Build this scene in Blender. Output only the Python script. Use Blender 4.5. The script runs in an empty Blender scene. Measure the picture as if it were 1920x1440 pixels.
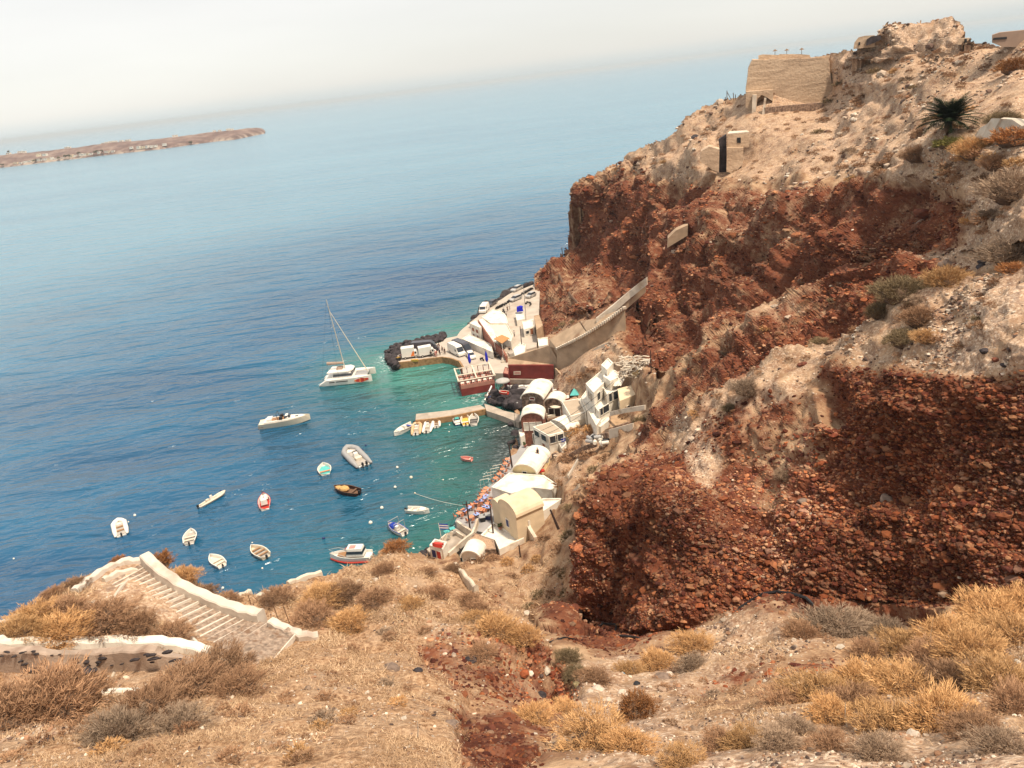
import bpy, bmesh, math, random
import numpy as np
from mathutils import Vector, Matrix
random.seed(7); np.random.seed(7)
R = math.radians
scene = bpy.context.scene
COL = scene.collection
# ------------------------------------------------------------------ camera
PITCH, ROLL, FPX, CAMZ = R(21.83), R(6.95), 1420.0, 65.0
cp, sp = math.cos(PITCH), math.sin(PITCH)
fwd = Vector((0, cp, -sp)); r0 = Vector((1, 0, 0)); u0 = Vector((0, sp, cp))
cr, sr = math.cos(ROLL), math.sin(ROLL)
rgt = r0 * cr - u0 * sr; upv = r0 * sr + u0 * cr
cam_data = bpy.data.cameras.new('camera'); cam = bpy.data.objects.new('camera', cam_data); COL.objects.link(cam)
m = Matrix((rgt, upv, -fwd)).transposed().to_4x4(); m.translation = Vector((0, 0, CAMZ)); cam.matrix_world = m
cam_data.sensor_width = 36; cam_data.lens = FPX / 1920 * 36; cam_data.clip_start = 0.3; cam_data.clip_end = 90000
scene.camera = cam
# ------------------------------------------------------------------ sky and sun
SUN_EL, SUN_AZ = R(66), R(128)      # azimuth measured from +Y (view direction) towards +X
w = bpy.data.worlds.new('World'); scene.world = w; w.use_nodes = True
nt = w.node_tree; nt.nodes.clear()
out = nt.nodes.new('ShaderNodeOutputWorld')
sky = nt.nodes.new('ShaderNodeTexSky'); sky.sky_type = 'NISHITA'; sky.sun_disc = False
sky.sun_elevation = SUN_EL; sky.sun_rotation = SUN_AZ; sky.air_density = 1.0; sky.dust_density = 1.0; sky.ozone_density = 1.0
bgs = nt.nodes.new('ShaderNodeBackground'); bgs.inputs[1].default_value = 0.05 * 0.6
nt.links.new(sky.outputs[0], bgs.inputs[0])
# thin overcast veil: a pale cloud layer over the blue, thicker overhead, bluish band at the horizon
tc = nt.nodes.new('ShaderNodeTexCoord'); sep = nt.nodes.new('ShaderNodeSeparateXYZ')
nt.links.new(tc.outputs['Generated'], sep.inputs[0])
ramp = nt.nodes.new('ShaderNodeValToRGB')
ramp.color_ramp.elements[0].position = 0.0; ramp.color_ramp.elements[0].color = (0.66, 0.74, 0.76, 1)
ramp.color_ramp.elements[1].position = 0.10; ramp.color_ramp.elements[1].color = (0.88, 0.84, 0.785, 1)
e = ramp.color_ramp.elements.new(0.018); e.color = (0.84, 0.82, 0.78, 1)
nt.links.new(sep.outputs[2], ramp.inputs[0])
noi = nt.nodes.new('ShaderNodeTexNoise'); noi.inputs['Scale'].default_value = 2.2; noi.inputs['Detail'].default_value = 6
mp = nt.nodes.new('ShaderNodeMapping'); mp.inputs['Scale'].default_value = (1, 1, 6)
nt.links.new(tc.outputs['Generated'], mp.inputs[0]); nt.links.new(mp.outputs[0], noi.inputs['Vector'])
mr = nt.nodes.new('ShaderNodeMapRange'); mr.inputs[1].default_value = 0.3; mr.inputs[2].default_value = 0.7
mr.inputs[3].default_value = 0.95; mr.inputs[4].default_value = 1.04
nt.links.new(noi.outputs[0], mr.inputs[0])
mul = nt.nodes.new('ShaderNodeVectorMath'); mul.operation = 'SCALE'
nt.links.new(ramp.outputs[0], mul.inputs[0]); nt.links.new(mr.outputs[0], mul.inputs['Scale'])
# bright patch added to the veil at left, for sheen on the sea
dt = nt.nodes.new('ShaderNodeVectorMath'); dt.operation = 'DOT_PRODUCT'; dt.inputs[1].default_value = (-0.62, 0.62, 0.48)
nt.links.new(tc.outputs['Generated'], dt.inputs[0])
mr2 = nt.nodes.new('ShaderNodeMapRange'); mr2.interpolation_type = 'SMOOTHSTEP'
for i_, v_ in enumerate((0.55, 1.0, 1.0, 1.16)): mr2.inputs[i_ + 1].default_value = v_
nt.links.new(dt.outputs['Value'], mr2.inputs[0])
mul2 = nt.nodes.new('ShaderNodeVectorMath'); mul2.operation = 'SCALE'; nt.links.new(mul.outputs[0], mul2.inputs[0]); nt.links.new(mr2.outputs[0], mul2.inputs['Scale']); mul = mul2
bgc = nt.nodes.new('ShaderNodeBackground'); bgc.inputs[1].default_value = 0.77
nt.links.new(mul.outputs[0], bgc.inputs[0])
add = nt.nodes.new('ShaderNodeAddShader'); nt.links.new(bgs.outputs[0], add.inputs[0]); nt.links.new(bgc.outputs[0], add.inputs[1])
nt.links.new(add.outputs[0], out.inputs[0])
sd = bpy.data.lights.new('sun', 'SUN'); sd.energy = 4.8; sd.angle = R(5); sd.color = (1, 0.87, 0.70)
so = bpy.data.objects.new('sun', sd); COL.objects.link(so)
sdir = Vector((math.sin(SUN_AZ) * math.cos(SUN_EL), math.cos(SUN_AZ) * math.cos(SUN_EL), math.sin(SUN_EL)))
so.rotation_euler = sdir.to_track_quat('Z', 'Y').to_euler(); so.location = (0, 0, 300)
scene.view_settings.view_transform = 'Standard'; scene.view_settings.look = 'None'
scene.view_settings.exposure = 0.15; scene.view_settings.gamma = 1.0
scene.cycles.max_bounces = 4; scene.cycles.diffuse_bounces = 2; scene.cycles.glossy_bounces = 2
scene.cycles.volume_bounces = 0; scene.cycles.transparent_max_bounces = 8
scene.cycles.use_adaptive_sampling = False

# ------------------------------------------------------------------ geometry helpers
def ray(px, py):
    return fwd * FPX + rgt * (px - 960) + upv * (720 - py)
def G(px, py, z=0.0):
    d = ray(px, py); t = (z - CAMZ) / d.z
    return Vector((d.x * t, d.y * t, z))
def GD(px, py, D):
    d = ray(px, py); t = D / d.y
    return Vector((d.x * t, D, CAMZ + d.z * t))
def np_ray(px, py):
    a = (px - 960)[:, None]; b = (720 - py)[:, None]
    return np.array(fwd)[None] * FPX + np.array(rgt)[None] * a + np.array(upv)[None] * b

def hash3(i, j, k, s=0):
    h = (i.astype(np.int64) * 374761393 + j.astype(np.int64) * 668265263 + k.astype(np.int64) * 2147483647 + s * 974634777) & 0xFFFFFFFF
    h = ((h ^ (h >> 13)) * 1274126177) & 0xFFFFFFFF
    h = ((h ^ (h >> 16)) * 2246822519) & 0xFFFFFFFF
    return ((h ^ (h >> 15)) & 0xFFFFFF) / float(0x1000000)
def vnoise(P, s=0):
    F = np.floor(P); f = P - F; f = f * f * (3 - 2 * f); i, j, k = F[:, 0], F[:, 1], F[:, 2]
    r = 0
    for a in (0, 1):
        for b in (0, 1):
            for c in (0, 1):
                wgt = (f[:, 0] if a else 1 - f[:, 0]) * (f[:, 1] if b else 1 - f[:, 1]) * (f[:, 2] if c else 1 - f[:, 2])
                r = r + wgt * hash3(i + a, j + b, k + c, s)
    return r * 2 - 1
def fbm(P, o=4, s=0):
    a, r, t = 1.0, 0, 0
    for n in range(o):
        r = r + a * vnoise(P * (2 ** n) + 17.3 * n, s + n); t += a; a *= 0.5
    return r / t
def worley(P, s=0):
    F = np.floor(P); f1 = np.full(len(P), 9.0); f2 = np.full(len(P), 9.0)
    for a in (-1, 0, 1):
        for b in (-1, 0, 1):
            for c in (-1, 0, 1):
                i, j, k = F[:, 0] + a, F[:, 1] + b, F[:, 2] + c
                dx = i + hash3(i, j, k, s) - P[:, 0]; dy = j + hash3(i, j, k, s + 1) - P[:, 1]; dz = k + hash3(i, j, k, s + 2) - P[:, 2]
                d = np.sqrt(dx * dx + dy * dy + dz * dz)
                f2 = np.minimum(f2, np.maximum(f1, d)); f1 = np.minimum(f1, d)
    return f1, f2
def inpoly(px, py, poly):
    r = np.zeros(px.shape, bool); n = len(poly)
    for i in range(n):
        x1, y1 = poly[i]; x2, y2 = poly[(i + 1) % n]
        c = ((y1 > py) != (y2 > py))
        xx = (x2 - x1) * (py - y1) / ((y2 - y1) if y2 != y1 else 1e-9) + x1
        r ^= c & (px < xx)
    return r
class RBF:
    C = 0.22
    def __init__(self, pts):
        rows = []
        for p in pts:
            D = p[2]
            if D is None: D = G(p[0], p[1], p[3]).y
            rows.append((p[0] / 100., p[1] / 100., math.log(D)))
        a = np.array(rows); self.X = a[:, :2]; n = len(a)
        d = np.sqrt(((self.X[:, None] - self.X[None]) ** 2).sum(-1) + self.C ** 2)
        A = np.zeros((n + 3, n + 3)); A[:n, :n] = d; A[:n, n] = 1; A[:n, n + 1:] = self.X; A[n:, :n] = A[:n, n:].T
        self.w = np.linalg.solve(A, np.concatenate([a[:, 2], np.zeros(3)]))
    def __call__(self, px, py):
        out = np.empty(len(px)); n = len(self.X)
        for s in range(0, len(px), 40000):
            x = np.stack([px[s:s + 40000], py[s:s + 40000]], 1) / 100.
            d = np.sqrt(((x[:, None] - self.X[None]) ** 2).sum(-1) + self.C ** 2)
            out[s:s + 40000] = d @ self.w[:n] + self.w[n] + x @ self.w[n + 1:]
        return np.exp(out)

# ------------------------------------------------------------------ materials
def new_mat(name):
    m = bpy.data.materials.new(name); m.use_nodes = True
    t = m.node_tree; b = t.nodes['Principled BSDF']; return m, t, b
def nd(t, typ, **kw):
    n = t.nodes.new(typ)
    for k, v in kw.items():
        if hasattr(n, k): setattr(n, k, v)
    return n
def mixc(t, fac, a, b, mode='MIX'):
    n = t.nodes.new('ShaderNodeMix'); n.data_type = 'RGBA'; n.blend_type = mode
    for sock, v in ((n.inputs[0], fac), (n.inputs[6], a), (n.inputs[7], b)):
        if isinstance(v, (int, float)): sock.default_value = v
        elif isinstance(v, tuple): sock.default_value = v if len(v) == 4 else (*v, 1)
        else: t.links.new(v, sock)
    return n.outputs[2]
def rampn(t, src, stops):
    n = t.nodes.new('ShaderNodeValToRGB'); cr_ = n.color_ramp
    cr_.elements[0].position = stops[0][0]; cr_.elements[0].color = (*stops[0][1], 1)
    cr_.elements[1].position = stops[-1][0]; cr_.elements[1].color = (*stops[-1][1], 1)
    for p, c in stops[1:-1]:
        e = cr_.elements.new(p); e.color = (*c, 1)
    t.links.new(src, n.inputs[0]); return n.outputs[0]
def texn(t, kind, scale, vec=None, detail=4, **kw):
    n = t.nodes.new({'noise': 'ShaderNodeTexNoise', 'vor': 'ShaderNodeTexVoronoi'}[kind])
    n.inputs['Scale'].default_value = scale
    if kind == 'noise': n.inputs['Detail'].default_value = detail
    for k, v in kw.items(): setattr(n, k, v)
    if vec is not None: t.links.new(vec, n.inputs['Vector'])
    return n
def mapr(t, src, a, b, c=0., d=1.):
    n = t.nodes.new('ShaderNodeMapRange'); t.links.new(src, n.inputs[0])
    for i, v in enumerate((a, b, c, d)): n.inputs[i + 1].default_value = v
    return n.outputs[0]
def mth(t, op, a, b=0.):
    n = t.nodes.new('ShaderNodeMath'); n.operation = op
    for i, v in enumerate((a, b)):
        if isinstance(v, (int, float)): n.inputs[i].default_value = v
        else: t.links.new(v, n.inputs[i])
    return n.outputs[0]
def bump(t, b, h, strength=0.5, dist=0.1):
    n = t.nodes.new('ShaderNodeBump'); n.inputs['Strength'].default_value = strength; n.inputs['Distance'].default_value = dist
    t.links.new(h, n.inputs['Height']); t.links.new(n.outputs[0], b.inputs['Normal']); return n
_sm = {}
def smat(name, col, rough=0.7, var=0.12, scale=1.5, bmp=0.0, metal=0.0, spec=0.3, stain=None):
    """plain weathered surface with procedural variation"""
    if name in _sm: return _sm[name]
    m, t, b = new_mat(name)
    tcn = nd(t, 'ShaderNodeTexCoord')
    n = texn(t, 'noise', scale, tcn.outputs['Object'], 6)
    lo = tuple(c * (1 - var * 1.6) for c in col); hi = tuple(min(1, c * (1 + var)) for c in col)
    c = rampn(t, n.outputs[0], [(0.3, lo), (0.7, hi)])
    if stain:
        n2 = texn(t, 'noise', scale * 0.6, tcn.outputs['Object'], 8)
        c = mixc(t, mapr(t, n2.outputs[0], 0.52, 0.7), c, stain)
    t.links.new(c, b.inputs['Base Color'])
    b.inputs['Roughness'].default_value = rough; b.inputs['Metallic'].default_value = metal
    b.inputs['Specular IOR Level'].default_value = spec
    if bmp:
        n3 = texn(t, 'noise', scale * 6, tcn.outputs['Object'], 4); bump(t, b, n3.outputs[0], bmp, 0.05)
    _sm[name] = m; return m

def link_mesh(name, verts, faces, mat=None, parent=None, smooth=False, mats=None, midx=None):
    me = bpy.data.meshes.new(name)
    me.from_pydata([tuple(v) for v in verts], [], faces); me.update()
    if smooth: me.polygons.foreach_set('use_smooth', [True] * len(me.polygons))
    o = bpy.data.objects.new(name, me); COL.objects.link(o)
    if mats:
        for m_ in mats: me.materials.append(m_)
        if midx: me.polygons.foreach_set('material_index', midx)
    elif mat: me.materials.append(mat)
    if parent: o.parent = parent
    return o
def np_mesh(name, V, quads=None, tris=None, mat=None, smooth=True):
    me = bpy.data.meshes.new(name); V = np.asarray(V, np.float32)
    idx = []; tot = []
    if quads is not None and len(quads): idx.append(quads.ravel()); tot.append(np.full(len(quads), 4))
    if tris is not None and len(tris): idx.append(tris.ravel()); tot.append(np.full(len(tris), 3))
    idx = np.concatenate(idx).astype(np.int32); tot = np.concatenate(tot).astype(np.int32)
    me.vertices.add(len(V)); me.vertices.foreach_set('co', V.ravel())
    me.loops.add(len(idx)); me.loops.foreach_set('vertex_index', idx)
    me.polygons.add(len(tot)); st = np.concatenate([[0], np.cumsum(tot)[:-1]]).astype(np.int32)
    me.polygons.foreach_set('loop_start', st); me.polygons.foreach_set('loop_total', tot)
    me.polygons.foreach_set('use_smooth', np.full(len(tot), smooth))
    me.update(calc_edges=True); me.validate()
    o = bpy.data.objects.new(name, me); COL.objects.link(o)
    if mat: me.materials.append(mat)
    return o
def add_attr(o, name, arr):
    a = o.data.color_attributes.new(name, 'FLOAT_COLOR', 'POINT')
    c = np.ones((len(arr), 4), np.float32); c[:, :arr.shape[1]] = arr
    a.data.foreach_set('color', c.ravel())
# ------------------------------------------------------------------ land form
A_sil = [(-330, 1262), (-60, 1185), (0, 1163), (30, 1150), (95, 1112), (150, 1082), (200, 1062), (262, 1050), (300, 1055), (340, 1072), (372, 1090), (400, 1112),
         (440, 1118), (480, 1112), (520, 1098), (560, 1086), (610, 1076), (640, 1066), (690, 1052), (720, 1040), (745, 1034), (775, 1036),
         (800, 1045), (840, 1062), (880, 1075), (905, 1085), (925, 1105), (950, 1130), (975, 1150), (1000, 1172), (1015, 1195), (1030, 1240), (1045, 1270)]
A_poly = A_sil + [(1060, 1330), (1030, 1400), (985, 1440), (940, 1500), (900, 1560), (-330, 1560)]
seam = [(1050, 1285, 27), (1058, 1330, 22.5), (1030, 1395, 17), (985, 1440, 13.8), (940, 1500, 11), (900, 1560, 9.5)]
A_pts = [(-330, 1262, 25), (0, 1163, 29), (95, 1112, 31), (200, 1062, 34), (262, 1050, 35), (340, 1072, 35), (400, 1112, 34), (440, 1118, 34), (520, 1098, 36),
         (610, 1076, 38), (690, 1052, 39.5), (745, 1034, 40), (840, 1062, 37.5), (905, 1085, 35.5), (950, 1130, 32.5), (1000, 1172, 30), (1015, 1215, 29),
         (490, 1165, 31), (400, 1150, 31.5), (300, 1120, 31.5), (380, 1205, 28.5), (600, 1195, 29), (480, 1245, 26.5), (200, 1200, 27.5), (0, 1205, 26),
         (0, 1290, 24.3), (200, 1290, 24.5), (400, 1290, 22.5), (0, 1360, 19), (200, 1380, 17), (400, 1440, 12), (0, 1440, 14), (-330, 1440, 16), (-330, 1330, 23),
         (560, 1300, 20.5), (700, 1200, 28.5), (700, 1100, 33.5), (700, 1300, 20.5), (700, 1440, 11.8), (850, 1180, 29), (850, 1300, 21.5), (850, 1440, 12.5),
         (950, 1230, 27), (950, 1320, 22), (0, 1560, 9.5), (400, 1560, 8.5), (800, 1560, 8.6)] + seam
M_poly = [(1004, 545), (990, 580), (1000, 610), (965, 640), (948, 690), (936, 735), (962, 770), (972, 800), (962, 830), (948, 870), (930, 900), (900, 940), (862, 975), (835, 1000),
          (805, 1030), (740, 1050), (740, 1560), (2300, 1560), (2300, 1050), (1200, 1100), (1240, 790), (1225, 660), (1190, 560), (1060, 590), (1020, 560)]
M_pts = [(1000, 556, None, 3), (1012, 620, None, 3), (960, 640, None, 2.5), (1000, 680, None, 4.5), (1060, 603, None, 6.5), (1100, 603, None, 10), (1172, 600, None, 15), (1168, 645, None, 15.2), (1058, 690, None, 6.2), (1084, 669, None, 8.7), (1110, 650, None, 11.3), (1140, 640, None, 13.2), (1172, 628, None, 15.1),
         (1080, 665, None, 7.5), (1040, 720, None, 4.5), (960, 740, None, 1.5), (990, 780, None, 1.0), (1070, 765, None, 5.0), (1130, 740, None, 7.5), (1190, 690, None, 16), (1212, 700, None, 18),
         (1200, 765, None, 14.5), (1130, 805, None, 8.2), (1060, 835, None, 4.6), (1000, 850, None, 1.4), (960, 870, None, 0.8), (1040, 885, None, 4.4), (1100, 865, None, 9), (1190, 805, None, 15.5),
         (1030, 950, None, 3.8), (950, 960, None, 0.9), (1085, 930, None, 12.5), (900, 990, None, 1.2), (1000, 1000, None, 2.6), (1080, 1000, None, 11.5), (850, 1020, None, 0.9), (930, 1055, None, 2.6),
         (1000, 1080, None, 7.8), (1085, 1080, None, 19), (900, 1090, None, 5), (1035, 1150, None, 19.5), (1088, 1158, 53), (990, 1150, None, 14.5), (1120, 1190, 43), (1040, 1200, 37),
         (1200, 1202, 40.5), (1100, 1250, 30.5), (1300, 1188, 38), (1400, 1145, 37), (1500, 1125, 36), (1700, 1145, 31.8), (1900, 1120, 28.5), (2300, 1100, 26),
         (1250, 1240, 32.5), (1400, 1200, 32), (1600, 1200, 29), (1300, 1300, 23), (1600, 1300, 19), (1900, 1300, 16), (2300, 1300, 14.5), (1150, 1330, 22), (1100, 1440, 13.6), (1200, 1440, 12.8), (1500, 1440, 11),
         (1900, 1440, 9.5), (2300, 1440, 9), (1900, 1200, 22), (960, 1560, 9.4), (1400, 1560, 8), (2300, 1560, 7), (800, 1045, None, 0.5), (740, 1050, None, -1)] + seam
L_poly = [(1001, 560), (1000, 535), (1003, 518), (1012, 502), (1030, 489), (1045, 478), (1063, 463), (1067, 440), (1066, 400), (1071, 355), (1085, 338), (1110, 326), (1140, 316),
          (1180, 300), (1216, 330), (1216, 515), (1176, 575), (1170, 604), (1100, 606), (1060, 608), (1020, 640), (1004, 620)]
L_pts = [(1001, 545, None, 3), (1010, 610, None, 3.5), (1003, 518, 240), (1030, 489, 244), (1066, 460, 246), (1090, 450, 240), (1068, 400, 243), (1073, 345, 240), (1140, 318, 232), (1216, 342, 203), (1214, 420, 192),
         (1210, 512, 182), (1140, 450, 214), (1080, 480, 232), (1110, 530, 198), (1160, 540, 180), (1150, 575, 169), (1100, 600, None, 11), (1060, 603, None, 7), (1020, 640, None, 4), (1040, 560, 208), (1180, 300, 232)]
H_poly = [(1120, 324), (1140, 316), (1162, 306), (1185, 286), (1215, 272), (1255, 256), (1275, 240), (1282, 222), (1300, 212), (1340, 193), (1370, 182), (1398, 172), (1412, 140), (1480, 118), (1560, 100), (1595, 93), (1650, 82),
          (1700, 79), (1800, 76), (1900, 77), (2300, 57), (2300, 520), (1700, 600), (1450, 640), (1240, 700), (1228, 690), (1195, 668), (1168, 640), (1170, 590), (1214, 520), (1216, 335), (1180, 330)]
H_pts = [(1140, 318, 232), (1185, 286, 228), (1280, 225, 216), (1340, 193, 210), (1398, 175, 200), (1480, 120, 198), (1500, 155, 197), (1548, 160, 195), (1430, 150, 198), (1572, 150, 184), (1590, 95, 186), (1650, 83, 178), (1800, 76, 150), (1920, 76, 122), (2300, 57, 98),
         (1216, 342, 203), (1216, 430, 178), (1214, 520, 156), (1176, 585, 148), (1168, 640, 142), (1195, 666, 132), (1235, 692, 118), (1265, 430, 163), (1300, 500, 146), (1300, 620, 128), (1350, 560, 131),
         (1430, 530, 122), (1450, 545, 115), (1340, 640, 115), (1260, 590, 140), (1330, 335, 172), (1400, 332, 160), (1500, 330, 142), (1500, 450, 120), (1600, 330, 124), (1700, 330, 98), (1800, 330, 78), (1920, 330, 64),
         (2300, 330, 55), (1650, 200, 148), (1480, 214, 183), (1530, 205, 184), (1400, 205, 190), (1385, 262, 182), (1385, 300, 180), (1335, 300, 180), (1360, 332, 170), (1420, 300, 171), (1300, 300, 184), (1770, 255, 86), (1920, 180, 86), (1850, 130, 118), (1700, 110, 160), (1920, 250, 72), (2300, 200, 66),
         (1600, 450, 99), (1650, 510, 90), (1800, 450, 71), (1920, 440, 57), (1520, 540, 103), (2300, 440, 50), (1240, 700, 116)]
R_poly = [(1214, 800), (1218, 745), (1232, 712), (1262, 690), (1300, 662), (1380, 615), (1450, 572), (1520, 530), (1570, 503), (1640, 486), (1700, 479), (1850, 470), (1920, 455), (2300, 435), (2300, 600), (1600, 760), (1240, 900), (1214, 830)]
R_pts = [(1225, 742, 101), (1216, 800, 92), (1262, 690, 104), (1300, 662, 101), (1450, 572, 93), (1570, 503, 87), (1700, 479, 78), (1850, 470, 66), (1920, 455, 59), (2300, 435, 50),
         (1240, 790, 88), (1330, 740, 84), (1410, 700, 81), (1560, 645, 75), (1700, 570, 68), (1920, 500, 55), (2300, 490, 46), (1450, 620, 85), (1600, 540, 80), (1350, 690, 90)]
C_poly = [(1090, 1165), (1086, 1120), (1088, 1060), (1093, 1000), (1090, 950), (1092, 915), (1100, 900), (1130, 884), (1170, 860), (1200, 838), (1222, 812), (1235, 800), (1300, 752), (1360, 718), (1410, 690), (1480, 666), (1560, 640), (1640, 600),
          (1700, 560), (1800, 522), (1920, 500), (2300, 480), (2300, 1092), (1920, 1112), (1820, 1128), (1750, 1138), (1680, 1128), (1600, 1122), (1500, 1116), (1440, 1112), (1380, 1142), (1330, 1165), (1290, 1182), (1240, 1194), (1180, 1190), (1130, 1178)]
C_pts = [(1235, 800, 68), (1410, 690, 63), (1560, 640, 59), (1700, 560, 53), (1800, 522, 49.5), (1920, 500, 45), (2300, 480, 40), (1095, 905, 60), (1180, 855, 65), (1090, 1000, 58), (1088, 1160, 55.5), (1200, 1192, 44), (1300, 1180, 40.5), (1400, 1130, 39.5),
         (1500, 1118, 37.8), (1700, 1135, 33), (1900, 1112, 29.6), (2300, 1092, 27), (1180, 1000, 52), (1240, 950, 50.5), (1300, 1000, 46), (1500, 1000, 41), (1700, 950, 37.2), (1920, 900, 32.8), (1200, 900, 58), (1300, 850, 56), (1350, 900, 51),
         (1450, 850, 49), (1450, 750, 55), (1600, 700, 49), (1550, 850, 45), (1700, 700, 43.5), (1920, 640, 36), (1800, 600, 45), (1920, 560, 41), (1700, 850, 39.8), (1920, 800, 34), (1540, 740, 50.5), (1520, 780, 47.5)]
O_poly = [(1590, 112), (1606, 84), (1622, 72), (1640, 67), (1652, 52), (1668, 45), (1695, 44), (1720, 43), (1745, 36), (1768, 35), (1782, 41), (1808, 50), (1812, 62), (1806, 76), (1822, 92), (1780, 104), (1700, 114), (1640, 116)]
O_pts = [(1590, 112, 172), (1640, 116, 167), (1700, 114, 159.5), (1780, 104, 152), (1822, 92, 148), (1600, 80, 173), (1640, 67, 171), (1668, 45, 170), (1745, 36, 166), (1808, 50, 157), (1812, 70, 152), (1660, 85, 166), (1720, 75, 159.5), (1780, 70, 154.5), (1700, 95, 160), (1690, 60, 165)]
REG = [('O', O_poly, O_pts), ('H', H_poly, H_pts), ('L', L_poly, L_pts), ('M', M_poly, M_pts), ('R', R_poly, R_pts), ('C', C_poly, C_pts), ('A', A_poly, A_pts)]
FN = {k: RBF(p) for k, _, p in REG}
def land(px, py, reg=None):
    """3D point of the land surface that the sight line through (px,py) meets"""
    if reg is None:
        for k, poly, _ in REG:
            if inpoly(np.array([float(px)]), np.array([float(py)]), poly)[0]: reg = k
    return GD(px, py, float(FN[reg or 'M'](np.array([float(px)]), np.array([float(py)]))[0]))

STEP = 2.5
gx = np.arange(-330, 2300, STEP); gy = np.arange(30, 1560, STEP)
PX, PY = np.meshgrid(gx, gy); sh = PX.shape; fx, fy = PX.ravel(), PY.ravel()
q = np.stack([fx / 26, fy / 26, 0 * fx], 1)
jx = fx + 5 * fbm(q, 3, 3) + 2.5 * vnoise(q * 5, 8); jy = fy + 5 * fbm(q, 3, 5) + 2.5 * vnoise(q * 5, 9)
rid = np.zeros(len(fx), int); Dm = np.zeros(len(fx))
for n, (k, poly, _) in enumerate(REG):
    rid[inpoly(jx, jy, poly)] = n + 1
rid[inpoly(jx, jy, O_poly)] = 1
for n, (k, poly, _) in enumerate(REG):
    s_ = rid == n + 1; Dm[s_] = FN[k](fx[s_], fy[s_])
ok = rid > 0
ids = np.full(len(fx), -1); ids[ok] = np.arange(ok.sum())
d = np_ray(fx[ok], fy[ok]); P = d * (Dm[ok] / d[:, 1])[:, None]; P[:, 2] += CAMZ
P[:, 2] = np.maximum(P[:, 2], -1.5)
ids2 = ids.reshape(sh)
a_, b_, c_, d_ = ids2[:-1, :-1], ids2[1:, :-1], ids2[1:, 1:], ids2[:-1, 1:]
ok4 = (a_ >= 0) & (b_ >= 0) & (c_ >= 0) & (d_ >= 0)
quads = np.stack([a_[ok4], b_[ok4], c_[ok4], d_[ok4]], 1)
# --- surface kinds, painted by polygon and blurred: red conglomerate, pale ash, dry-grass soil
def boxblur(a, r):
    for ax in (0, 1):
        p = np.pad(a, [(r + 1, r) if i == ax else (0, 0) for i in (0, 1)], mode='edge'); c = np.cumsum(p, ax)
        a = (np.take(c, range(2 * r + 1, c.shape[ax]), ax) - np.take(c, range(0, c.shape[ax] - 2 * r - 1), ax)) / (2 * r + 1)
    return a
def paint(polys, r=3):
    m_ = np.zeros(len(fx))
    for item in polys:
        v = item[0]; m_[inpoly(jx + 4 * fbm(q * 2.3, 3, 31), jy + 4 * fbm(q * 2.3, 3, 37), item[1])] = v
    return boxblur(m_.reshape(sh), r).ravel()
red = paint([
    (0.9, L_poly), (0.8, [(1216, 335), (1240, 345), (1330, 340), (1400, 345), (1460, 350), (1540, 355), (1700, 345), (1790, 370), (1790, 460), (1650, 500), (1450, 570), (1230, 700), (1160, 640), (1170, 580), (1216, 515)]),
    (1.0, [(1460, 430), (1540, 400), (1640, 460), (1560, 510), (1450, 560), (1440, 500)]), (0.62, [(1340, 350), (1530, 350), (1480, 470), (1350, 480), (1300, 430)]),
    (0.35, [(1216, 335), (1240, 300), (1120, 310), (1080, 345), (1100, 350)]), (0.55, [(1010, 540), (1060, 480), (1150, 520), (1170, 600), (1040, 600)]),
    (1.0, [(1180, 850), (1225, 760), (1330, 700), (1480, 610), (1600, 540), (1720, 490), (1820, 500), (1790, 520), (1690, 560), (1560, 640), (1410, 695), (1240, 800), (1190, 860)]),
    (0.75, [(1225, 760), (1290, 680), (1450, 590), (1560, 530), (1640, 505), (1700, 500), (1600, 560), (1440, 640), (1300, 720)]), (0.5, [(1240, 740), (1420, 700), (1330, 760), (1260, 790)]),
    (1.0, [(1085, 1200), (1085, 920), (1130, 890), (1230, 840), (1270, 850), (1340, 960), (1450, 950), (1560, 850), (1540, 700), (1580, 690), (1700, 700), (1800, 720), (1920, 700), (2300, 680), (2300, 1110), (1920, 1128), (1700, 1148), (1600, 1138), (1430, 1116), (1240, 1200)]),
    (0.66, [(1270, 850), (1350, 770), (1520, 745), (1560, 850), (1450, 950), (1340, 960)]),
    (0.95, [(1100, 1095), (1130, 1180), (1240, 1195), (1290, 1215), (1200, 1225), (1090, 1190), (1010, 1175), (1040, 1140)]),
    (0.7, [(1050, 1190), (1240, 1200), (1290, 1220), (1180, 1240), (1080, 1220)]),
    (0.8, [(920, 1090), (945, 1120), (955, 1150), (930, 1120), (905, 1090)]), (0.95, [(955, 1270), (1005, 1200), (1030, 1270), (985, 1290)]), (0.8, [(845, 1215), (895, 1205), (900, 1260), (860, 1260)]),
    (0.5, [(780, 1190), (900, 1180), (1000, 1185), (1045, 1260), (1065, 1330), (1010, 1440), (850, 1440), (870, 1330), (790, 1260)]), (0.85, [(850, 1330), (960, 1330), (990, 1440), (900, 1440)]), (0.9, [(1040, 1260), (1070, 1250), (1080, 1310), (1040, 1300)]),
    (0.55, [(1280, 1300), (1330, 1265), (1500, 1235), (1620, 1225), (1620, 1240), (1470, 1270), (1330, 1300)]), (0.5, [(1370, 1150), (1450, 1120), (1540, 1130), (1500, 1150)]),
    (0.12, [(1292, 842), (1325, 835), (1352, 845), (1345, 900), (1318, 935), (1300, 905), (1292, 870)]), (0.25, [(1290, 768), (1345, 765), (1335, 790), (1290, 790)]), (0.4, [(1400, 800), (1520, 760), (1560, 800), (1500, 900), (1420, 900), (1390, 850)]),
    (0.5, [(1040, 930), (1085, 900), (1180, 860), (1225, 810), (1240, 830), (1150, 890), (1085, 960)]), (0.4, [(1030, 700), (1100, 690), (1030, 730)]),
], 6)
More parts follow.
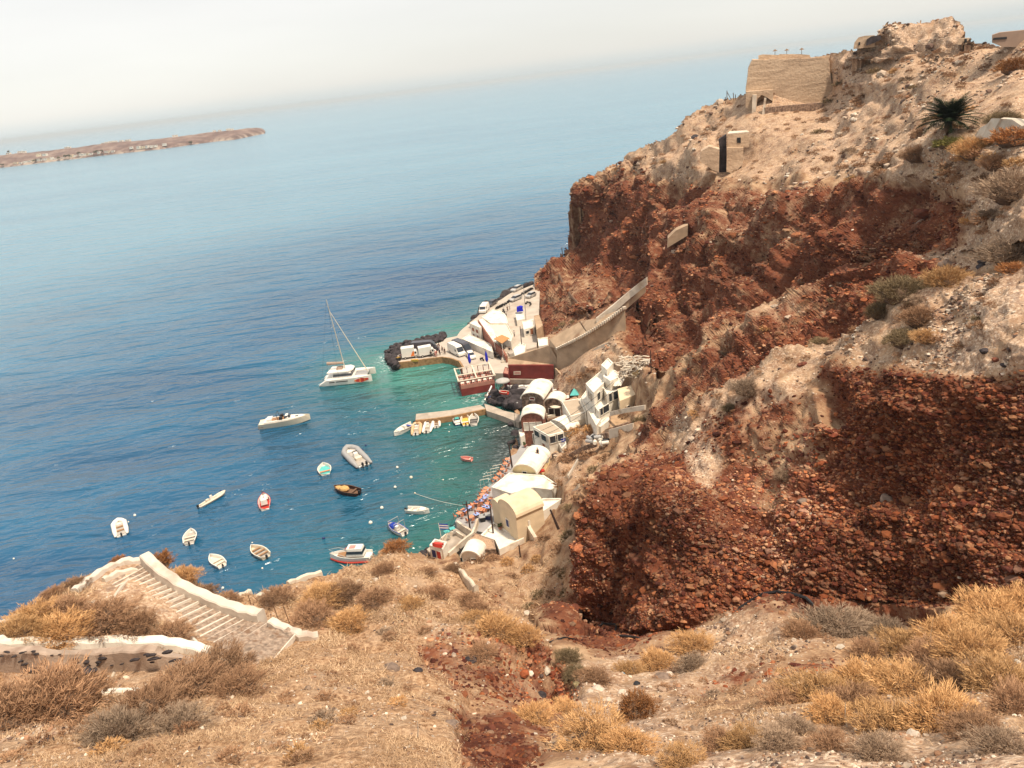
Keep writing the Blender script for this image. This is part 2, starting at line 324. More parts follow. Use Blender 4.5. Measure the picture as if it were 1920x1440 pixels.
pale = paint([(1.0, O_poly),
    (0.75, [(1120, 324), (1185, 286), (1280, 225), (1398, 172), (1480, 110), (1560, 100), (1700, 79), (1800, 76), (2300, 57), (2300, 360), (1900, 400), (1800, 350), (1600, 345), (1500, 330), (1400, 335), (1240, 340), (1215, 335)]),
    (0.9, [(1560, 100), (1700, 90), (1640, 200), (1560, 300), (1530, 250)]),
    (0.6, [(1310, 350), (1530, 345), (1480, 460), (1380, 470)]), (0.8, [(1800, 350), (2300, 340), (2300, 480), (1850, 470), (1650, 490), (1700, 480), (1790, 460)]),
    (0.9, [(1640, 487), (1700, 480), (1860, 470), (1860, 500), (1700, 500)]), (0.6, [(1240, 720), (1310, 660), (1470, 560), (1600, 495), (1640, 500), (1480, 590), (1350, 660)]),
    (0.7, [(1230, 800), (1410, 690), (1560, 640), (1700, 560), (1800, 522), (2300, 480), (2300, 690), (1920, 700), (1800, 720), (1700, 690), (1570, 680), (1500, 740), (1450, 780), (1400, 800), (1340, 830), (1250, 830)]),
    (1.0, [(1690, 640), (1800, 560), (1920, 540), (2300, 540), (2300, 680), (1800, 690)]), (1.0, [(1285, 800), (1355, 840), (1348, 905), (1318, 940), (1298, 900), (1270, 830)]),
    (0.75, [(1060, 1230), (1250, 1240), (1300, 1180), (1400, 1150), (1600, 1160), (1700, 1160), (1500, 1220), (1300, 1300), (1250, 1440), (1100, 1440)]),
    (1.0, [(1280, 1415), (2300, 1390), (2300, 1470), (1280, 1450)]), (0.7, [(1280, 1350), (1900, 1340), (1920, 1420), (1280, 1420)]),
    (0.8, [(140, 1105), (180, 1075), (262, 1050), (540, 1190), (480, 1250), (380, 1200)]), (0.7, [(0, 1190), (380, 1200), (370, 1230), (250, 1300), (0, 1290)]),
    (0.7, [(0, 1350), (150, 1340), (180, 1400), (0, 1400)]), (0.6, [(730, 1160), (860, 1150), (880, 1200), (700, 1190)]), (0.7, [(780, 1040), (1080, 900), (1120, 840), (1200, 700), (1150, 620), (1000, 600), (1000, 900), (830, 1010)]),
    (0.6, [(960, 1090), (1040, 1080), (1060, 1110), (980, 1110)]),
])
och = paint([(1.0, A_poly), (0.4, [(140, 1105), (180, 1075), (262, 1050), (540, 1190), (480, 1250), (380, 1200)]), (0.6, [(1280, 1230), (2300, 1110), (2300, 1360), (1280, 1400)]),
             (0.5, [(900, 1100), (1085, 950), (1085, 1160), (1000, 1180)]), (0.5, [(1030, 780), (1210, 790), (1085, 950), (1000, 980), (1000, 900)])], 5)
red, pale, och = red[ok], pale[ok], och[ok]
# --- relief
NG = np.zeros((len(fx), 3)); Pg = np.zeros((len(fx), 3)); Pg[ok] = P; Pg = Pg.reshape(sh + (3,))
gxv = np.zeros_like(Pg); gyv = np.zeros_like(Pg)
gxv[:, 1:-1] = Pg[:, 2:] - Pg[:, :-2]; gyv[1:-1] = Pg[2:] - Pg[:-2]
Nn = np.cross(gyv, gxv).reshape(-1, 3)[ok]; ln = np.linalg.norm(Nn, axis=1)
vd = -d / np.linalg.norm(d, axis=1)[:, None]
Nn = Nn / np.maximum(ln, 1e-9)[:, None]; flip = (Nn * vd).sum(1) < 0; Nn[flip] *= -1
dist = np.linalg.norm(P - np.array([0, 0, CAMZ]), axis=1)
# at silhouettes between sheets the finite difference is meaningless: fall back to a direction facing the viewer and up
cellm = dist * STEP / FPX
bad = (ln > cellm * 40) | ~np.isfinite(ln) | (ln < 1e-6)
Nn[bad] = vd[bad] * 0.7 + np.array([0, 0, 0.7])
steep = 1 - np.clip(Nn[:, 2], 0, 1)
far = np.clip(dist / 70, 0.35, 1.6)
v0 = P.copy()
cell = np.maximum(np.linalg.norm(gxv, axis=2), np.linalg.norm(gyv, axis=2)) / 2
cell = boxblur(np.minimum(cell, 6), 2).ravel()[ok]
def oct_(L, s=0, an=(1, 1, 1)):
    return np.clip((L / cell - 2.2) / 2.0, 0, 1) * vnoise(P * np.array(an) / (L * 0.5) + s * 3.7, s)
oc_m = (rid[ok] == 1)
h = np.zeros(len(P)) + oc_m * (1.1 * vnoise(P * np.array([.35, .35, .9]), 211) + .5 * vnoise(P * np.array([.9, .9, 2.2]), 212))
rr = np.clip(red * 1.2, 0, 1)
for L, a_soft, a_red in ((26, 1.2, 1.6), (13, 0.75, 1.0), (6.5, 0.6, 0.6), (3.2, 0.42, 0.36), (1.6, 0.20, 0.2), (0.8, 0.09, 0.11), (0.4, 0.03, 0.06), (0.2, 0.015, 0.03)):
    amp = (a_soft * (1 - rr) + a_red * rr) * np.clip(dist / 45 + 0.1, 0.2, 1.25)
    if L > 3: amp = amp * np.clip(dist / 95, 0.1, 1.3)
    h += amp * oct_(L, int(L * 10) + 1, (1, 1, 1.5))
# ledges and gullies on the cliffs
led = fbm(np.stack([P[:, 0] * 0.08, P[:, 1] * 0.08, P[:, 2] * 0.8], 1), 3, 43)
h += rr * 0.24 * far * np.clip(led * 3, -1, 1) * np.clip(2.2 - cell * 2, 0, 1)
gul = 1 - np.abs(vnoise(P * np.array([0.16, 0.16, 0.03]), 41))
h -= rr * 1.5 * far * gul ** 5
fold = vnoise(P * np.array([0.13, 0.13, 0.035]) + 5.5, 141) + .5 * vnoise(P * np.array([0.3, 0.3, 0.08]) + 2.5, 142)
h += rr * 1.3 * np.clip(dist / 60, .5, 2) * fold * np.clip((dist - 25) / 15, 0.35, 1)
S = P * np.array([1, 1, 1.8])
for lo, hi, sc in ((0, 32, 0.28), (32, 90, 0.5), (90, 400, 1.3)):       # clasts of the conglomerate
    s_ = (dist >= lo - 4) & (dist < hi + 4) & (red > 0.05)
    wgt = np.clip((dist[s_] - lo + 4) / 8, 0, 1) * np.clip((hi + 4 - dist[s_]) / 8, 0, 1) * np.clip((sc / cell[s_] - 2.4) / 2.0, 0, 1)
    f1, f2 = worley(S[s_] / sc, 20)
    h[s_] += wgt * sc * 0.5 * rr[s_] * np.clip((f2 - f1) * 2.6, 0, 1) ** 0.7
# built-up places stay calm
calm = paint([(1, [(760, 1060), (790, 1020), (960, 830), (960, 720), (1000, 540), (1060, 600), (1110, 590), (1170, 560), (1170, 620), (1090, 690), (1210, 700), (1180, 770), (1090, 820), (1040, 850), (1060, 920), (1060, 970), (1000, 1030), (880, 1060)]),
              (1, [(-60, 1195), (395, 1195), (385, 1250), (250, 1275), (-60, 1285)]), (1, [(130, 1120), (160, 1080), (262, 1050), (620, 1195), (480, 1260), (380, 1200)]), (0.8, [(1380, 120), (1570, 100), (1570, 200), (1420, 330), (1310, 330), (1370, 190)])], 2)[ok]
h *= 1 - 0.85 * calm
rg2 = rid.reshape(sh); bd = np.zeros(sh)
bd[:, 1:] += rg2[:, 1:] != rg2[:, :-1]; bd[1:] += rg2[1:] != rg2[:-1]
bd = np.clip(boxblur(np.clip(bd, 0, 1), 2) * 6, 0, 1).ravel()[ok]
h *= 1 - bd * np.clip(1.3 - dist / 150, 0.3, 1)
P = P + Nn * h[:, None]
PITS = [[(975, 740), (1000, 715), (1040, 720), (1040, 745), (1055, 745), (1055, 775), (1020, 810), (1000, 840), (975, 840)], [(995, 800), (1050, 780), (1098, 745), (1100, 770), (1060, 805), (1060, 840), (1000, 840)],
        [(1088, 735), (1130, 670), (1160, 675), (1192, 720), (1192, 750), (1120, 800), (1085, 750)], [(935, 905), (1000, 845), (1015, 890), (1050, 910), (1055, 935), (990, 975), (980, 1010), (935, 1028), (860, 1045), (860, 1010), (920, 930)],
        [(1010, 640), (1035, 650), (1040, 720), (950, 720), (880, 700), (880, 606), (1010, 540), (1010, 610)], [(1040, 652), (1100, 615), (1165, 585), (1165, 605), (1105, 632), (1050, 672)]]
pit = paint([(1.0, p_) for p_ in PITS], 2)[ok] * (rid[ok] == 4)
P[:, 2] -= 2.6 * pit
# --- hem: the land's rim drops away out of sight so no edge floats
ok4g = ok4
cnt = np.zeros(len(P), int); np.add.at(cnt, quads.ravel(), 1)
e_all = np.concatenate([quads[:, [0, 1]], quads[:, [1, 2]], quads[:, [2, 3]], quads[:, [3, 0]]])
key = np.sort(e_all, 1); kk = key[:, 0].astype(np.int64) * (len(P) + 1) + key[:, 1]
u, inv, cn = np.unique(kk, return_inverse=True, return_counts=True)
be = e_all[cn[inv] == 1]
bv = np.unique(be); mapb = {int(v): len(P) + i for i, v in enumerate(bv)}
hem = P[bv].copy(); outd = P[bv] - np.array([0, 0, CAMZ]); outd[:, 2] = 0; outd /= np.linalg.norm(outd, axis=1)[:, None]
drop = P[bv][:, 2] + 4
hem += outd * np.clip(drop * 0.35, 1.0, 14)[:, None]; hem[:, 2] = -4
hq = np.array([[a, b, mapb[int(b)], mapb[int(a)]] for a, b in be])
allP = np.concatenate([P, hem]); quads_all = np.concatenate([quads, hq])
attr = np.stack([red, pale, och], 1); attr = np.concatenate([attr, attr[bv]])

# --- loose and embedded stones: real lumps, flat-lying, bright on top and dark beneath
ICO = None
def ico():
    bm = bmesh.new(); bmesh.ops.create_icosphere(bm, subdivisions=1, radius=1.0)
    V_ = np.array([v.co[:] for v in bm.verts]); F_ = np.array([[v.index for v in f.verts] for f in bm.faces]); bm.free(); return V_, F_
IV, IF = ico()
def stones(name, pos, nor, size, colr, flat=0.62, sink=0.25, mat=None, seed=1):
    rs = np.random.RandomState(seed); n = len(pos); k = len(IV)
    ang = rs.rand(n) * 6.283; ca, sa = np.cos(ang), np.sin(ang)
    sc = np.stack([size * (0.75 + 0.7 * rs.rand(n)), size * (0.65 + 0.5 * rs.rand(n)), size * flat * (0.6 + 0.7 * rs.rand(n))], 1)
    X = IV[None] * (0.78 + 0.44 * rs.rand(n, k))[:, :, None] * sc[:, None]
    tilt = (rs.rand(n) - 0.5) * 0.9; ct, st_ = np.cos(tilt)[:, None], np.sin(tilt)[:, None]
    y, z = X[:, :, 1] * ct - X[:, :, 2] * st_, X[:, :, 1] * st_ + X[:, :, 2] * ct
    x, y = X[:, :, 0] * ca[:, None] - y * sa[:, None], X[:, :, 0] * sa[:, None] + y * ca[:, None]
    Vv = np.stack([x, y, z], 2) + (pos + nor * (size * sink)[:, None])[:, None]
    Ff = (IF[None] + (np.arange(n) * k)[:, None, None]).reshape(-1, 3)
    o = np_mesh(name, Vv.reshape(-1, 3), tris=Ff, mat=mat, smooth=False)
    add_attr(o, 'tone', np.repeat(colr, k, 0)); return o
def stone_mat():
    m, t, b = new_mat('stone'); at = nd(t, 'ShaderNodeAttribute'); at.attribute_name = 'tone'; tcn = nd(t, 'ShaderNodeTexCoord')
    n = texn(t, 'noise', 5, tcn.outputs['Object'], 5)
    c = mixc(t, 1.0, at.outputs['Color'], rampn(t, n.outputs[0], [(0.3, (0.6, 0.6, 0.6)), (0.7, (1.25, 1.2, 1.15))]), 'MULTIPLY')
    t.links.new(c, b.inputs['Base Color']); b.inputs['Roughness'].default_value = 0.92; b.inputs['Specular IOR Level'].default_value = 0.15; return m
STONE = stone_mat()
rs = np.random.RandomState(3)
inframe = (fx[ok] > -60) & (fx[ok] < 1985) & (fy[ok] > 30) & (fy[ok] < 1500)
def palette(cols, n, rs):
    c = np.array(cols)[rs.randint(0, len(cols), n)]; return c * (0.75 + 0.5 * rs.rand(n))[:, None]
REDS = [(0.21, 0.062, 0.026), (0.29, 0.105, 0.046), (0.13, 0.036, 0.018), (0.07, 0.021, 0.014), (0.33, 0.155, 0.078), (0.19, 0.085, 0.052), (0.24, 0.078, 0.032), (0.26, 0.13, 0.075), (0.085, 0.024, 0.015), (0.11, 0.030, 0.016)]
prob = np.clip(red * 1.1 - 0.1, 0, 1) * inframe * (1 - calm if False else 1)
clump = np.clip(0.8 + 1.3 * fbm(P / 3.5, 3, 71), 0.3, 1.3)
pick = np.where(rs.rand(len(P)) < prob * clump * 0.78)[0]
px_size = np.exp(rs.randn(len(pick)) * 0.55 + math.log(1.75)) * np.clip(75 / dist[pick], 0.85, 1.12); px_size = np.minimum(px_size, 10)
szs = px_size * dist[pick] / FPX
if True:
    o = stones('cliff_stones', P[pick], Nn[pick], szs, palette(REDS, len(pick), rs) * (0.7 + 0.6 * np.clip(fbm(P[pick] / 9, 3, 72) * 2.5 + .4, 0, 1))[:, None] * (1 + np.array([0.5, 1.0, 1.4])[None] * (np.clip(fbm(P[pick] / 7, 3, 79) * 3 - .1, 0, .6) * (0.4 + 0.6 * (rs.rand(len(pick)) > .5)))[:, None]), mat=STONE, sink=-0.02, flat=0.52); o['kind'] = 'stuff'
PALES = [(0.62, 0.54, 0.44), (0.45, 0.36, 0.28), (0.30, 0.21, 0.15), (0.17, 0.11, 0.085), (0.10, 0.07, 0.06), (0.36, 0.20, 0.12), (0.55, 0.44, 0.34)]
prob = np.clip(pale * 1.0 + 0.15 + 0.45 * np.clip(1.4 - dist / 35, 0, 1), 0, 1) * inframe * (1 - 0.93 * np.clip(red * 1.5, 0, 1))
clump = np.clip(0.35 + 2.4 * fbm(P / np.clip(dist / 18, 1.2, 6)[:, None], 3, 73), 0.02, 1.2)
pick = np.where(rs.rand(len(P)) < prob * clump * 0.34)[0]
px_size = np.minimum(np.exp(rs.randn(len(pick)) * 0.55 + math.log(1.5)), 8); szs = px_size * dist[pick] / FPX
LOOSE = (pick, szs)

def land_material():
    m, t, b = new_mat('hillside_earth_and_rock')
    tcn = nd(t, 'ShaderNodeTexCoord'); at = nd(t, 'ShaderNodeAttribute'); at.attribute_name = 'kinds'
    sp_ = nd(t, 'ShaderNodeSeparateColor'); t.links.new(at.outputs['Color'], sp_.inputs[0])
    ob = tcn.outputs['Object']
    mpn = nd(t, 'ShaderNodeMapping'); mpn.inputs['Scale'].default_value = (1, 1, 1.7); t.links.new(ob, mpn.inputs[0]); st = mpn.outputs[0]
    big = texn(t, 'noise', 0.12, ob, 5); mid = texn(t, 'noise', 0.7, ob, 6); fine = texn(t, 'noise', 6.0, ob, 8)
    v1 = texn(t, 'vor', 2.2, st); v2 = texn(t, 'vor', 0.95, st); v3 = texn(t, 'vor', 7.0, st)
    sc1 = nd(t, 'ShaderNodeSeparateColor'); t.links.new(v1.outputs['Color'], sc1.inputs[0])
    sc2 = nd(t, 'ShaderNodeSeparateColor'); t.links.new(v2.outputs['Color'], sc2.inputs[0])
    sc3 = nd(t, 'ShaderNodeSeparateColor'); t.links.new(v3.outputs['Color'], sc3.inputs[0])
    # red conglomerate: clasts of several tones in a red matrix
    stone = rampn(t, sc1.outputs[0], [(0.0, (0.05, 0.014, 0.010)), (0.35, (0.10, 0.028, 0.015)), (0.6, (0.16, 0.046, 0.021)), (0.85, (0.23, 0.085, 0.042)), (1.0, (0.13, 0.065, 0.045))])
    stone2 = rampn(t, sc2.outputs[1], [(0.0, (0.045, 0.013, 0.010)), (0.5, (0.12, 0.036, 0.018)), (1.0, (0.19, 0.07, 0.036))])
    redc = mixc(t, 0.45, stone, stone2)
    redc = mixc(t, mapr(t, big.outputs[0], 0.35, 0.65, 0.0, 0.6), redc, (0.19, 0.066, 0.034))
    redc = mixc(t, mapr(t, mid.outputs[0], 0.5, 0.75, 0, 0.5), redc, (0.20, 0.088, 0.05))
    # dusty tan base and pale ash with stones
    tan = rampn(t, mid.outputs[0], [(0.3, (0.17, 0.082, 0.047)), (0.5, (0.33, 0.200, 0.116)), (0.7, (0.50, 0.34, 0.21))])
    palec = rampn(t, fine.outputs[0], [(0.3, (0.25, 0.145, 0.092)), (0.5, (0.50, 0.345, 0.235)), (0.68, (0.76, 0.60, 0.45))])
    palec = mixc(t, mapr(t, sc1.outputs[1], 0.7, 0.95, 0, 0.7), palec, (0.19, 0.14, 0.115))
    ochc = rampn(t, fine.outputs[0], [(0.3, (0.17, 0.088, 0.045)), (0.5, (0.36, 0.215, 0.12)), (0.7, (0.54, 0.365, 0.225))])
    ochc = mixc(t, mapr(t, mid.outputs[0], 0.45, 0.7, 0, 0.6), ochc, (0.40, 0.29, 0.20))
    patch = texn(t, 'noise', 0.33, ob, 8); patch.inputs['Roughness'].default_value = 0.7
    palec = mixc(t, mapr(t, patch.outputs[0], 0.45, 0.62, 0, 0.8), palec, tan)
    vf = texn(t, 'noise', 34.0, ob, 5); vfc = rampn(t, vf.outputs[0], [(0.3, (0.62, 0.58, 0.55)), (0.5, (1, 1, 1)), (0.7, (1.3, 1.3, 1.3))])
    ochc = mixc(t, 1.0, ochc, vfc, 'MULTIPLY'); palec = mixc(t, 1.0, palec, vfc, 'MULTIPLY')
    edge = mth(t, 'ADD', mth(t, 'MULTIPLY', mth(t, 'SUBTRACT', patch.outputs[0], 0.5), 2.6), mth(t, 'MULTIPLY', mth(t, 'SUBTRACT', fine.outputs[0], 0.5), 0.5))
    kr = mapr(t, mth(t, 'ADD', sp_.outputs[0], edge), 0.3, 0.75)
    kp = mapr(t, mth(t, 'ADD', sp_.outputs[1], edge), 0.4, 0.85)
    ko = mapr(t, mth(t, 'ADD', sp_.outputs[2], edge), 0.4, 0.8)
    c = mixc(t, kp, tan, palec); c = mixc(t, mth(t, 'MULTIPLY', ko, mth(t, 'SUBTRACT', 1.0, mth(t, 'MULTIPLY', kp, 0.75))), c, ochc); c = mixc(t, kr, c, redc)
    # small stones strewn everywhere, light and dark
    pebble = mapr(t, sc3.outputs[0], 0.86, 0.9); pd = mapr(t, v3.outputs['Distance'], 0.30, 0.38, 1, 0)
    pc = rampn(t, sc3.outputs[2], [(0.0, (0.07, 0.045, 0.04)), (0.5, (0.34, 0.24, 0.18)), (1.0, (0.68, 0.6, 0.5))])
    c = mixc(t, mth(t, 'MULTIPLY', mth(t, 'MULTIPLY', pebble, pd), mapr(t, kr, 0, 1, 0.9, 0.25)), c, pc)
    t.links.new(c, b.inputs['Base Color']); b.inputs['Roughness'].default_value = 0.95; b.inputs['Specular IOR Level'].default_value = 0.12
    hgt = mth(t, 'ADD', mth(t, 'MULTIPLY', v1.outputs['Distance'], -0.5), mth(t, 'MULTIPLY', fine.outputs[0], 0.15))
    hgt = mth(t, 'ADD', hgt, mth(t, 'MULTIPLY', patch.outputs[0], 2.5))
    hgt = mth(t, 'ADD', hgt, mth(t, 'MULTIPLY', v3.outputs['Distance'], -0.2))
    bump(t, b, hgt, 0.6, 0.2)
    return m
LANDMAT = land_material()
hill = np_mesh('hillside', allP, quads=quads_all, mat=LANDMAT, smooth=False)
hill.data.polygons.foreach_set('use_smooth', np.concatenate([red[quads].mean(1) < 0.35, np.zeros(len(hq), bool)]))
add_attr(hill, 'kinds', attr); hill['kind'] = 'structure'
pick, szs = LOOSE
keep_ = calm[pick] < 0.5
o = stones('loose_stones', P[pick][keep_], Nn[pick][keep_], szs[keep_], palette(PALES, int(keep_.sum()), rs), mat=STONE, seed=5); o['kind'] = 'stuff'

# ------------------------------------------------------------------ sea
def geo(lo, hi, step, far_lo, far_hi, k=1.22):
    c_ = list(np.arange(lo, hi + step, step)); s = step; x = c_[-1]
    while x < far_hi: s *= k; x += s; c_.append(x)
    s = step; x = lo; l = []
    while x > far_lo: s *= k; x -= s; l.append(x)
    return np.array(l[::-1] + c_)
sx = geo(-120, 90, 3.0, -50000, 50000); sy = geo(70, 330, 3.0, -300, 65000)
SX, SY = np.meshgrid(sx, sy); V = np.stack([SX.ravel(), SY.ravel(), 0 * SX.ravel()], 1)
n_, m_ = SX.shape; I = np.arange(n_ * m_).reshape(n_, m_)
sq = np.stack([I[:-1, :-1].ravel(), I[:-1, 1:].ravel(), I[1:, 1:].ravel(), I[1:, :-1].ravel()], 1)
def seg_dist(V, pts):
    best = np.full(len(V), 1e9)
    for a, b in zip(pts[:-1], pts[1:]):
        a = np.array(a[:2]); b = np.array(b[:2]); ab = b - a
        t = np.clip(((V[:, :2] - a) @ ab) / (ab @ ab), 0, 1)
        best = np.minimum(best, np.linalg.norm(V[:, :2] - a - t[:, None] * ab, axis=1))
    return best
shore = [G(*p, 0) for p in ((1000, 560), (900, 650), (880, 700), (930, 760), (960, 800), (950, 870), (900, 950), (850, 990), (790, 1040))]
mole = [G(*p, 0) for p in ((890, 620), (800, 660), (740, 680))]
bay = [G(*p, 0) for p in ((890, 740), (800, 705), (900, 840), (870, 900))]
ds = seg_dist(V, shore); dmole = seg_dist(V, mole); dbay = seg_dist(V, bay)
nzs = fbm(V / 14.0, 4, 5)
shal = np.exp(-np.maximum(ds - 2, 0) / 13.0) + 0.75 * np.exp(-dmole / 14.0) + 0.55 * np.exp(-dbay / 18.0)
shal = np.clip(shal * (1 + 0.5 * nzs), 0, 1.2)
lite = np.clip(0.9 * np.exp(-(dmole / 17.0) ** 2) + 0.8 * np.exp(-(seg_dist(V, [G(800, 700), G(870, 720), G(880, 750)]) / 10.0) ** 2), 0, 1) * (0.8 + 0.4 * nzs)
dark = np.exp(-(seg_dist(V, [G(955, 800), G(950, 860)]) / 6.5) ** 2)
foam = np.clip(np.exp(-(seg_dist(V, shore + []) / 2.2) ** 2) * 0.0 + np.exp(-(seg_dist(V, [G(722, 668), G(732, 684), G(745, 690)]) / 1.6) ** 2) + 0.3 * np.exp(-(seg_dist(V, [G(960, 800), G(952, 870), G(905, 935)]) / 1.3) ** 2) + 0.8 * np.exp(-(seg_dist(V, [G(885, 745), G(905, 752)]) / 1.2) ** 2), 0, 1)
def sea_material():
    m, t, b = new_mat('sea_water'); tcn = nd(t, 'ShaderNodeTexCoord'); ob = tcn.outputs['Object']
    at = nd(t, 'ShaderNodeAttribute'); at.attribute_name = 'bed'; s_ = nd(t, 'ShaderNodeSeparateColor'); t.links.new(at.outputs['Color'], s_.inputs[0])
    mp1 = nd(t, 'ShaderNodeMapping'); mp1.inputs['Scale'].default_value = (0.45, 1.0, 1); mp1.inputs['Rotation'].default_value = (0, 0, R(-14)); t.links.new(ob, mp1.inputs[0])
    w1 = texn(t, 'noise', 0.55, mp1.outputs[0], 5); w2 = texn(t, 'noise', 0.13, mp1.outputs[0], 4); w3 = texn(t, 'noise', 0.028, mp1.outputs[0], 5); w4 = texn(t, 'noise', 0.006, mp1.outputs[0], 4)
    w1.inputs['Distortion'].default_value = 0.6; w2.inputs['Distortion'].default_value = 0.4
    deep = rampn(t, w3.outputs[0], [(0.3, (0.0005, 0.043, 0.120)), (0.7, (0.002, 0.098, 0.205))])
    at2 = nd(t, 'ShaderNodeAttribute'); at2.attribute_name = 'offshore_sheen'
    deep = mixc(t, mth(t, 'MULTIPLY', at2.outputs['Fac'], mapr(t, w4.outputs[0], 0.3, 0.7, 0.75, 1.0)), deep, (0.125, 0.27, 0.36))  # paler with distance from shore: sky reflection painted into the base colour
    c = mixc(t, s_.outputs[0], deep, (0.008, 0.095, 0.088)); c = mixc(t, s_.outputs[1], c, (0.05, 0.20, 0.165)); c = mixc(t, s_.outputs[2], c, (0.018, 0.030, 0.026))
    fo = texn(t, 'noise', 1.4, ob, 6)
    fm = mth(t, 'MULTIPLY', at.outputs['Alpha'], mapr(t, fo.outputs[0], 0.5, 0.62))
    c = mixc(t, fm, c, (0.8, 0.85, 0.82))
    t.links.new(c, b.inputs['Base Color']); b.inputs['IOR'].default_value = 1.55
    b.inputs['Roughness'].default_value = 0.20
    b.inputs['Specular IOR Level'].default_value = 0.5
    hgt = mth(t, 'ADD', mth(t, 'MULTIPLY', w1.outputs[0], 0.85), mth(t, 'MULTIPLY', w2.outputs[0], 4.2))
    hgt = mth(t, 'ADD', hgt, mth(t, 'MULTIPLY', w3.outputs[0], 6.0))
    bump(t, b, hgt, 1.0, 1.0)
    return m
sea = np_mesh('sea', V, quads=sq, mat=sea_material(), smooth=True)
opn = np.clip((ds - 25) / 330, 0, 1); opn = opn * opn * (3 - 2 * opn)  # weight of the painted sky reflection, growing away from the shore
add_attr(sea, 'offshore_sheen', np.stack([opn] * 3, 1))
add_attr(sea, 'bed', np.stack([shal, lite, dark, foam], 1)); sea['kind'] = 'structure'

# ------------------------------------------------------------------ far island
IS_TOP = [(-190, 318), (-60, 300), (0, 289), (60, 284), (150, 274), (200, 266), (260, 262), (330, 256), (400, 246), (450, 241), (480, 238), (492, 240), (499, 247)]
def lerp_tab(tab, x):
    for (a, b), (c, d_) in zip(tab[:-1], tab[1:]):
        if a <= x <= c: return b + (d_ - b) * (x - a) / (c - a)
    return tab[-1][1]
IS_BOT = [(-190, 340), (0, 315), (100, 303), (200, 291), (300, 280), (400, 266), (440, 262), (499, 250)]
iv, iq = [], []; xs = np.arange(-190, 500, 3.0); K = 12
for x in xs:
    sh_ = G(x, lerp_tab(IS_BOT, x), 0); dd = 1.0
    top_ray = ray(x, lerp_tab(IS_TOP, x)); Dt = sh_.y + 110; tp = Vector((top_ray.x * Dt / top_ray.y, Dt, CAMZ + top_ray.z * Dt / top_ray.y))
    ht = max(tp.z, 3)
    for k in range(K):
        u_ = k / (K - 1)
        if u_ <= 0.7: f_ = u_ / 0.7; z = ht * (0.30 * min(1, f_ * 6) + 0.70 * f_ ** 1.1) if k else -1
        else: f_ = 1.0; z = ht * (1 - (u_ - 0.7) / 0.3 * 1.1)
        y = sh_.y + 110 * (u_ / 0.7) ; xx = sh_.x + (tp.x - sh_.x) * (u_ / 0.7)
        n1 = fbm(np.array([[xx / 40., y / 40., 0.5]]), 4, 9)[0]
        iv.append((xx, y, z + (3.5 * n1 if 0 < k < 8 else 0)))
for i in range(len(xs) - 1):
    for k in range(K - 1): a = i * K + k; iq.append((a, a + K, a + K + 1, a + 1))
m_is, t_, b_is = new_mat('island_earth'); tc_ = nd(t_, 'ShaderNodeTexCoord'); n1_ = texn(t_, 'noise', 0.03, tc_.outputs['Object'], 8); n1_.inputs['Roughness'].default_value = 0.7
sx_ = nd(t_, 'ShaderNodeSeparateXYZ'); t_.links.new(tc_.outputs['Object'], sx_.inputs[0])
ci = rampn(t_, n1_.outputs[0], [(0.35, (0.10, 0.055, 0.045)), (0.5, (0.17, 0.105, 0.085)), (0.65, (0.27, 0.19, 0.15))])
ci = mixc(t_, mth(t_, 'MULTIPLY', mapr(t_, sx_.outputs[2], 2, 9, 1, 0), mapr(t_, n1_.outputs[0], 0.46, 0.56, 0, 0.8)), ci, (0.42, 0.33, 0.26))
t_.links.new(ci, b_is.inputs['Base Color']); b_is.inputs['Roughness'].default_value = 1
isl = link_mesh('island', iv, iq, m_is); isl['kind'] = 'structure'
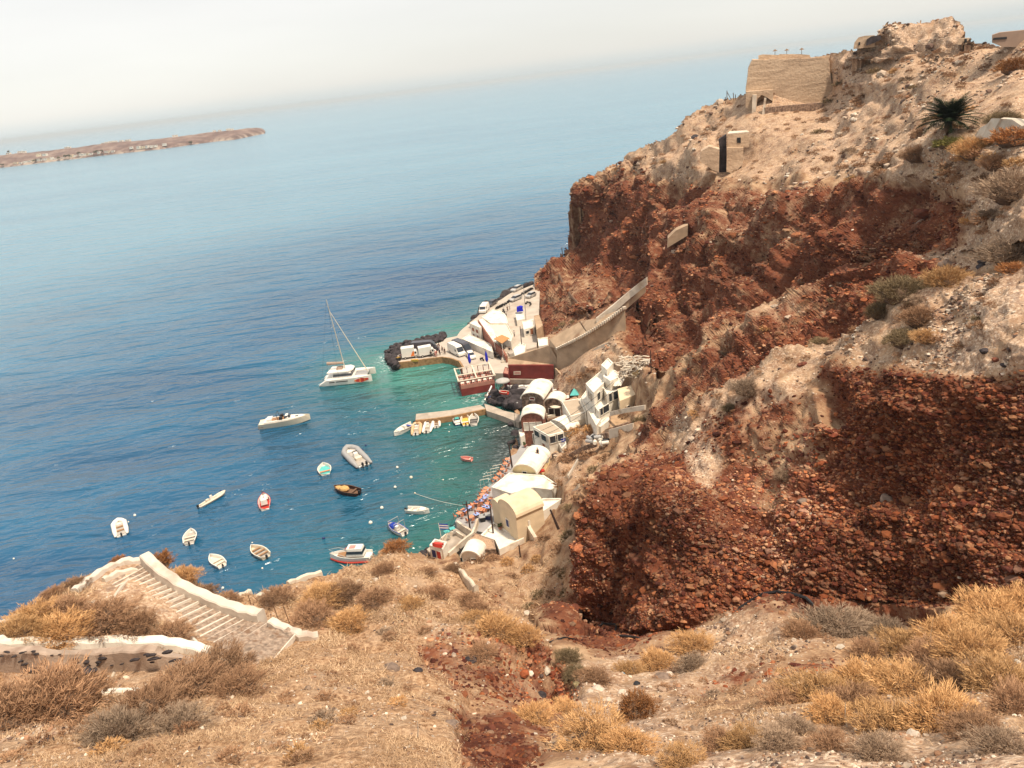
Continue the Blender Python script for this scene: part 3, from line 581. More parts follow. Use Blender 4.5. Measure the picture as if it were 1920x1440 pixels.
# ------------------------------------------------------------------ building helpers
class MB:
    def __init__(s): s.v = []; s.f = []
    def add(s, V_, F_):
        o = len(s.v); s.v += [tuple(p) for p in V_]; s.f += [tuple(i + o for i in f) for f in F_]; return s
    def box(s, c, size, rz=0.0, taper=1.0):
        x, y, z = [k / 2 for k in size]; ca, sa = math.cos(rz), math.sin(rz); V_ = []
        for dz in (-1, 1):
            k = taper if dz > 0 else 1
            for dx, dy in ((-1, -1), (1, -1), (1, 1), (-1, 1)):
                a, b = dx * x * k, dy * y * k
                V_.append((c[0] + a * ca - b * sa, c[1] + a * sa + b * ca, c[2] + dz * z))
        return s.add(V_, [(3, 2, 1, 0), (4, 5, 6, 7), (0, 1, 5, 4), (1, 2, 6, 5), (2, 3, 7, 6), (3, 0, 4, 7)])
    def tube(s, pts, r, n=6, r2=None):
        pts = [Vector(p) for p in pts]; m_ = len(pts); V_ = []; F_ = []
        for i, p in enumerate(pts):
            t = (pts[min(i + 1, m_ - 1)] - pts[max(i - 1, 0)]).normalized()
            a = t.cross(Vector((0, 0, 1)));
            if a.length < 1e-3: a = t.cross(Vector((1, 0, 0)))
            a.normalize(); b = t.cross(a)
            ri = r if r2 is None else r + (r2 - r) * i / (m_ - 1)
            if isinstance(r, (list, tuple)): ri = r[i]
            for k in range(n):
                an = 2 * math.pi * k / n; V_.append(p + a * math.cos(an) * ri + b * math.sin(an) * ri)
        for i in range(m_ - 1):
            for k in range(n): F_.append((i * n + k, i * n + (k + 1) % n, (i + 1) * n + (k + 1) % n, (i + 1) * n + k))
        F_.append(tuple(range(n))[::-1]); F_.append(tuple((m_ - 1) * n + k for k in range(n)))
        return s.add(V_, F_)
    def prism(s, poly, z0, z1):
        n = len(poly); V_ = [(p[0], p[1], z0) for p in poly] + [(p[0], p[1], z1 if not isinstance(z1, (list, tuple)) else z1[i]) for i, p in enumerate(poly)]
        return s.add(V_, [tuple(range(n))[::-1], tuple(range(n, 2 * n))] + [(i, (i + 1) % n, n + (i + 1) % n, n + i) for i in range(n)])
    def slab(s, pts, back):
        """closed slab: polygon of 3D points, pushed by vector back"""
        n = len(pts); back = Vector(back); V_ = [Vector(p) for p in pts] + [Vector(p) + back for p in pts]
        return s.add(V_, [tuple(range(n)), tuple(range(2 * n - 1, n - 1, -1))] + [(i, n + i, n + (i + 1) % n, (i + 1) % n) for i in range(n)])
    def ball(s, c, r, seg=10, ring=6, sq=1.0, zmin=-1.0):
        V_ = []; F_ = []; rr = (r, r, r * sq) if isinstance(r, (int, float)) else r
        for i in range(ring + 1):
            th = -math.pi / 2 + math.pi * i / ring
            for k in range(seg):
                ph = 2 * math.pi * k / seg
                V_.append((c[0] + rr[0] * math.cos(th) * math.cos(ph), c[1] + rr[1] * math.cos(th) * math.sin(ph), c[2] + rr[2] * max(zmin, math.sin(th))))
        for i in range(ring):
            for k in range(seg): F_.append((i * seg + k, i * seg + (k + 1) % seg, (i + 1) * seg + (k + 1) % seg, (i + 1) * seg + k))
        return s.add(V_, F_)
    def obj(s, name, mat, parent=None, off=(0, 0, 0), smooth=False, label=None):
        o = link_mesh(name, [(v[0] - off[0], v[1] - off[1], v[2] - off[2]) for v in s.v], s.f, mat, parent, smooth)
        bm = bmesh.new(); bm.from_mesh(o.data); bmesh.ops.recalc_face_normals(bm, faces=bm.faces); bm.to_mesh(o.data); bm.free()
        if smooth: o.data.polygons.foreach_set('use_smooth', [True] * len(o.data.polygons))
        if label: o['label'] = label
        return o
def tag(o, label, cat, group=None, kind=None):
    if label: o['label'] = label
    if cat: o['category'] = cat
    if group: o['group'] = group
    if kind: o['kind'] = kind
    elif cat: o['kind'] = 'thing'
    return o
def root(name, label, cat, loc=(0, 0, 0), rz=0.0, group=None):
    o = bpy.data.objects.new(name, None); COL.objects.link(o); o.location = loc; o.rotation_euler = (0, 0, rz); o.empty_display_size = 0.5
    return tag(o, label, cat, group)
def copy_tree(o, parent=None):
    c = o.copy(); COL.objects.link(c)
    if parent is not None: c.parent = parent
    for ch in list(o.children): copy_tree(ch, c)
    return c
def heading(a, b): return math.atan2(b.y - a.y, b.x - a.x)
def on_plane(px, py, p0, n):
    d = ray(px, py); o = Vector((0, 0, CAMZ)); t = (p0 - o).dot(n) / d.dot(n); return o + d * t
def face_plane(a, b):
    """vertical plane through a and b, normal towards the camera"""
    u_ = Vector((b.x - a.x, b.y - a.y, 0)).normalized(); n = Vector((u_.y, -u_.x, 0))
    if n.dot(Vector((0, 0, 0)) - Vector((a.x, a.y, 0))) < 0: n = -n
    return a, n
# ------------------------------------------------------------------ shared materials
WHITE = smat('whitewash', (0.76, 0.70, 0.60), 0.85, 0.08, 0.9, 0.2, stain=(0.55, 0.47, 0.37))
CREAM = smat('cream_plaster', (0.70, 0.56, 0.38), 0.88, 0.08, 0.6, 0.2, stain=(0.55, 0.42, 0.29))
YELLOW = smat('yellow_plaster', (0.74, 0.60, 0.34), 0.88, 0.06, 0.6)
BEIGE = smat('bare_plaster', (0.43, 0.30, 0.195), 0.92, 0.16, 0.5, 0.4, stain=(0.25, 0.145, 0.085))
CONC = smat('concrete', (0.42, 0.35, 0.28), 0.9, 0.12, 0.7, 0.3, stain=(0.28, 0.22, 0.17))
PAVE = smat('paving', (0.47, 0.40, 0.33), 0.9, 0.10, 0.35, 0.2, stain=(0.36, 0.29, 0.23))
GREYFLOOR = smat('grey_floor', (0.33, 0.31, 0.30), 0.9, 0.1, 0.5)
OLDWASH = smat('old_whitewash', (0.64, 0.55, 0.44), 0.92, 0.1, 0.7, 0.4, stain=(0.40, 0.29, 0.20))
REDW = smat('oxblood_plaster', (0.20, 0.035, 0.028), 0.8, 0.18, 0.5, 0.2)
REDF = smat('terracotta_floor', (0.42, 0.19, 0.14), 0.8, 0.12, 0.9)
BRICK = smat('red_brick', (0.30, 0.12, 0.08), 0.9, 0.25, 2.5, 0.5)
STONEW = smat('rubble_wall', (0.30, 0.20, 0.14), 0.95, 0.45, 2.2, 0.8, stain=(0.14, 0.08, 0.06))
DKROCK = smat('dark_rock', (0.050, 0.040, 0.042), 0.9, 0.4, 1.2, 0.6)
BROOF = smat('flat_roof', (0.42, 0.33, 0.24), 0.9, 0.07, 0.5)
WOOD = smat('weathered_wood', (0.16, 0.09, 0.055), 0.85, 0.2, 3)
DKWOOD = smat('dark_pole', (0.055, 0.032, 0.028), 0.85, 0.2, 3)
DOORW = smat('brown_door', (0.27, 0.10, 0.05), 0.7, 0.15, 3)
BLUE = smat('blue_paint', (0.012, 0.04, 0.33), 0.5, 0.1, 2)
DKBLUE = smat('dark_blue', (0.02, 0.03, 0.12), 0.5, 0.1, 2)
BLACK = smat('black_trim', (0.018, 0.018, 0.02), 0.5, 0.1, 2)
GLASS = smat('dark_glass', (0.03, 0.035, 0.045), 0.12, 0.1, 1, spec=0.6)
GEL = smat('gelcoat', (0.78, 0.73, 0.65), 0.3, 0.03, 0.8, spec=0.5)
GELC = smat('cream_gelcoat', (0.72, 0.62, 0.46), 0.35, 0.04, 0.8, spec=0.5)
DECK = smat('deck_grey', (0.40, 0.36, 0.31), 0.6, 0.08, 2)
TEAK = smat('teak', (0.32, 0.17, 0.08), 0.6, 0.15, 4)
GREYT = smat('grey_rubber', (0.33, 0.32, 0.31), 0.55, 0.06, 2)
RED = smat('red_paint', (0.50, 0.045, 0.03), 0.45, 0.1, 2)
PINK = smat('faded_pink', (0.62, 0.26, 0.22), 0.5, 0.1, 2)
ORANGE = smat('orange_paint', (0.72, 0.20, 0.05), 0.5, 0.1, 2)
TEAL = smat('teal_paint', (0.10, 0.45, 0.42), 0.5, 0.08, 2)
LBLUE = smat('light_blue_cloth', (0.30, 0.38, 0.66), 0.8, 0.12, 3)
METAL = smat('pale_metal', (0.55, 0.53, 0.50), 0.35, 0.05, 2, metal=0.6)
SILVER = smat('silver_paint', (0.52, 0.50, 0.47), 0.3, 0.04, 1, metal=0.3, spec=0.5)
CARW = smat('white_car_paint', (0.76, 0.72, 0.65), 0.3, 0.04, 1, spec=0.5)
CARD = smat('dark_car_paint', (0.06, 0.055, 0.065), 0.25, 0.05, 1, spec=0.6)
TAUPE = smat('taupe_canvas', (0.36, 0.26, 0.20), 0.85, 0.08, 2)
SKIN = smat('skin', (0.45, 0.25, 0.17), 0.6, 0.05, 4)
CANVAS = smat('cream_canvas', (0.68, 0.59, 0.46), 0.85, 0.05, 1)
THATCH = smat('thatch', (0.34, 0.22, 0.12), 0.95, 0.2, 5)
STRAWY = smat('yellow_paint', (0.70, 0.42, 0.08), 0.6, 0.08, 2)
GREENP = smat('green_plastic', (0.12, 0.42, 0.16), 0.5, 0.08, 2)

# ------------------------------------------------------------------ buildings
def opening(parent, name, p0, u_, n, s_, zb, wd, ht, off, mat=GLASS, frame=WHITE, label=None):
    """window or door on a wall through p0 along u_, outward normal n: frame box proud of the wall plus a recessed leaf"""
    c = p0 + u_ * s_ + n * 0.03; zc = zb + ht / 2; rz = math.atan2(u_.y, u_.x)
    f = MB()
    for sx_ in (-1, 1): f.box((c.x + u_.x * sx_ * (wd / 2 + .05), c.y + u_.y * sx_ * (wd / 2 + .05), zc), (0.10, 0.14, ht + 0.2), rz)
    f.box((c.x, c.y, zb + ht + .05), (wd, 0.14, 0.10), rz); f.box((c.x, c.y, zb - .05), (wd, 0.18, 0.10), rz)
    o = f.obj(name, frame, parent, off, label=label)
    g = MB().box((c.x, c.y, zc), (wd, 0.05, ht), rz); g.obj('leaf' if name == 'door' else 'pane', mat, o, off)
    return o
def block(name, label, cat, roofpx, z, base, wall=WHITE, roof=None, parapet=0.35, op=(), group=None, extra=None, pz=None):
    """flat-roofed house: roof corners seen at roofpx lie at height z. op: (edge, t, zbottom above base, w, h, kind, mat)"""
    P_ = [G(x, y, z) for x, y in roofpx]
    if sum(a.x * b.y - b.x * a.y for a, b in zip(P_, P_[1:] + P_[:1])) < 0: P_ = P_[::-1]; rev = True
    else: rev = False
    c = sum(P_, Vector()) / len(P_); off = Vector((c.x, c.y, base))
    r = root(name, label, cat, off, group=group)
    zt = z - (parapet or 0.0)
    MB().prism(P_, base - 3.0, zt).obj('wall', wall, r, off)
    inn = [p + (c - p).normalized() * 0.34 for p in P_]
    MB().prism(inn, zt + 0.003, zt + 0.06).obj('roof', roof or wall, r, off)
    if parapet:
        f = MB(); n = len(P_)
        V_ = [(p.x, p.y, zt) for p in P_] + [(p.x, p.y, z) for p in P_] + [(p.x, p.y, z) for p in inn] + [(p.x, p.y, zt) for p in inn]
        f.add(V_, [(i, (i + 1) % n, n + (i + 1) % n, n + i) for i in range(n)] + [(n + i, n + (i + 1) % n, 2 * n + (i + 1) % n, 2 * n + i) for i in range(n)] + [(2 * n + i, 2 * n + (i + 1) % n, 3 * n + (i + 1) % n, 3 * n + i) for i in range(n)])
        f.obj('parapet', wall, r, off)
    for e_, t_, zb, wd, ht, kd, mt_ in op:
        n = len(P_); i = (n - 2 - e_) % n if rev else e_
        a, b = P_[i], P_[(i + 1) % n]; a = Vector((a.x, a.y, 0)); b = Vector((b.x, b.y, 0))
        if rev: a, b = b, a
        u_ = (b - a).normalized(); nn = Vector((u_.y, -u_.x, 0))
        if nn.dot(Vector((c.x, c.y, 0)) - a) > 0: nn = -nn
        opening(r, kd, a, u_, nn, t_ * (b - a).length, base + zb, wd, ht, off, mt_)
    return r
def barrel(name, label, fl, fr, bk, z, base, rise, wall=WHITE, roof=WHITE, over=0.25, op=(), group=None, cat='house', depth=None, n=12):
    """vaulted house: front eaves seen at fl and fr (height z), bk = a back eave"""
    a, b, c = G(*fl, z), G(*fr, z), G(*bk, z); u_ = (b - a); W_ = u_.length; u_.normalize()
    v_ = Vector((-u_.y, u_.x, 0));
    if v_.dot(c - a) < 0: v_ = -v_
    L_ = depth or v_.dot(c - a); off = Vector(((a.x + b.x) / 2, (a.y + b.y) / 2, base))
    r = root(name, label, cat, off, group=group); w = MB()
    def arc(rad_add, k): 
        th = math.pi * k / n; return (W_ / 2 + rad_add) * (1 - math.cos(th)) - rad_add, (rise + rad_add * 0.8) * math.sin(th)
    front = [a + u_ * arc(0, k)[0] + Vector((0, 0, arc(0, k)[1])) for k in range(n + 1)]
    poly = [Vector((a.x, a.y, base - 2.5)), *front, Vector((b.x, b.y, base - 2.5))]
    w.slab(poly, v_ * L_); w.obj('wall', wall, r, off)
    rf = MB(); V_ = []
    for yy in (-over, L_ + 0.1):
        for rad in (0.02, 0.24):
            for k in range(n + 1):
                s_, h_ = arc(rad, k); V_.append(a + u_ * s_ + v_ * yy + Vector((0, 0, h_)))
    m_ = n + 1; F_ = []
    for k in range(n):
        F_ += [(m_ + k, m_ + k + 1, 3 * m_ + k + 1, 3 * m_ + k), (k, 2 * m_ + k, 2 * m_ + k + 1, k + 1), (k, k + 1, m_ + k + 1, m_ + k), (2 * m_ + k, 3 * m_ + k, 3 * m_ + k + 1, 2 * m_ + k + 1)]
    F_ += [(0, m_, 3 * m_, 2 * m_), (n, 2 * m_ + n, 3 * m_ + n, m_ + n)]
    rf.add(V_, F_); rf.obj('roof', roof, r, off, smooth=False)
    nn = -v_
    for side, t_, zb, wd, ht, kd, mt_ in op:
        if side == 'f': opening(r, kd, Vector((a.x, a.y, 0)), u_, nn, t_ * W_, base + zb, wd, ht, off, mt_)
        elif side == 'l': opening(r, kd, Vector((a.x, a.y, 0)), v_, -u_, t_ * L_, base + zb, wd, ht, off, mt_)
        else: opening(r, kd, Vector((b.x, b.y, 0)), v_, u_, t_ * L_, base + zb, wd, ht, off, mt_)
    return r
def lowwall(name, label, tops, hts, th, mat, cat='wall', capmat=None, group=None, parts=True):
    """wall along pixel polyline tops [(px,py,z)], heights hts metres, thickness th (to the far side)"""
    T = [G(x, y, z) if z is not None else None for x, y, z in tops]; n = len(T)
    if isinstance(hts, (int, float)): hts = [hts] * n
    off = Vector((T[0].x, T[0].y, T[0].z - hts[0])); V_ = []
    for i, p in enumerate(T):
        t = (T[min(i + 1, n - 1)] - T[max(i - 1, 0)]); t.z = 0; t.normalize(); s_ = Vector((-t.y, t.x, 0))
        if s_.dot(Vector((p.x, p.y, 0))) < 0: s_ = -s_
        V_ += [Vector((p.x, p.y, p.z - hts[i])), p.copy(), p + s_ * th, Vector((p.x, p.y, p.z - hts[i])) + s_ * th]
    F_ = []
    for i in range(n - 1):
        for k in range(4): F_.append((i * 4 + k, i * 4 + (k + 1) % 4, (i + 1) * 4 + (k + 1) % 4, (i + 1) * 4 + k))
    F_ += [(0, 3, 2, 1), tuple((n - 1) * 4 + k for k in range(4))]
    o = MB().add(V_, F_).obj(name, mat, None, off); o.location = off; return tag(o, label, cat, group)
def pole(label, top, base_px, zb, r=0.14, mat=DKWOOD, arm=None, name='utility_pole', group=None):
    b = G(*base_px, zb); p0, n = face_plane(b, b + Vector((1, 0, 0))); t = on_plane(*top, p0, n); t.y = b.y
    rt = root(name, label, 'pole', b, group=group); MB().tube([(0, 0, -1), t - b], r, 7, r * 0.65).obj('shaft', mat, rt)
    if arm:
        k = MB().box((t - b) - Vector((0, 0, 0.5)), (arm, 0.1, 0.1)); 
        for s_ in (-0.45, 0, 0.45): k.tube([(t - b) + Vector((s_ * arm, 0, -0.45)), (t - b) + Vector((s_ * arm, 0, -0.2))], 0.05)
        k.obj('crossarm', mat, rt)
    return rt
def span(name, label, a, b, sag=1.0, r=0.025, mat=BLACK, cat='cable'):
    pts = [a.lerp(b, i / 14) - Vector((0, 0, sag * 4 * (i / 14) * (1 - i / 14))) for i in range(15)]
    o = MB().tube([p - a for p in pts], r, 4).obj(name, mat); o.location = a; return tag(o, label, cat)
# ------------------------------------------------------------------ harbour ground
QZ, CZ = 1.5, 3.0
def flat(name, px, z, z0, mat):
    P_ = [G(x, y, z) for x, y in px]; o = MB().prism(P_, z0, z).obj(name, mat); o['kind'] = 'structure'; return o
flat('quay', [(740, 681), (773, 677.5), (795, 674), (828, 670), (845, 672.5), (860, 678), (867, 690), (868, 700), (948, 700), (965, 688), (965, 640), (905, 606), (881, 606), (868, 616), (862, 622), (857, 630), (837, 634), (826, 642), (812, 645), (783, 650), (756, 660), (741, 671)], QZ, -2, PAVE)
flat('car_park', [(880, 605), (894, 595), (902, 586), (915, 574), (930, 566), (939, 562), (952, 553), (962, 547), (984, 540), (1001, 533), (1012, 545), (1010, 600), (1006, 650), (955, 664), (908, 618)], CZ, -1, PAVE)
flat('pier', [(780, 776), (845, 769), (900, 759), (912, 767), (852, 780), (779, 789)], 1.1, -2, CONC)
flat('shore_path', [(908, 757), (925, 762), (945, 770), (972, 776), (985, 786), (972, 792), (945, 781), (912, 770)], 1.3, -1.5, CONC)
flat('promenade', [(976, 835), (968, 850), (952, 858), (940, 885), (918, 912), (905, 925), (885, 945), (862, 962), (853, 978), (868, 990), (905, 998), (945, 1000), (980, 935), (990, 900), (1005, 862), (1003, 838)], 1.6, -1.5, GREYFLOOR)
flat('lower_landing', [(800, 1030), (830, 1006), (842, 998), (852, 990), (885, 1000), (880, 1010), (845, 1040), (815, 1045)], 1.2, -1.5, CONC)
# rim stones of the pier and mole: kerbs
def kerb(pxs, z, label, mat=STONEW, h=0.9, th=0.5):
    return lowwall('quay_kerb', label, [(x, y, z) for x, y in pxs], h, th, mat, 'kerb')
kerb([(740, 680.5), (773, 677), (795, 673.5), (828, 669.5), (845, 672), (860, 677.5), (867, 689)], QZ + 0.18, 'ochre stone edge of the curved quay above the green water', smat('ochre_stone', (0.33, 0.19, 0.09), 0.9, 0.25, 1.5, 0.4), 2.2, 0.45)
kerb([(779, 788.5), (815, 785), (852, 779.5), (912, 767)], 1.25, 'ochre stone edge of the straight boat pier', smat('ochre_stone', (0.33, 0.19, 0.09)), 1.9, 0.4)

# ------------------------------------------------------------------ boulders of the breakwater
def boulder_mesh(seed):
    bm = bmesh.new(); bmesh.ops.create_icosphere(bm, subdivisions=2, radius=1.0); rs_ = random.Random(seed)
    P0 = np.array([v.co[:] for v in bm.verts]); f1, f2 = worley(P0 * 0.9 + seed * 5.1, seed)
    nz = fbm(P0 * 1.1 + seed * 9.1, 3, seed)
    for v, a, b in zip(bm.verts, nz, f1): v.co = Vector(v.co) * (0.85 + 0.45 * a + 0.2 * (b - 0.5)); v.co.z *= 0.78
    me = bpy.data.meshes.new('boulder'); bm.to_mesh(me); bm.free(); me.materials.append(DKROCK); return me
BM_ = [boulder_mesh(s_) for s_ in range(6)]
def lerp2(tab, t):
    t *= len(tab) - 1; i = min(int(t), len(tab) - 2); f_ = t - i; return tuple(a + (b - a) * f_ for a, b in zip(tab[i], tab[i + 1]))
outer = [(742, 690), (730, 681), (724, 672), (724, 658), (731, 650), (745, 646), (758, 641), (770, 638), (783, 637), (795, 632), (807, 631), (820, 628), (832, 624)]
inner = [(744, 684), (740, 678), (741, 670), (744, 666), (752, 662), (760, 658), (770, 654), (780, 650), (790, 648), (800, 646), (812, 644), (824, 641), (836, 634)]
rb = random.Random(5)
def boulder(p, s_, label, group):
    o = bpy.data.objects.new('boulder', BM_[rb.randrange(6)]); COL.objects.link(o); o.location = p
    o.scale = (s_ * rb.uniform(.8, 1.25), s_ * rb.uniform(.8, 1.2), s_ * rb.uniform(.75, 1.1)); o.rotation_euler = (rb.uniform(-.5, .5), rb.uniform(-.5, .5), rb.uniform(0, 6.28)); tag(o, label, 'boulder', group)
for i in range(34):
    for j in range(3):
        t = (i + rb.uniform(0, .9)) / 34; u_ = (j + rb.uniform(0.1, .9)) / 3
        a, b = lerp2(outer, t), lerp2(inner, t); q_ = (a[0] + (b[0] - a[0]) * u_, a[1] + (b[1] - a[1]) * u_)
        z = 0.2 + 1.9 * u_ ; boulder(G(*q_, z), rb.uniform(0.75, 1.25), 'dark lava boulder piled on the outer side of the breakwater', 'breakwater boulders')
for (x, y, s_) in ((884, 606, 1.2), (892, 600, 1.5), (889, 594, 1.6), (898, 592, 1.7), (902, 583, 1.5), (907, 577, 1.7), (912, 572, 1.5), (921, 567, 1.2), (930, 563, 1.1), (938, 560, 1.3), (944, 556, 2.0), (949, 550, 2.1), (955, 545, 1.9), (960, 541, 1.8), (966, 540, 1.5), (975, 537, 1.4), (988, 533, 1.6), (996, 530, 1.6), (912, 566, 1.2), (925, 563, 1.0)):
    boulder(G(x, y + 2, 1.0), s_, 'dark boulder on the sea edge of the upper car park', 'car park sea boulders')
for (x, y, s_, z) in ((926, 735, 1.4, .8), (935, 742, 1.8, 1), (944, 738, 1.6, 1.2), (952, 745, 2.0, 1), (962, 740, 2.1, 1.3), (970, 748, 2.0, 1.2), (940, 752, 1.8, .8), (955, 757, 2.0, .9), (968, 760, 2.0, 1), (930, 755, 1.3, .5), (918, 745, 1.1, .3), (922, 752, 1.1, .4), (950, 732, 1.5, 2), (965, 730, 1.5, 2.2), (975, 738, 1.6, 2), (978, 755, 1.7, 1), (960, 795, 1.0, .2), (966, 812, 1.0, .2), (958, 830, .9, .1), (967, 840, .8, .2)):
    boulder(G(x, y, z), s_, 'large dark rock at the water below the vaulted houses', 'rocks under the vaulted houses')
for (x, y, s_) in ((803, 1032, .7), (809, 1036, .8), (800, 1037, .6), (816, 1041, .7), (795, 1040, .6), (806, 1041, .7), (792, 1036, .5)):
    boulder(G(x, y, .4), s_, 'reddish shore rock below the landing with the boat shed', 'rocks below the landing')

# ------------------------------------------------------------------ retaining walls and ramps
def panel(name, label, pts, a, b, back, mat, cat='wall', group=None, parent=None):
    p0, n = face_plane(a, b); P_ = [on_plane(x, y, p0, n) for x, y in pts]; off = min(P_, key=lambda v: v.z).copy()
    o = MB().slab(P_, Vector((a.x, a.y, 0)).normalized() * back).obj(name, mat, parent, off if parent is None else parent.location)
    if parent is None: o.location = off; tag(o, label, cat, group)
    return o, (p0, n)
wl, (wp, wn) = panel('retaining_wall', 'long oxblood red wall with a pale sign above the narrow terrace', [(956, 712), (1039, 714), (1038, 685), (953, 685)], G(956, 712, 3.0), G(1039, 714, 3.0), 0.6, REDW)
su = Vector((-wn.y, wn.x, 0)); 
sp0 = [on_plane(x, y, wp + wn * 0.06, wn) for x, y in ((963, 703), (976, 702.5), (976, 696), (963, 696.5))]
sg = root('wall_sign', 'pale rectangular sign fixed to the long oxblood wall', 'sign', sp0[0]); MB().slab(sp0, -wn * 0.05).obj('board', CANVAS, sg, sp0[0])
tx = MB()
for yy in (698.4, 700.6):
    x = 965.0
    while x < 974.5:
        wx = 0.8 + 0.5 * (math.sin(x * 9) * .5 + .5); q_ = [on_plane(x + dx, yy + dy, wp + wn * 0.075, wn) for dx, dy in ((0, .55), (wx, .55), (wx, -.55), (0, -.55))]; tx.slab(q_, -wn * 0.01); x += wx + 0.35
tx.obj('lettering', RED, sg, sp0[0])
panel('retaining_wall', 'grey concrete footing under the long oxblood wall', [(955, 719), (1040, 720), (1040, 712.5), (955, 711)], G(955, 719, 2.4), G(1040, 720, 2.4), 0.4, CONC)
def ramp(label, top, mat=BEIGE, name='ramp_wall'):
    """sloping plastered mass: polygon of (px,py,z), solid down into the hill"""
    P_ = [G(x, y, z) for x, y, z in top]; off = Vector((P_[0].x, P_[0].y, min(p.z for p in P_) - 3)); n = len(P_)
    V_ = [p.copy() for p in P_] + [Vector((p.x, p.y, off.z)) for p in P_]
    o = MB().add(V_, [tuple(range(n)), tuple(range(2 * n - 1, n - 1, -1))] + [(i, (i + 1) % n, n + (i + 1) % n, n + i) for i in range(n)]).obj(name, mat, None, off); o.location = off
    return tag(o, label, 'ramp')
ramp('wide beige plastered ramp just above the oxblood wall', [(952, 684, 6.0), (1040, 684, 6.2), (1043, 670, 8.2), (1030, 648, 10.5), (990, 658, 8.0), (952, 672, 6.8)])
ramp('beige plastered slope of the big stair ramp, nearer half below the stepped kerb', [(1044, 684, 6.6), (1058, 685, 6.8), (1110, 645, 12.0), (1172, 622, 15.5), (1172, 578, 20.0), (1102, 626, 14.6), (1044, 654, 10.2)])
ramp('beige plastered slope of the big stair ramp, farther half beside the dark shed', [(1030, 650, 9.6), (1044, 653.5, 10.1), (1101, 625.5, 14.5), (1086, 604, 15.0), (1030, 636, 11.0)])
ramp('small beige plastered slope at the top of the big stair ramp', [(1103, 625, 14.7), (1171, 577, 20.1), (1118, 597, 17.0), (1088, 602, 15.3)])
st = root('stepped_kerb', 'whitewashed zigzag kerb stones climbing the big beige ramp', 'kerb', G(1045, 654, 10.2))
for i in range(34):
    t = i / 33; q_ = (1046 + t * 124, 653 - t * 76 + 6 * math.sin(t * 3.1)); z = 10.35 + t * 9.8
    p = G(q_[0], q_[1], z); MB().box(p, (0.85, 0.5, 0.5), 0.5).obj('kerb_stone', OLDWASH, st, st.location)
lowwall('parapet_wall', 'pale old parapet along the upper stair that climbs to the cliff foot', [(1118, 597, 17.5), (1150, 572, 20.0), (1180, 546, 22.5), (1212, 520, 25.5)], 1.6, 0.6, OLDWASH)
lowwall('parapet_wall', 'lower beige side wall of the upper stair below the red cliff', [(1120, 604, 16.6), (1152, 580, 19.0), (1184, 553, 21.6), (1210, 530, 24.0)], 2.0, 0.5, BEIGE)
lowwall('rubble_wall', 'dark rubble terrace wall below the big beige ramp', [(1055, 700, 6.5), (1075, 692, 7.5), (1100, 672, 9.5), (1120, 655, 11.5), (1140, 650, 12.2)], 2.2, 0.7, STONEW)
lowwall('rubble_wall', 'low ruined stone wall on the slope behind the white house', [(1100, 665, 10.6), (1120, 650, 12.8), (1145, 640, 14.3)], 0.8, 0.5, OLDWASH)
lowwall('parapet_wall', 'curving beige parapet stair between the oxblood wall and the white house', [(1040, 690, 6.0), (1052, 703, 5.6), (1066, 713, 5.6), (1080, 724, 5.4), (1093, 738, 5.2)], 2.6, 0.35, BEIGE)
lowwall('rubble_wall', 'whitewashed terrace edge wall right of the white house', [(1141, 806, 12.2), (1163, 800, 13.6), (1186, 794, 15.0)], 1.6, 0.3, OLDWASH)
lowwall('rubble_wall', 'thin whitewashed wall running from the white house towards the red cliff', [(1143, 772, 12.6), (1180, 764, 15.6), (1208, 760, 17.2)], 0.8, 0.3, OLDWASH)
lowwall('rubble_wall', 'stone wall behind the dumped black drums', [(1120, 815, 10.4), (1140, 811, 11.4)], 1.0, 0.4, STONEW)
lowwall('whitewashed_kerb', 'white sloping gutter wall on the brown slope above the flat white roof', [(1066, 892, 8.8), (1073, 880, 9.6), (1084, 861, 11.0)], 0.5, 0.3, OLDWASH)

# ------------------------------------------------------------------ houses
r = barrel('vaulted_house', 'stone house with the largest white barrel roof, beside the dark rocks', (978, 747), (1018, 748), (1006, 722), 7.0, 2.5, 1.25, wall=STONEW, roof=WHITE, op=[('f', .5, 4.3, .9, .45, 'window', REDW), ('f', .5, 1.6, 1.1, 1.6, 'window', REDW)])
r = barrel('vaulted_house', 'red brick vaulted house with three white shuttered doors over the water', (977, 787), (1018, 785), (982, 772), 6.0, 0.9, 1.3, wall=BRICK, roof=WHITE, op=[('f', .2, 2.9, .8, 1.5, 'window', WHITE), ('f', .5, 2.9, 1.0, 1.5, 'window', WHITE), ('f', .8, 2.9, .8, 1.5, 'window', WHITE), ('f', .62, .2, 1.3, 1.9, 'door', DKWOOD)])
r = barrel('vaulted_house', 'small stone house with a narrow white arched front behind the round parasol', (1022, 756), (1053, 757), (1026, 744), 5.6, 2.2, 1.1, wall=STONEW, roof=WHITE, op=[('f', .35, .6, 1.1, 1.7, 'door', DKWOOD), ('f', .7, .6, 1.2, 1.7, 'door', DKWOOD)])
r = barrel('vaulted_house', 'low white vaulted roof with a round hole between two beige flat roofs', (1034, 792), (1064, 806), (1050, 781), 5.6, 2.5, 0.9, op=[('f', .72, 1.6, .7, .7, 'window', GLASS)])
r = barrel('vaulted_house', 'long white vaulted house with a yellow gable at the promenade', (962, 884), (1006, 888), (981, 849), 4.6, 1.6, 1.5, wall=YELLOW, op=[('f', .5, 2.6, .7, .6, 'window', GLASS)])
r = barrel('vaulted_house', 'large cream vaulted house with a blue window and thick plain walls', (935, 946), (967, 970), (979, 921), 7.0, 1.8, 1.4, wall=CREAM, roof=CREAM, over=0.02, op=[('f', .45, 2.4, .8, 1.2, 'window', DKBLUE)])
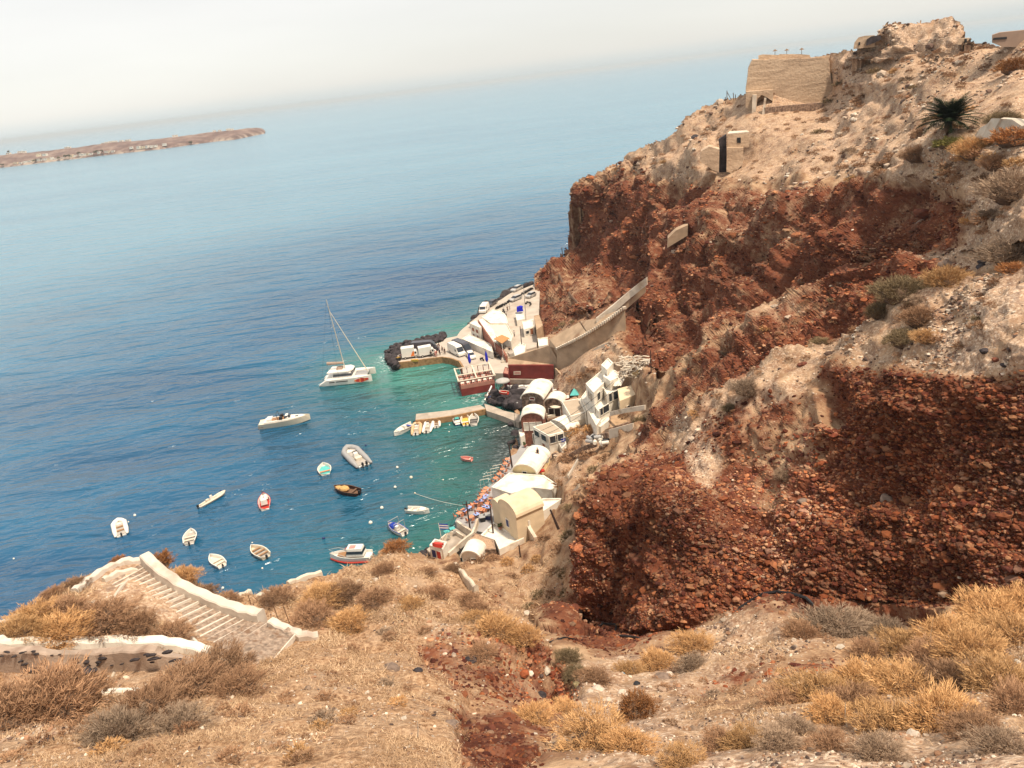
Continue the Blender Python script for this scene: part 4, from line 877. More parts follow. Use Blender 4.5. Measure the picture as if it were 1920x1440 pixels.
r = barrel('vaulted_house', 'small cream vaulted annex on the seaward side of the large cream house', (922, 944), (936, 953), (938, 929), 5.0, 1.8, 0.9, wall=CREAM, roof=CREAM, over=0.02)
block('house_annex', 'cream annex with a bright blue door beside the large cream house', 'house', [(963, 969), (985, 959), (992, 951), (972, 948)], 5.0, 2.2, wall=CREAM, parapet=0.2, op=[(0, .7, .2, .85, 1.9, 'door', BLUE)])
block('roof_terrace', 'pale roof terrace covered with white sacks behind the cream house', 'house', [(985, 957), (1018, 934), (1055, 934), (990, 977)], 5.6, 3.0, wall=WHITE, roof=WHITE, parapet=0.3)
block('chimney_stack', 'stubby white chimney block on the pale roof terrace', 'chimney', [(1003, 934), (1012, 931), (1015, 938), (1006, 941)], 6.6, 5.4, parapet=0)
block('flat_roof_house', 'broad white flat roof sloping out over the restaurant tables', 'house', [(921, 913), (955, 886), (1020, 891), (1047, 909), (1034, 918), (1000, 914), (958, 925)], 4.6, 3.8, roof=WHITE, parapet=0.18)
block('flat_roof_house', 'beige flat roof on a white building with an open corner terrace', 'house', [(999, 800), (1033, 790), (1057, 809), (1028, 817)], 6.6, 1.8, wall=WHITE, roof=BROOF, parapet=0.04, op=[(3, .35, .8, .9, 1.8, 'door', DOORW), (3, .3, 3.3, 1.6, 1.1, 'window', GLASS), (3, .75, 3.3, 1.6, 1.1, 'window', GLASS), (2, .3, 3.2, 1.4, 1.3, 'window', GLASS), (2, .7, 3.2, 1.4, 1.3, 'window', GLASS)])
block('flat_roof_house', 'beige boarded flat roof behind the round cream parasol', 'house', [(1053, 752), (1085, 747), (1098, 772), (1070, 781)], 7.6, 3.0, wall=WHITE, roof=BROOF, parapet=0.04, op=[(2, .3, 2.0, 1.3, 1.4, 'window', CANVAS), (2, .7, 2.0, 1.3, 1.4, 'window', CANVAS)])
block('small_shed', 'small white shed with a cluttered roof below the brown scrub', 'shed', [(1044, 824), (1058, 820), (1062, 832), (1053, 841)], 4.6, 2.2, roof=GREYFLOOR, parapet=0.3, op=[(2, .5, .3, .8, 1.5, 'door', GLASS)])
block('terrace_floor', 'white terrace with low parapets under the large cream house', 'terrace', [(901, 1003), (925, 979), (963, 1000), (985, 995), (982, 1009), (936, 1030), (928, 1012)], 3.2, 1.5, roof=WHITE, parapet=0.45)
block('timber_deck', 'brown timber deck beside the small white vault', 'deck', [(873, 1019), (890, 999), (925, 1009), (930, 1030), (905, 1031)], 3.0, 1.5, wall=STONEW, roof=smat('decking', (0.42, 0.27, 0.17), 0.85, 0.2, 6), parapet=0.1)
r = barrel('small_vault', 'little white vault with a black hatch beside the timber deck', (866, 1044), (899, 1046), (873, 1024), 3.4, 1.8, 1.1, cat='shed', op=[('f', .72, .3, 1.1, 1.1, 'window', BLACK)])
block('boat_shed', 'white boat shed with a red boat on its flat roof by the landing', 'shed', [(805, 1022), (815, 1010), (838, 1016), (830, 1030)], 3.3, 1.1, roof=CONC, parapet=0.05, op=[(3, .35, .3, .8, 1.3, 'window', RED), (3, .72, .3, .8, 1.3, 'window', DKBLUE)])
# white stepped house on the slope
WHL = [('flat_roof_house', 'topmost small white cube of the stepped white house', [(1127, 684), (1140, 671), (1150, 680), (1138, 693)], 15.0, 10, 0.3, []),
       ('flat_roof_house', 'rounded white roof just under the topmost cube of the white house', [(1131, 705), (1137, 696), (1152, 693), (1161, 700), (1158, 708), (1144, 714)], 13.8, 9, 0.15, []),
       ('flat_roof_house', 'long white sunlit terrace block on the seaward side of the stepped house', [(1098, 719), (1128, 694), (1139, 711), (1113, 736)], 12.8, 7, 0.3, [(3, .3, 3.5, .8, 1.6, 'window', GLASS), (3, .6, 3.5, .8, 1.6, 'window', GLASS), (2, .3, 3.6, 1.2, 1.4, 'window', GLASS), (2, .7, 3.6, 1.2, 1.4, 'window', GLASS)]),
       ('flat_roof_house', 'white mid-level block of the stepped house beside the cream block', [(1128, 722), (1152, 712), (1161, 731), (1139, 741)], 12.0, 7, 0.2, [(2, .35, 3.6, 1.6, 1.5, 'door', GLASS), (2, .75, 3.6, 1.0, 1.5, 'window', GLASS)]),
       ('flat_roof_house', 'lower white block with a shaded veranda at the foot of the stepped house', [(1112, 756), (1134, 745), (1144, 760), (1123, 773)], 10.0, 6, 0.2, [(2, .4, 3.2, 1.7, 1.3, 'door', GLASS), (2, .8, 3.2, .8, 1.3, 'window', GLASS)]),
       ('flat_roof_house', 'white outer stair block nearest the beige boarded roof', [(1090, 744), (1099, 732), (1113, 745), (1126, 786), (1118, 798), (1104, 772)], 9.0, 5, 0.3, [(5, .4, 1.6, .7, 1.0, 'window', GLASS)])]
for nm, lb, px_, z, ba, pa, op in WHL: block(nm, lb, 'house', px_, z, ba, parapet=pa, op=op)
block('cream_house_block', 'cream plastered block on the uphill side of the stepped white house', 'house', [(1158, 729), (1187, 721), (1191, 740), (1162, 752)], 12.6, 8, wall=CREAM, roof=CREAM, parapet=0.1, op=[(2, .5, 2.6, .6, .5, 'window', GLASS), (3, .5, 2.6, .6, .5, 'window', GLASS)])
# canopy slats on white house
for i in range(3):
    a = G(1157 + i * 4.5, 719 - i * 0.5, 12.8); o = MB().box((0, 0, 0), (0.55, 2.6, 0.06), -0.5).obj('sun_slat', WHITE); o.location = a + Vector((0, 0, .3)); o.rotation_euler = (0.25, 0, 0)
    tag(o, ['left', 'middle', 'right'][i] + ' one of three grey-white slatted panels behind the white house', 'panel', 'slatted panels')
# upper harbour buildings
block('harbour_building', 'broad white roofed harbour building at the edge of the car park', 'building', [(903, 594), (925, 580), (936, 581), (948, 590), (953, 606), (920, 606)], 5.5, 3.0, wall=WHITE, roof=WHITE, parapet=0.2)
block('harbour_building', 'cream block with dark square windows over the quay road', 'building', [(881, 606), (892, 600), (903, 613), (899, 614)], 6.0, 1.5, wall=WHITE, parapet=0.1, op=[(3, .3, 2.6, 1.4, 1.0, 'window', BRICK), (3, .7, 2.6, 1.4, 1.0, 'window', BRICK), (3, .3, .8, .9, 1.1, 'window', BRICK), (3, .7, .8, .9, 1.1, 'window', BRICK)])
block('harbour_building', 'white walled enclosure below the stone stair by the vans', 'building', [(866, 635), (880, 626), (921, 645), (925, 661), (905, 652)], 3.3, 1.5, roof=WHITE, parapet=0.25)
lowwall('stone_wall', 'tall brown stone wall descending beside the white stair', [(896, 600, 6.6), (910, 622, 5.6), (924, 642, 4.6), (940, 655, 4.0), (948, 668, 3.2)], [3.2, 3.4, 3.2, 2.8, 2.0], 0.5, BRICK)
ramp('white stair roof climbing beside the brown stone wall', [(898, 600, 6.7), (905, 597, 6.7), (925, 618, 6.0), (933, 640, 5.0), (926, 641, 4.8), (912, 621, 5.7)], WHITE, 'stair_house')
block('harbour_building', 'cream parapet building with a wedge shaped roof above the orange canopy', 'building', [(907, 598), (950, 606), (962, 628), (958, 640), (932, 632)], 5.4, 3.0, wall=WHITE, roof=CANVAS, parapet=0.35)
block('harbour_building', 'white tank block under the blue tarpaulin in the car park', 'building', [(966, 586), (980, 582), (984, 597), (969, 601)], 4.6, 3.0, parapet=0.1, op=[(3, .5, .2, .8, 1.2, 'door', GREYT)])
block('harbour_building', 'white cube between the tank block and the cliff', 'building', [(979, 603), (999, 598), (1002, 612), (982, 618)], 5.2, 3.0, parapet=0.1, op=[(2, .3, .3, .9, 1.6, 'door', DOORW), (2, .7, .8, .9, .8, 'window', GLASS), (3, .5, .8, .8, .8, 'window', GLASS)])
block('harbour_building', 'beige lean-to against the foot of the red cliff', 'building', [(1001, 592), (1011, 590), (1018, 610), (1006, 618)], 6.5, 3.0, wall=BEIGE, roof=BEIGE, parapet=0.1)
block('harbour_building', 'low white room with a small planted roof next to the beige ramp', 'building', [(1008, 634), (1027, 632), (1027, 647), (1010, 649)], 6.6, 4.0, parapet=0.25)
block('harbour_building', 'white stepped hut by the tall lamp pole at the stair foot', 'building', [(962, 655), (976, 641), (986, 646), (984, 660), (966, 668)], 5.0, 3.0, parapet=0.2, op=[(3, .5, .2, .8, 1.5, 'door', GLASS), (4, .4, .7, .7, .7, 'window', GLASS)])
cn = root('canopy', 'square orange timber canopy over the stair corner', 'canopy', G(940, 640, 3.0)); cp_ = [G(x, y, 6.0) for x, y in ((926, 635), (941, 628), (955, 634), (941, 644))]
MB().prism(cp_, 5.9, 6.05).obj('roof', smat('orange_timber', (0.50, 0.24, 0.09), 0.8, 0.2, 4), cn, cn.location)
for p in cp_: MB().tube([(p.x, p.y, 3), (p.x, p.y, 5.9)], 0.08).obj('post', WHITE, cn, cn.location)
stp = root('quay_stairs', 'flight of worn pale steps running down beside the stone wall to the quay', 'stairs', G(948, 670, 1.8))
for i in range(14):
    t = i / 13; p = G(947 + 7 * t, 676 - 34 * t, 1.9 + 2.2 * t); MB().box(p - Vector((0, 0, .4)), (1.9, 0.75, 0.9), 0.1).obj('step', PAVE if i % 2 else OLDWASH, stp, stp.location)

# ------------------------------------------------------------------ red terrace restaurant on the water
A0, B0 = G(866, 740, 0.4), G(929, 729, 0.4); ux = (B0 - A0).normalized(); uy = Vector((-ux.y, ux.x, 0)); WT = (B0 - A0).length; DT = 8.6
rt = root('terrace_restaurant', 'dark red open restaurant terrace with cream roof frame standing over the water', 'restaurant', (A0.x, A0.y, 0), math.atan2(ux.y, ux.x))
MB().box((WT / 2, DT / 2, 0.1), (WT, DT, 3.2)).obj('base', REDW, rt)
MB().box((WT / 2, DT / 2, 1.73), (WT - .4, DT - .4, 0.08)).obj('floor', REDF, rt)
f = MB(); f.box((WT / 2, 0.1, 2.15), (WT, 0.14, 0.9)); f.box((0.1, DT / 2, 2.15), (0.14, DT, 0.9)); f.obj('balustrade', REDF, rt)
for i in range(7):
    MB().tube([(WT * i / 6, 0.15, 1.7), (WT * i / 6, 0.15, 3.6)], 0.09).obj('post', REDW, rt); MB().tube([(WT * i / 6, DT * .45, 1.7), (WT * i / 6, DT * .45, 3.6)], 0.09).obj('post', REDW, rt)
    MB().tube([(WT * i / 6, DT - .2, 1.7), (WT * i / 6, DT - .2, 3.6)], 0.09).obj('post', REDW, rt)
for y in (0.15, DT * .45, DT - .2): MB().box((WT / 2, y, 3.65), (WT + 1, 0.35 if y < 5 else .25, 0.16)).obj('beam', CANVAS, rt)
for x in (-0.3, WT * .5, WT + .2): MB().box((x, DT / 2, 3.78), (0.3, DT, 0.14)).obj('beam', CANVAS, rt)
for i in range(5): MB().box((WT * (.1 + .2 * i), DT * .72, 3.8), (0.05, DT * .5, 0.05)).obj('rafter', METAL, rt)
def table_set(p, rz, cloth, chair, lab, group, n=2, name='dining_table'):
    r = root(name, lab, 'table', p, rz, group)
    MB().box((0, 0, .73), (.8, .8, .05)).obj('tabletop', cloth, r); MB().tube([(0, 0, 0), (0, 0, .7)], .05).obj('leg', DKWOOD, r); return r
def chair(p, rz, mat, lab, group):
    r = root('chair', lab, 'chair', p, rz, group)
    MB().box((0, 0, .45), (.42, .42, .05)).obj('seat', mat, r); MB().box((-.2, 0, .72), (.05, .42, .5)).obj('backrest', mat, r)
    for a in (-.18, .18):
        for b in (-.18, .18): MB().tube([(a, b, 0), (a, b, .44)], .025, 4).obj('leg', mat, r)
    return r
ct = None
tproto = table_set((0, 0, 0), 0, WHITE, BLACK, 'small table standing inside the dark red terrace restaurant', 'tables in the red terrace')
cproto = chair((0, 0, 0), 0, BLACK, 'dark chair at a table inside the dark red terrace restaurant', 'chairs in the red terrace')
first = True
for i in range(6):
    for j in range(3):
        if j == 1 and i % 2: continue
        q_ = A0 + ux * (WT * (i + .5) / 6) + uy * (DT * (.2 + .3 * j)); q_.z = 1.78
        t_ = tproto if first else copy_tree(tproto); t_.location = q_; t_.rotation_euler = (0, 0, rt.rotation_euler.z)
        for s_ in (-1, 1):
            c_ = cproto if first and s_ == -1 else copy_tree(cproto); c_.location = q_ + ux * (s_ * .7); c_.rotation_euler = (0, 0, rt.rotation_euler.z + (0 if s_ < 0 else math.pi))
        first = False
# promenade tables and rush chairs
spots = [(943, 886), (937, 895), (930, 903), (948, 876), (952, 867), (912, 922), (908, 928), (905, 934), (902, 941), (898, 946), (893, 950), (884, 953), (870, 963), (862, 969), (916, 951), (884, 976), (900, 961), (906, 963), (922, 941)]
labs = 'orange table among rush chairs on the seafront promenade'
tp = table_set((0, 0, 0), 0, smat('orange_cloth', (0.60, 0.24, 0.13), .8, .12, 3), BLACK, labs, 'promenade tables'); cpn = chair((0, 0, 0), 0, smat('orange_rush', (0.50, 0.19, 0.10), 0.7, .12, 3), 'orange rush chair at the seafront promenade tables', 'promenade chairs'); first = True
for x, y in spots:
    q_ = G(x, y, 1.62)
    t_ = tp if first else copy_tree(tp); t_.location = q_; t_.rotation_euler = (0, 0, rb.uniform(0, 1.5))
    for k in range(2 if y < 960 else 3):
        an = k * 1.57 + rb.uniform(-.2, .2) + .6; c_ = cpn if first and k == 0 else copy_tree(cpn); c_.location = q_ + Vector((-math.cos(an), -math.sin(an), 0)) * .75; c_.rotation_euler = (0, 0, an)
    if y > 940 and x < 920:
        o_ = copy_tree(t_); o_.location = q_ + Vector((.9, .6, 0)); o_['label'] = 'blue-clothed table among the rush chairs near the cream house'; o_['group'] = 'blue promenade tables'
        for c2 in o_.children:
            if 'tabletop' in c2.name: c2.data = c2.data.copy(); c2.data.materials.clear(); c2.data.materials.append(LBLUE)
    first = False
for (x, y), lb in (((839, 1004), 'teal square table at the flagpole end of the landing'), ((849, 998), 'teal square table nearer the cream wall on the landing')):
    table_set(G(x, y, 1.25), .4, TEAL, METAL, lb, 'teal tables')
for (x, y), lb in (((842, 1012), 'white chair left of the teal table on the landing'), ((853, 1004), 'white chair beside the far teal table on the landing')):
    chair(G(x, y, 1.25), 2.0, METAL, lb, 'landing chairs')
# parasols
def parasol(p, R_, col, lab, h=2.4, closed=False):
    r = root('parasol', lab, 'parasol', p); MB().tube([(0, 0, 0), (0, 0, h)], .05).obj('pole', METAL, r)
    if closed: MB().tube([(0, 0, .8), (0, 0, 1.4), (0, 0, h * .8), (0, 0, h + .1)], [.12, .38, .26, .04], 9).obj('canopy', col, r)
    else:
        n = 10; V_ = [(0, 0, h + .25)] + [(R_ * math.cos(6.283 * k / n), R_ * math.sin(6.283 * k / n), h - .2) for k in range(n)] + [(0, 0, h + .18)] + [(R_ * .98 * math.cos(6.283 * k / n), R_ * .98 * math.sin(6.283 * k / n), h - .26) for k in range(n)]
        F_ = [(0, 1 + k, 1 + (k + 1) % n) for k in range(n)] + [(n + 1, n + 2 + (k + 1) % n, n + 2 + k) for k in range(n)] + [(1 + k, n + 2 + k, n + 2 + (k + 1) % n, 1 + (k + 1) % n) for k in range(n)]
        MB().add(V_, F_).obj('canopy', col, r)
    return r
parasol(G(1045, 779, 2.8), 1.35, CANVAS, 'open round cream parasol before the small arched house')
BRB = smat('bright_blue_canvas', (0.01, 0.015, 0.42), .7, .08, 2)
parasol(G(882, 687.5, 1.6), 1, BRB, 'closed blue parasol left of the other on the quay terrace', 3.4, True)
parasol(G(914, 684.5, 1.6), 1, BRB, 'closed blue parasol right of the other on the quay terrace', 3.6, True)
ts = root('table_awnings', 'row of white striped sun loungers on the dark deck behind the vaulted houses', 'lounger', G(1036, 738, 3.4))
for i in range(4): MB().box(G(1033 + i * 1.2, 742 - i * 3.4, 4.0), (1.5, .45, .08), .25).obj('slat', WHITE, ts, ts.location)
tl = root('tent', 'turquoise and black peaked tent roof beside the white house', 'tent', G(1076, 742, 4.5)); a, b, c, d_ = G(1068, 742, 6), G(1086, 741, 6), G(1083, 733, 6.2), G(1070, 731, 6.3)
top = (a + b + c + d_) / 4 + Vector((0, 0, 1.0)); MB().add([a, b, top], [(0, 1, 2)]).add([b, c, top], [(0, 1, 2)]).add([c, d_, top], [(0, 1, 2)]).add([a, b, c, d_], [(0, 1, 2, 3)]).obj('canopy', TEAL, tl, tl.location)
MB().add([a, d_, top + Vector((0, 0, .03))], [(0, 1, 2)]).add([a, d_, a - Vector((0, 0, 1.6)), d_ - Vector((0, 0, 1.6))], [(0, 1, 3, 2)]).obj('side_flap', BLACK, tl, tl.location)
# white paving squares on the terrace under the oxblood wall
for i, x in enumerate((961, 974, 987)):
    o = MB().box((0, 0, 0), (1.15, .8, .1), .1).obj('white_mat', WHITE); o.location = G(x + 2, 723.5, 2.75); tag(o, ['left', 'middle', 'right'][i] + ' of three white mats on the narrow terrace under the oxblood wall', 'mat', 'white mats')
flat('upper_terrace', [(950, 722), (1042, 720), (1050, 735), (1040, 745), (1010, 735), (960, 730)], 2.6, -1, GREYFLOOR)
# masts, poles, cables
pu = pole('tall dark utility pole left of the cream house at the tables', (874, 940), (882, 997), 1.6, arm=1.2)
p2 = pole('tall dark utility pole directly before the cream house', (918, 942), (925, 1004), 2.4)
p3 = pole('leaning dark pole stump on the slope right of the cream house', (1032, 956), (1046, 980), 8.6, .2)
pole('short dark post below the parapet of the white terrace', (973, 1022), (975, 1039), 3.6, .13)
pole('short dark post beside the little white vault', (862, 1028), (864, 1046), 2.0, .13)
p6 = pole('dark pole rising by the yellow gable of the long vault', (954, 833), (961, 880), 1.7, .17)
pole('thin dark pole on the slope above the white house', (1220, 657), (1221, 712), 17.5, .12)
pole('tall grey lamp pole at the cliff side of the car park', (982, 541), (986, 600), 3.0, .13, METAL, name='lamp_pole')
pole('dark lamp pole beside the white stepped hut', (975, 612), (979, 659), 3.0, .13)
pole('white flagpole at the end of the landing', (822, 981), (828, 1010), 1.2, .06, WHITE, name='flagpole')
lp = root('street_lamp', 'black curved street lamp at the water beside the dark rocks', 'lamp', G(967, 800, 1.2)); MB().tube([(0, 0, 0), (0, 0, 4.5), (.1, 0, 5.1), (.5, 0, 5.4), (.8, 0, 5.2)], .06).obj('shaft', BLACK, lp); MB().ball((.85, 0, 5.1), .16).obj('lamp_head', METAL, lp)
fp = G(828, 1010, 1.2); p0, n = face_plane(fp, fp + Vector((1, 0, 0))); ft = on_plane(823, 982, p0, n)
fl = root('flag', 'small blue and white striped flag flying from the landing flagpole', 'flag', ft)
for k in range(5): MB().slab([ft + Vector((0, 0, -.2 * k)), ft + Vector((1.3, .15, -.2 * k - .35)), ft + Vector((1.3, .15, -.2 * k - .55)), ft + Vector((0, 0, -.2 * k - .2))], (0, .02, 0)).obj('stripe', BLUE if k % 2 == 0 else WHITE, fl, ft)
a = G(874, 941, 8.5); a = Vector((pu.location.x - .2, pu.location.y, 1.6 + 7.4))
span('overhead_cable', 'dark overhead cable from the left pole down to the landing', a, G(822, 1026, 1.8), .8)
span('overhead_cable', 'dark overhead cable from the left pole up to the promenade roof', a, G(945, 880, 5.5), 1.0)
span('overhead_cable', 'cable crossing the beige roofs to the white house, nearer one', G(1003, 822, 6.4), G(1160, 720, 15.5), 1.2, .03)
span('overhead_cable', 'cable crossing the beige roofs to the white house, farther one', G(1003, 812, 7.4), G(1150, 715, 16.5), 1.0, .03)
span('mooring_line', 'pale mooring line running from the promenade into the green bay', G(868, 948, 1.4), G(778, 925, 0.02), .3, .03, WHITE, 'rope')
# gangway, decorative boat, drums, scaffold
gw = root('gangway', 'white tubular gangway sloping from the red terrace to the pier', 'gangway', G(908, 752, 1.2)); a, b = G(909, 751, 1.2) - gw.location, G(922, 724, 3.2) - gw.location
MB().tube([a, b], .22, 8).obj('walkway', METAL, gw); MB().tube([a + Vector((0, 0, .8)), b + Vector((0, 0, .8))], .04, 5).obj('handrail', DKWOOD, gw)
pk = root('boat_shelter', 'grey domed shelter roof over the red hulled boat ashore', 'shelter', G(944, 728, 3.0)); MB().ball((0, 0, 1.6), (1.7, 1.5, .7), 12, 6, zmin=-0.1).obj('roof', smat('grey_canvas', (.42, .40, .37), .8, .1, 2), pk, smooth=True)
for a_ in range(6): MB().tube([(1.4 * math.cos(a_), 1.3 * math.sin(a_), -.8), (1.4 * math.cos(a_), 1.3 * math.sin(a_), 1.6)], .06, 5).obj('post', BLACK, pk)
hut = block('hut', 'tiny dark red pitched hut between the red terrace and the oxblood wall', 'shed', [(943, 700), (947, 688), (955, 690), (953, 702)], 5.2, 2.2, wall=REDW, roof=REDF, parapet=.1)
dr = random.Random(4)
for i in range(14):
    m_ = (BLACK, WHITE, GREYT)[i % 3]; p = G(1103 + dr.uniform(0, 35), 824 + dr.uniform(-6, 9), 9.8 + dr.uniform(0, .6)); r = root('drum', ('black', 'white', 'grey')[i % 3] + ' dumped plastic drum on the slope below the white house', 'drum', p, group='dumped drums')
    d1 = Vector((dr.uniform(-1, 1), dr.uniform(-1, 1), dr.uniform(-.2, .4))).normalized() * .55; MB().tube([-d1, d1], .3, 10).obj('body', m_, r); MB().tube([d1, d1 * 1.12], .24, 10).obj('lid', m_, r)
bars = MB()
for i in range(150):
    x, y = dr.uniform(1165, 1218), dr.uniform(668, 706); z = 13.5 + (x - 1165) * .06 + (700 - y) * .05; p = G(x, y, z + .4); d1 = Vector((dr.uniform(-1, 1), dr.uniform(-1, 1), dr.uniform(-.25, .35))).normalized() * dr.uniform(.4, 1.5)
    bars.tube([p - d1, p + d1], dr.uniform(.05, .13), 4)
off = G(1190, 690, 15); o = bars.obj('scrap_timber', OLDWASH, None, off); o.location = off; tag(o, 'heap of pale scrap timber and pipes above the white house', 'scrap heap', kind='stuff')
# rails along the promenade
rl = root('railing', 'white pipe railing frames along the seafront promenade edge', 'railing', G(905, 920, 1.6))
for (x, y) in ((902, 917), (908, 910), (916, 903), (921, 896), (926, 890)):
    q_ = G(x, y, 1.6); MB().tube([q_, q_ + Vector((0, 0, 1.7)), q_ + Vector((1.6, .3, 1.7))], .045, 5).obj('rail_frame', WHITE, rl, rl.location)
lowwall('parapet_wall', 'cream stone parapet between tables and the timber deck', [(855, 977, 2.4), (864, 984, 2.4), (887, 998, 2.5)], 1.2, .35, OLDWASH)
lowwall('parapet_wall', 'long cream parapet from the utility pole down to the landing', [(842, 1037, 2.2), (865, 1016, 2.3), (888, 998, 2.5)], 1.0, .3, OLDWASH)
lowwall('parapet_wall', 'short cream parapet beside the left utility pole', [(887, 998, 2.5), (893, 985, 2.6), (897, 972, 2.6)], 1.0, .3, OLDWASH)
lowwall('parapet_wall', 'white side wall climbing right of the blue-door annex', [(985, 975, 5.2), (990, 990, 4.6), (1001, 1008, 4.2)], 2.2, .5, OLDWASH)
lowwall('parapet_wall', 'thin white wall edging the far side of the landing', [(828, 1009, 1.9), (840, 999, 1.9), (853, 996, 1.9), (868, 1005, 1.9)], .8, .2, OLDWASH)

# small things on the terraces
def pot(q_, z, lb, s_=.35):
    r = root('flower_pot', lb, 'flower pot', G(*q_, z), group='terrace flower pots'); MB().tube([(0, 0, 0), (0, 0, s_ * 1.2)], s_ * .6, 8, s_).obj('pot', REDF, r)
    c = MB(); 
    for k in range(7): c.ball((rb.uniform(-.3, .3) * s_ * 2, rb.uniform(-.3, .3) * s_ * 2, s_ * (1.5 + rb.uniform(0, 1.2))), s_ * rb.uniform(.35, .6), 6, 4)
    c.obj('foliage', smat('pot_green', (.07, .085, .03), .9, .3, 5), r)
for (q_, z, lb) in (((1032, 770), 2.6, 'potted plant at the arched stone house door'), ((1044, 768), 2.7, 'potted plant nearer the cream parasol'), ((985, 838), 1.7, 'potted plant at the corner of the brick house'), ((1003, 866), 2.2, 'potted plant behind the long vault'), ((938, 992), 3.0, 'potted plant on the white terrace left corner'), ((968, 1004), 3.0, 'potted plant on the white terrace beside the annex'), ((1028, 745), 2.9, 'potted plant by the striped loungers')): pot(q_, z, lb)
def crate(q_, z, m_, lb):
    r = root('storage_box', lb, 'box', G(*q_, z), rb.uniform(0, 3)); MB().box((0, 0, .35), (1.1, .8, .7)).obj('body', m_, r); MB().box((0, 0, .74), (1.2, .9, .08)).obj('lid', GREYT, r)
for (q_, z, m_, lb) in (((1014, 874), 4.2, RED, 'red cool box on the cluttered yard behind the long vault'), ((1022, 866), 4.0, GREYT, 'grey storage box in the yard behind the long vault'), ((1054, 826), 4.7, BLUE, 'blue storage box on the cluttered shed roof'), ((905, 975), 1.7, BLACK, 'black storage box between the promenade tables and the cream house'), ((915, 972), 1.7, DKBLUE, 'navy storage box beside the cream house'), ((1003, 842), 1.7, DOORW, 'brown storage box at the foot of the beige roofed building'), ((1062, 722), 3.2, WHITE, 'white storage box by the curving parapet')): crate(q_, z, m_, lb)
wall_y = root('yard_wall', 'white looping low wall around the yard behind the long vault', 'wall', G(1015, 865, 3.6))
yp = [G(x, y, 4.3) for x, y in ((1004, 850), (1018, 850), (1024, 862), (1018, 872), (1008, 868))]
for a, b in zip(yp[:-1], yp[1:]): MB().box((a + b) / 2, ((b - a).length, .25, .7), heading(a, b)).obj('segment', WHITE, wall_y, wall_y.location)
rk = root('boat_rack', 'row of red kayak-like sun beds stacked beside the yard', 'sun bed', G(1008, 884, 4.0))
for i in range(2): MB().box(G(1006 + i * 6, 885 - i * 1.5, 4.2), (1.6, .6, .3), .2).obj('bed', RED, rk, rk.location)

lowwall('rubble_wall', 'low dry stone wall stepping down behind the turquoise tent', [(1064, 735, 5.6), (1080, 728, 6.4), (1092, 716, 7.6)], 1.0, .4, STONEW)
lowwall('rubble_wall', 'short stone terrace wall above the white flat roof', [(1048, 912, 5.2), (1060, 902, 6.2), (1072, 897, 7.0)], .9, .35, STONEW)
lowwall('rubble_wall', 'stone wall on the slope right of the roof terrace', [(1056, 936, 5.6), (1072, 922, 8.0), (1084, 908, 10.0)], .7, .3, OLDWASH)
lowwall('rubble_wall', 'old wall line crossing the slope below the dumped drums', [(1066, 852, 6.6), (1090, 838, 8.4), (1118, 830, 9.6)], .8, .35, STONEW)
block('lean_to', 'small brick lean-to with a white roof left of the turquoise tent', 'shed', [(1053, 741), (1068, 738), (1071, 746), (1056, 750)], 5.4, 3.0, wall=BRICK, roof=WHITE, parapet=.15, op=[(2, .5, .2, 1.0, 1.5, 'door', DKWOOD)])
block('stair_block', 'narrow white stair block joining the white house to the beige roof', 'stairs', [(1086, 748), (1092, 744), (1104, 768), (1098, 772)], 8.2, 5.0, parapet=.2)
block('terrace_floor', 'white terrace apron at the lower foot of the stepped house', 'terrace', [(1118, 798), (1127, 788), (1143, 776), (1147, 784), (1126, 800)], 8.3, 6.0, parapet=.3)
block('terrace_floor', 'dusty walled plot with a whitewashed rim below the cream block', 'terrace', [(1143, 778), (1176, 768), (1185, 790), (1141, 803)], 11.0, 8.0, wall=STONEW, roof=smat('dry_soil', (.40, .26, .15), .95, .2, 1.2, .4), parapet=.15)
block('flat_roof_house', 'small white room wedged between the vaulted brick house and the sea path', 'house', [(972, 806), (980, 803), (984, 815), (976, 819)], 3.4, 1.2, parapet=.15, op=[(3, .5, .4, .6, 1.2, 'door', DOORW)])
dk = root('timber_terrace', 'dark timber terrace with benches before the arched stone house', 'terrace', G(1038, 776, 2.9)); tq_ = [G(x, y, 2.9) for x, y in ((1020, 772), (1050, 768), (1056, 780), (1026, 787))]
MB().prism(tq_, 1.5, 2.9).obj('floor', smat('deck_boards', (.24, .14, .09), .9, .2, 5), dk, dk.location)
for x, y in ((1028, 776), (1034, 780)): MB().box(G(x, y, 3.2), (1.5, .4, .5), .2).obj('bench', CANVAS, dk, dk.location)
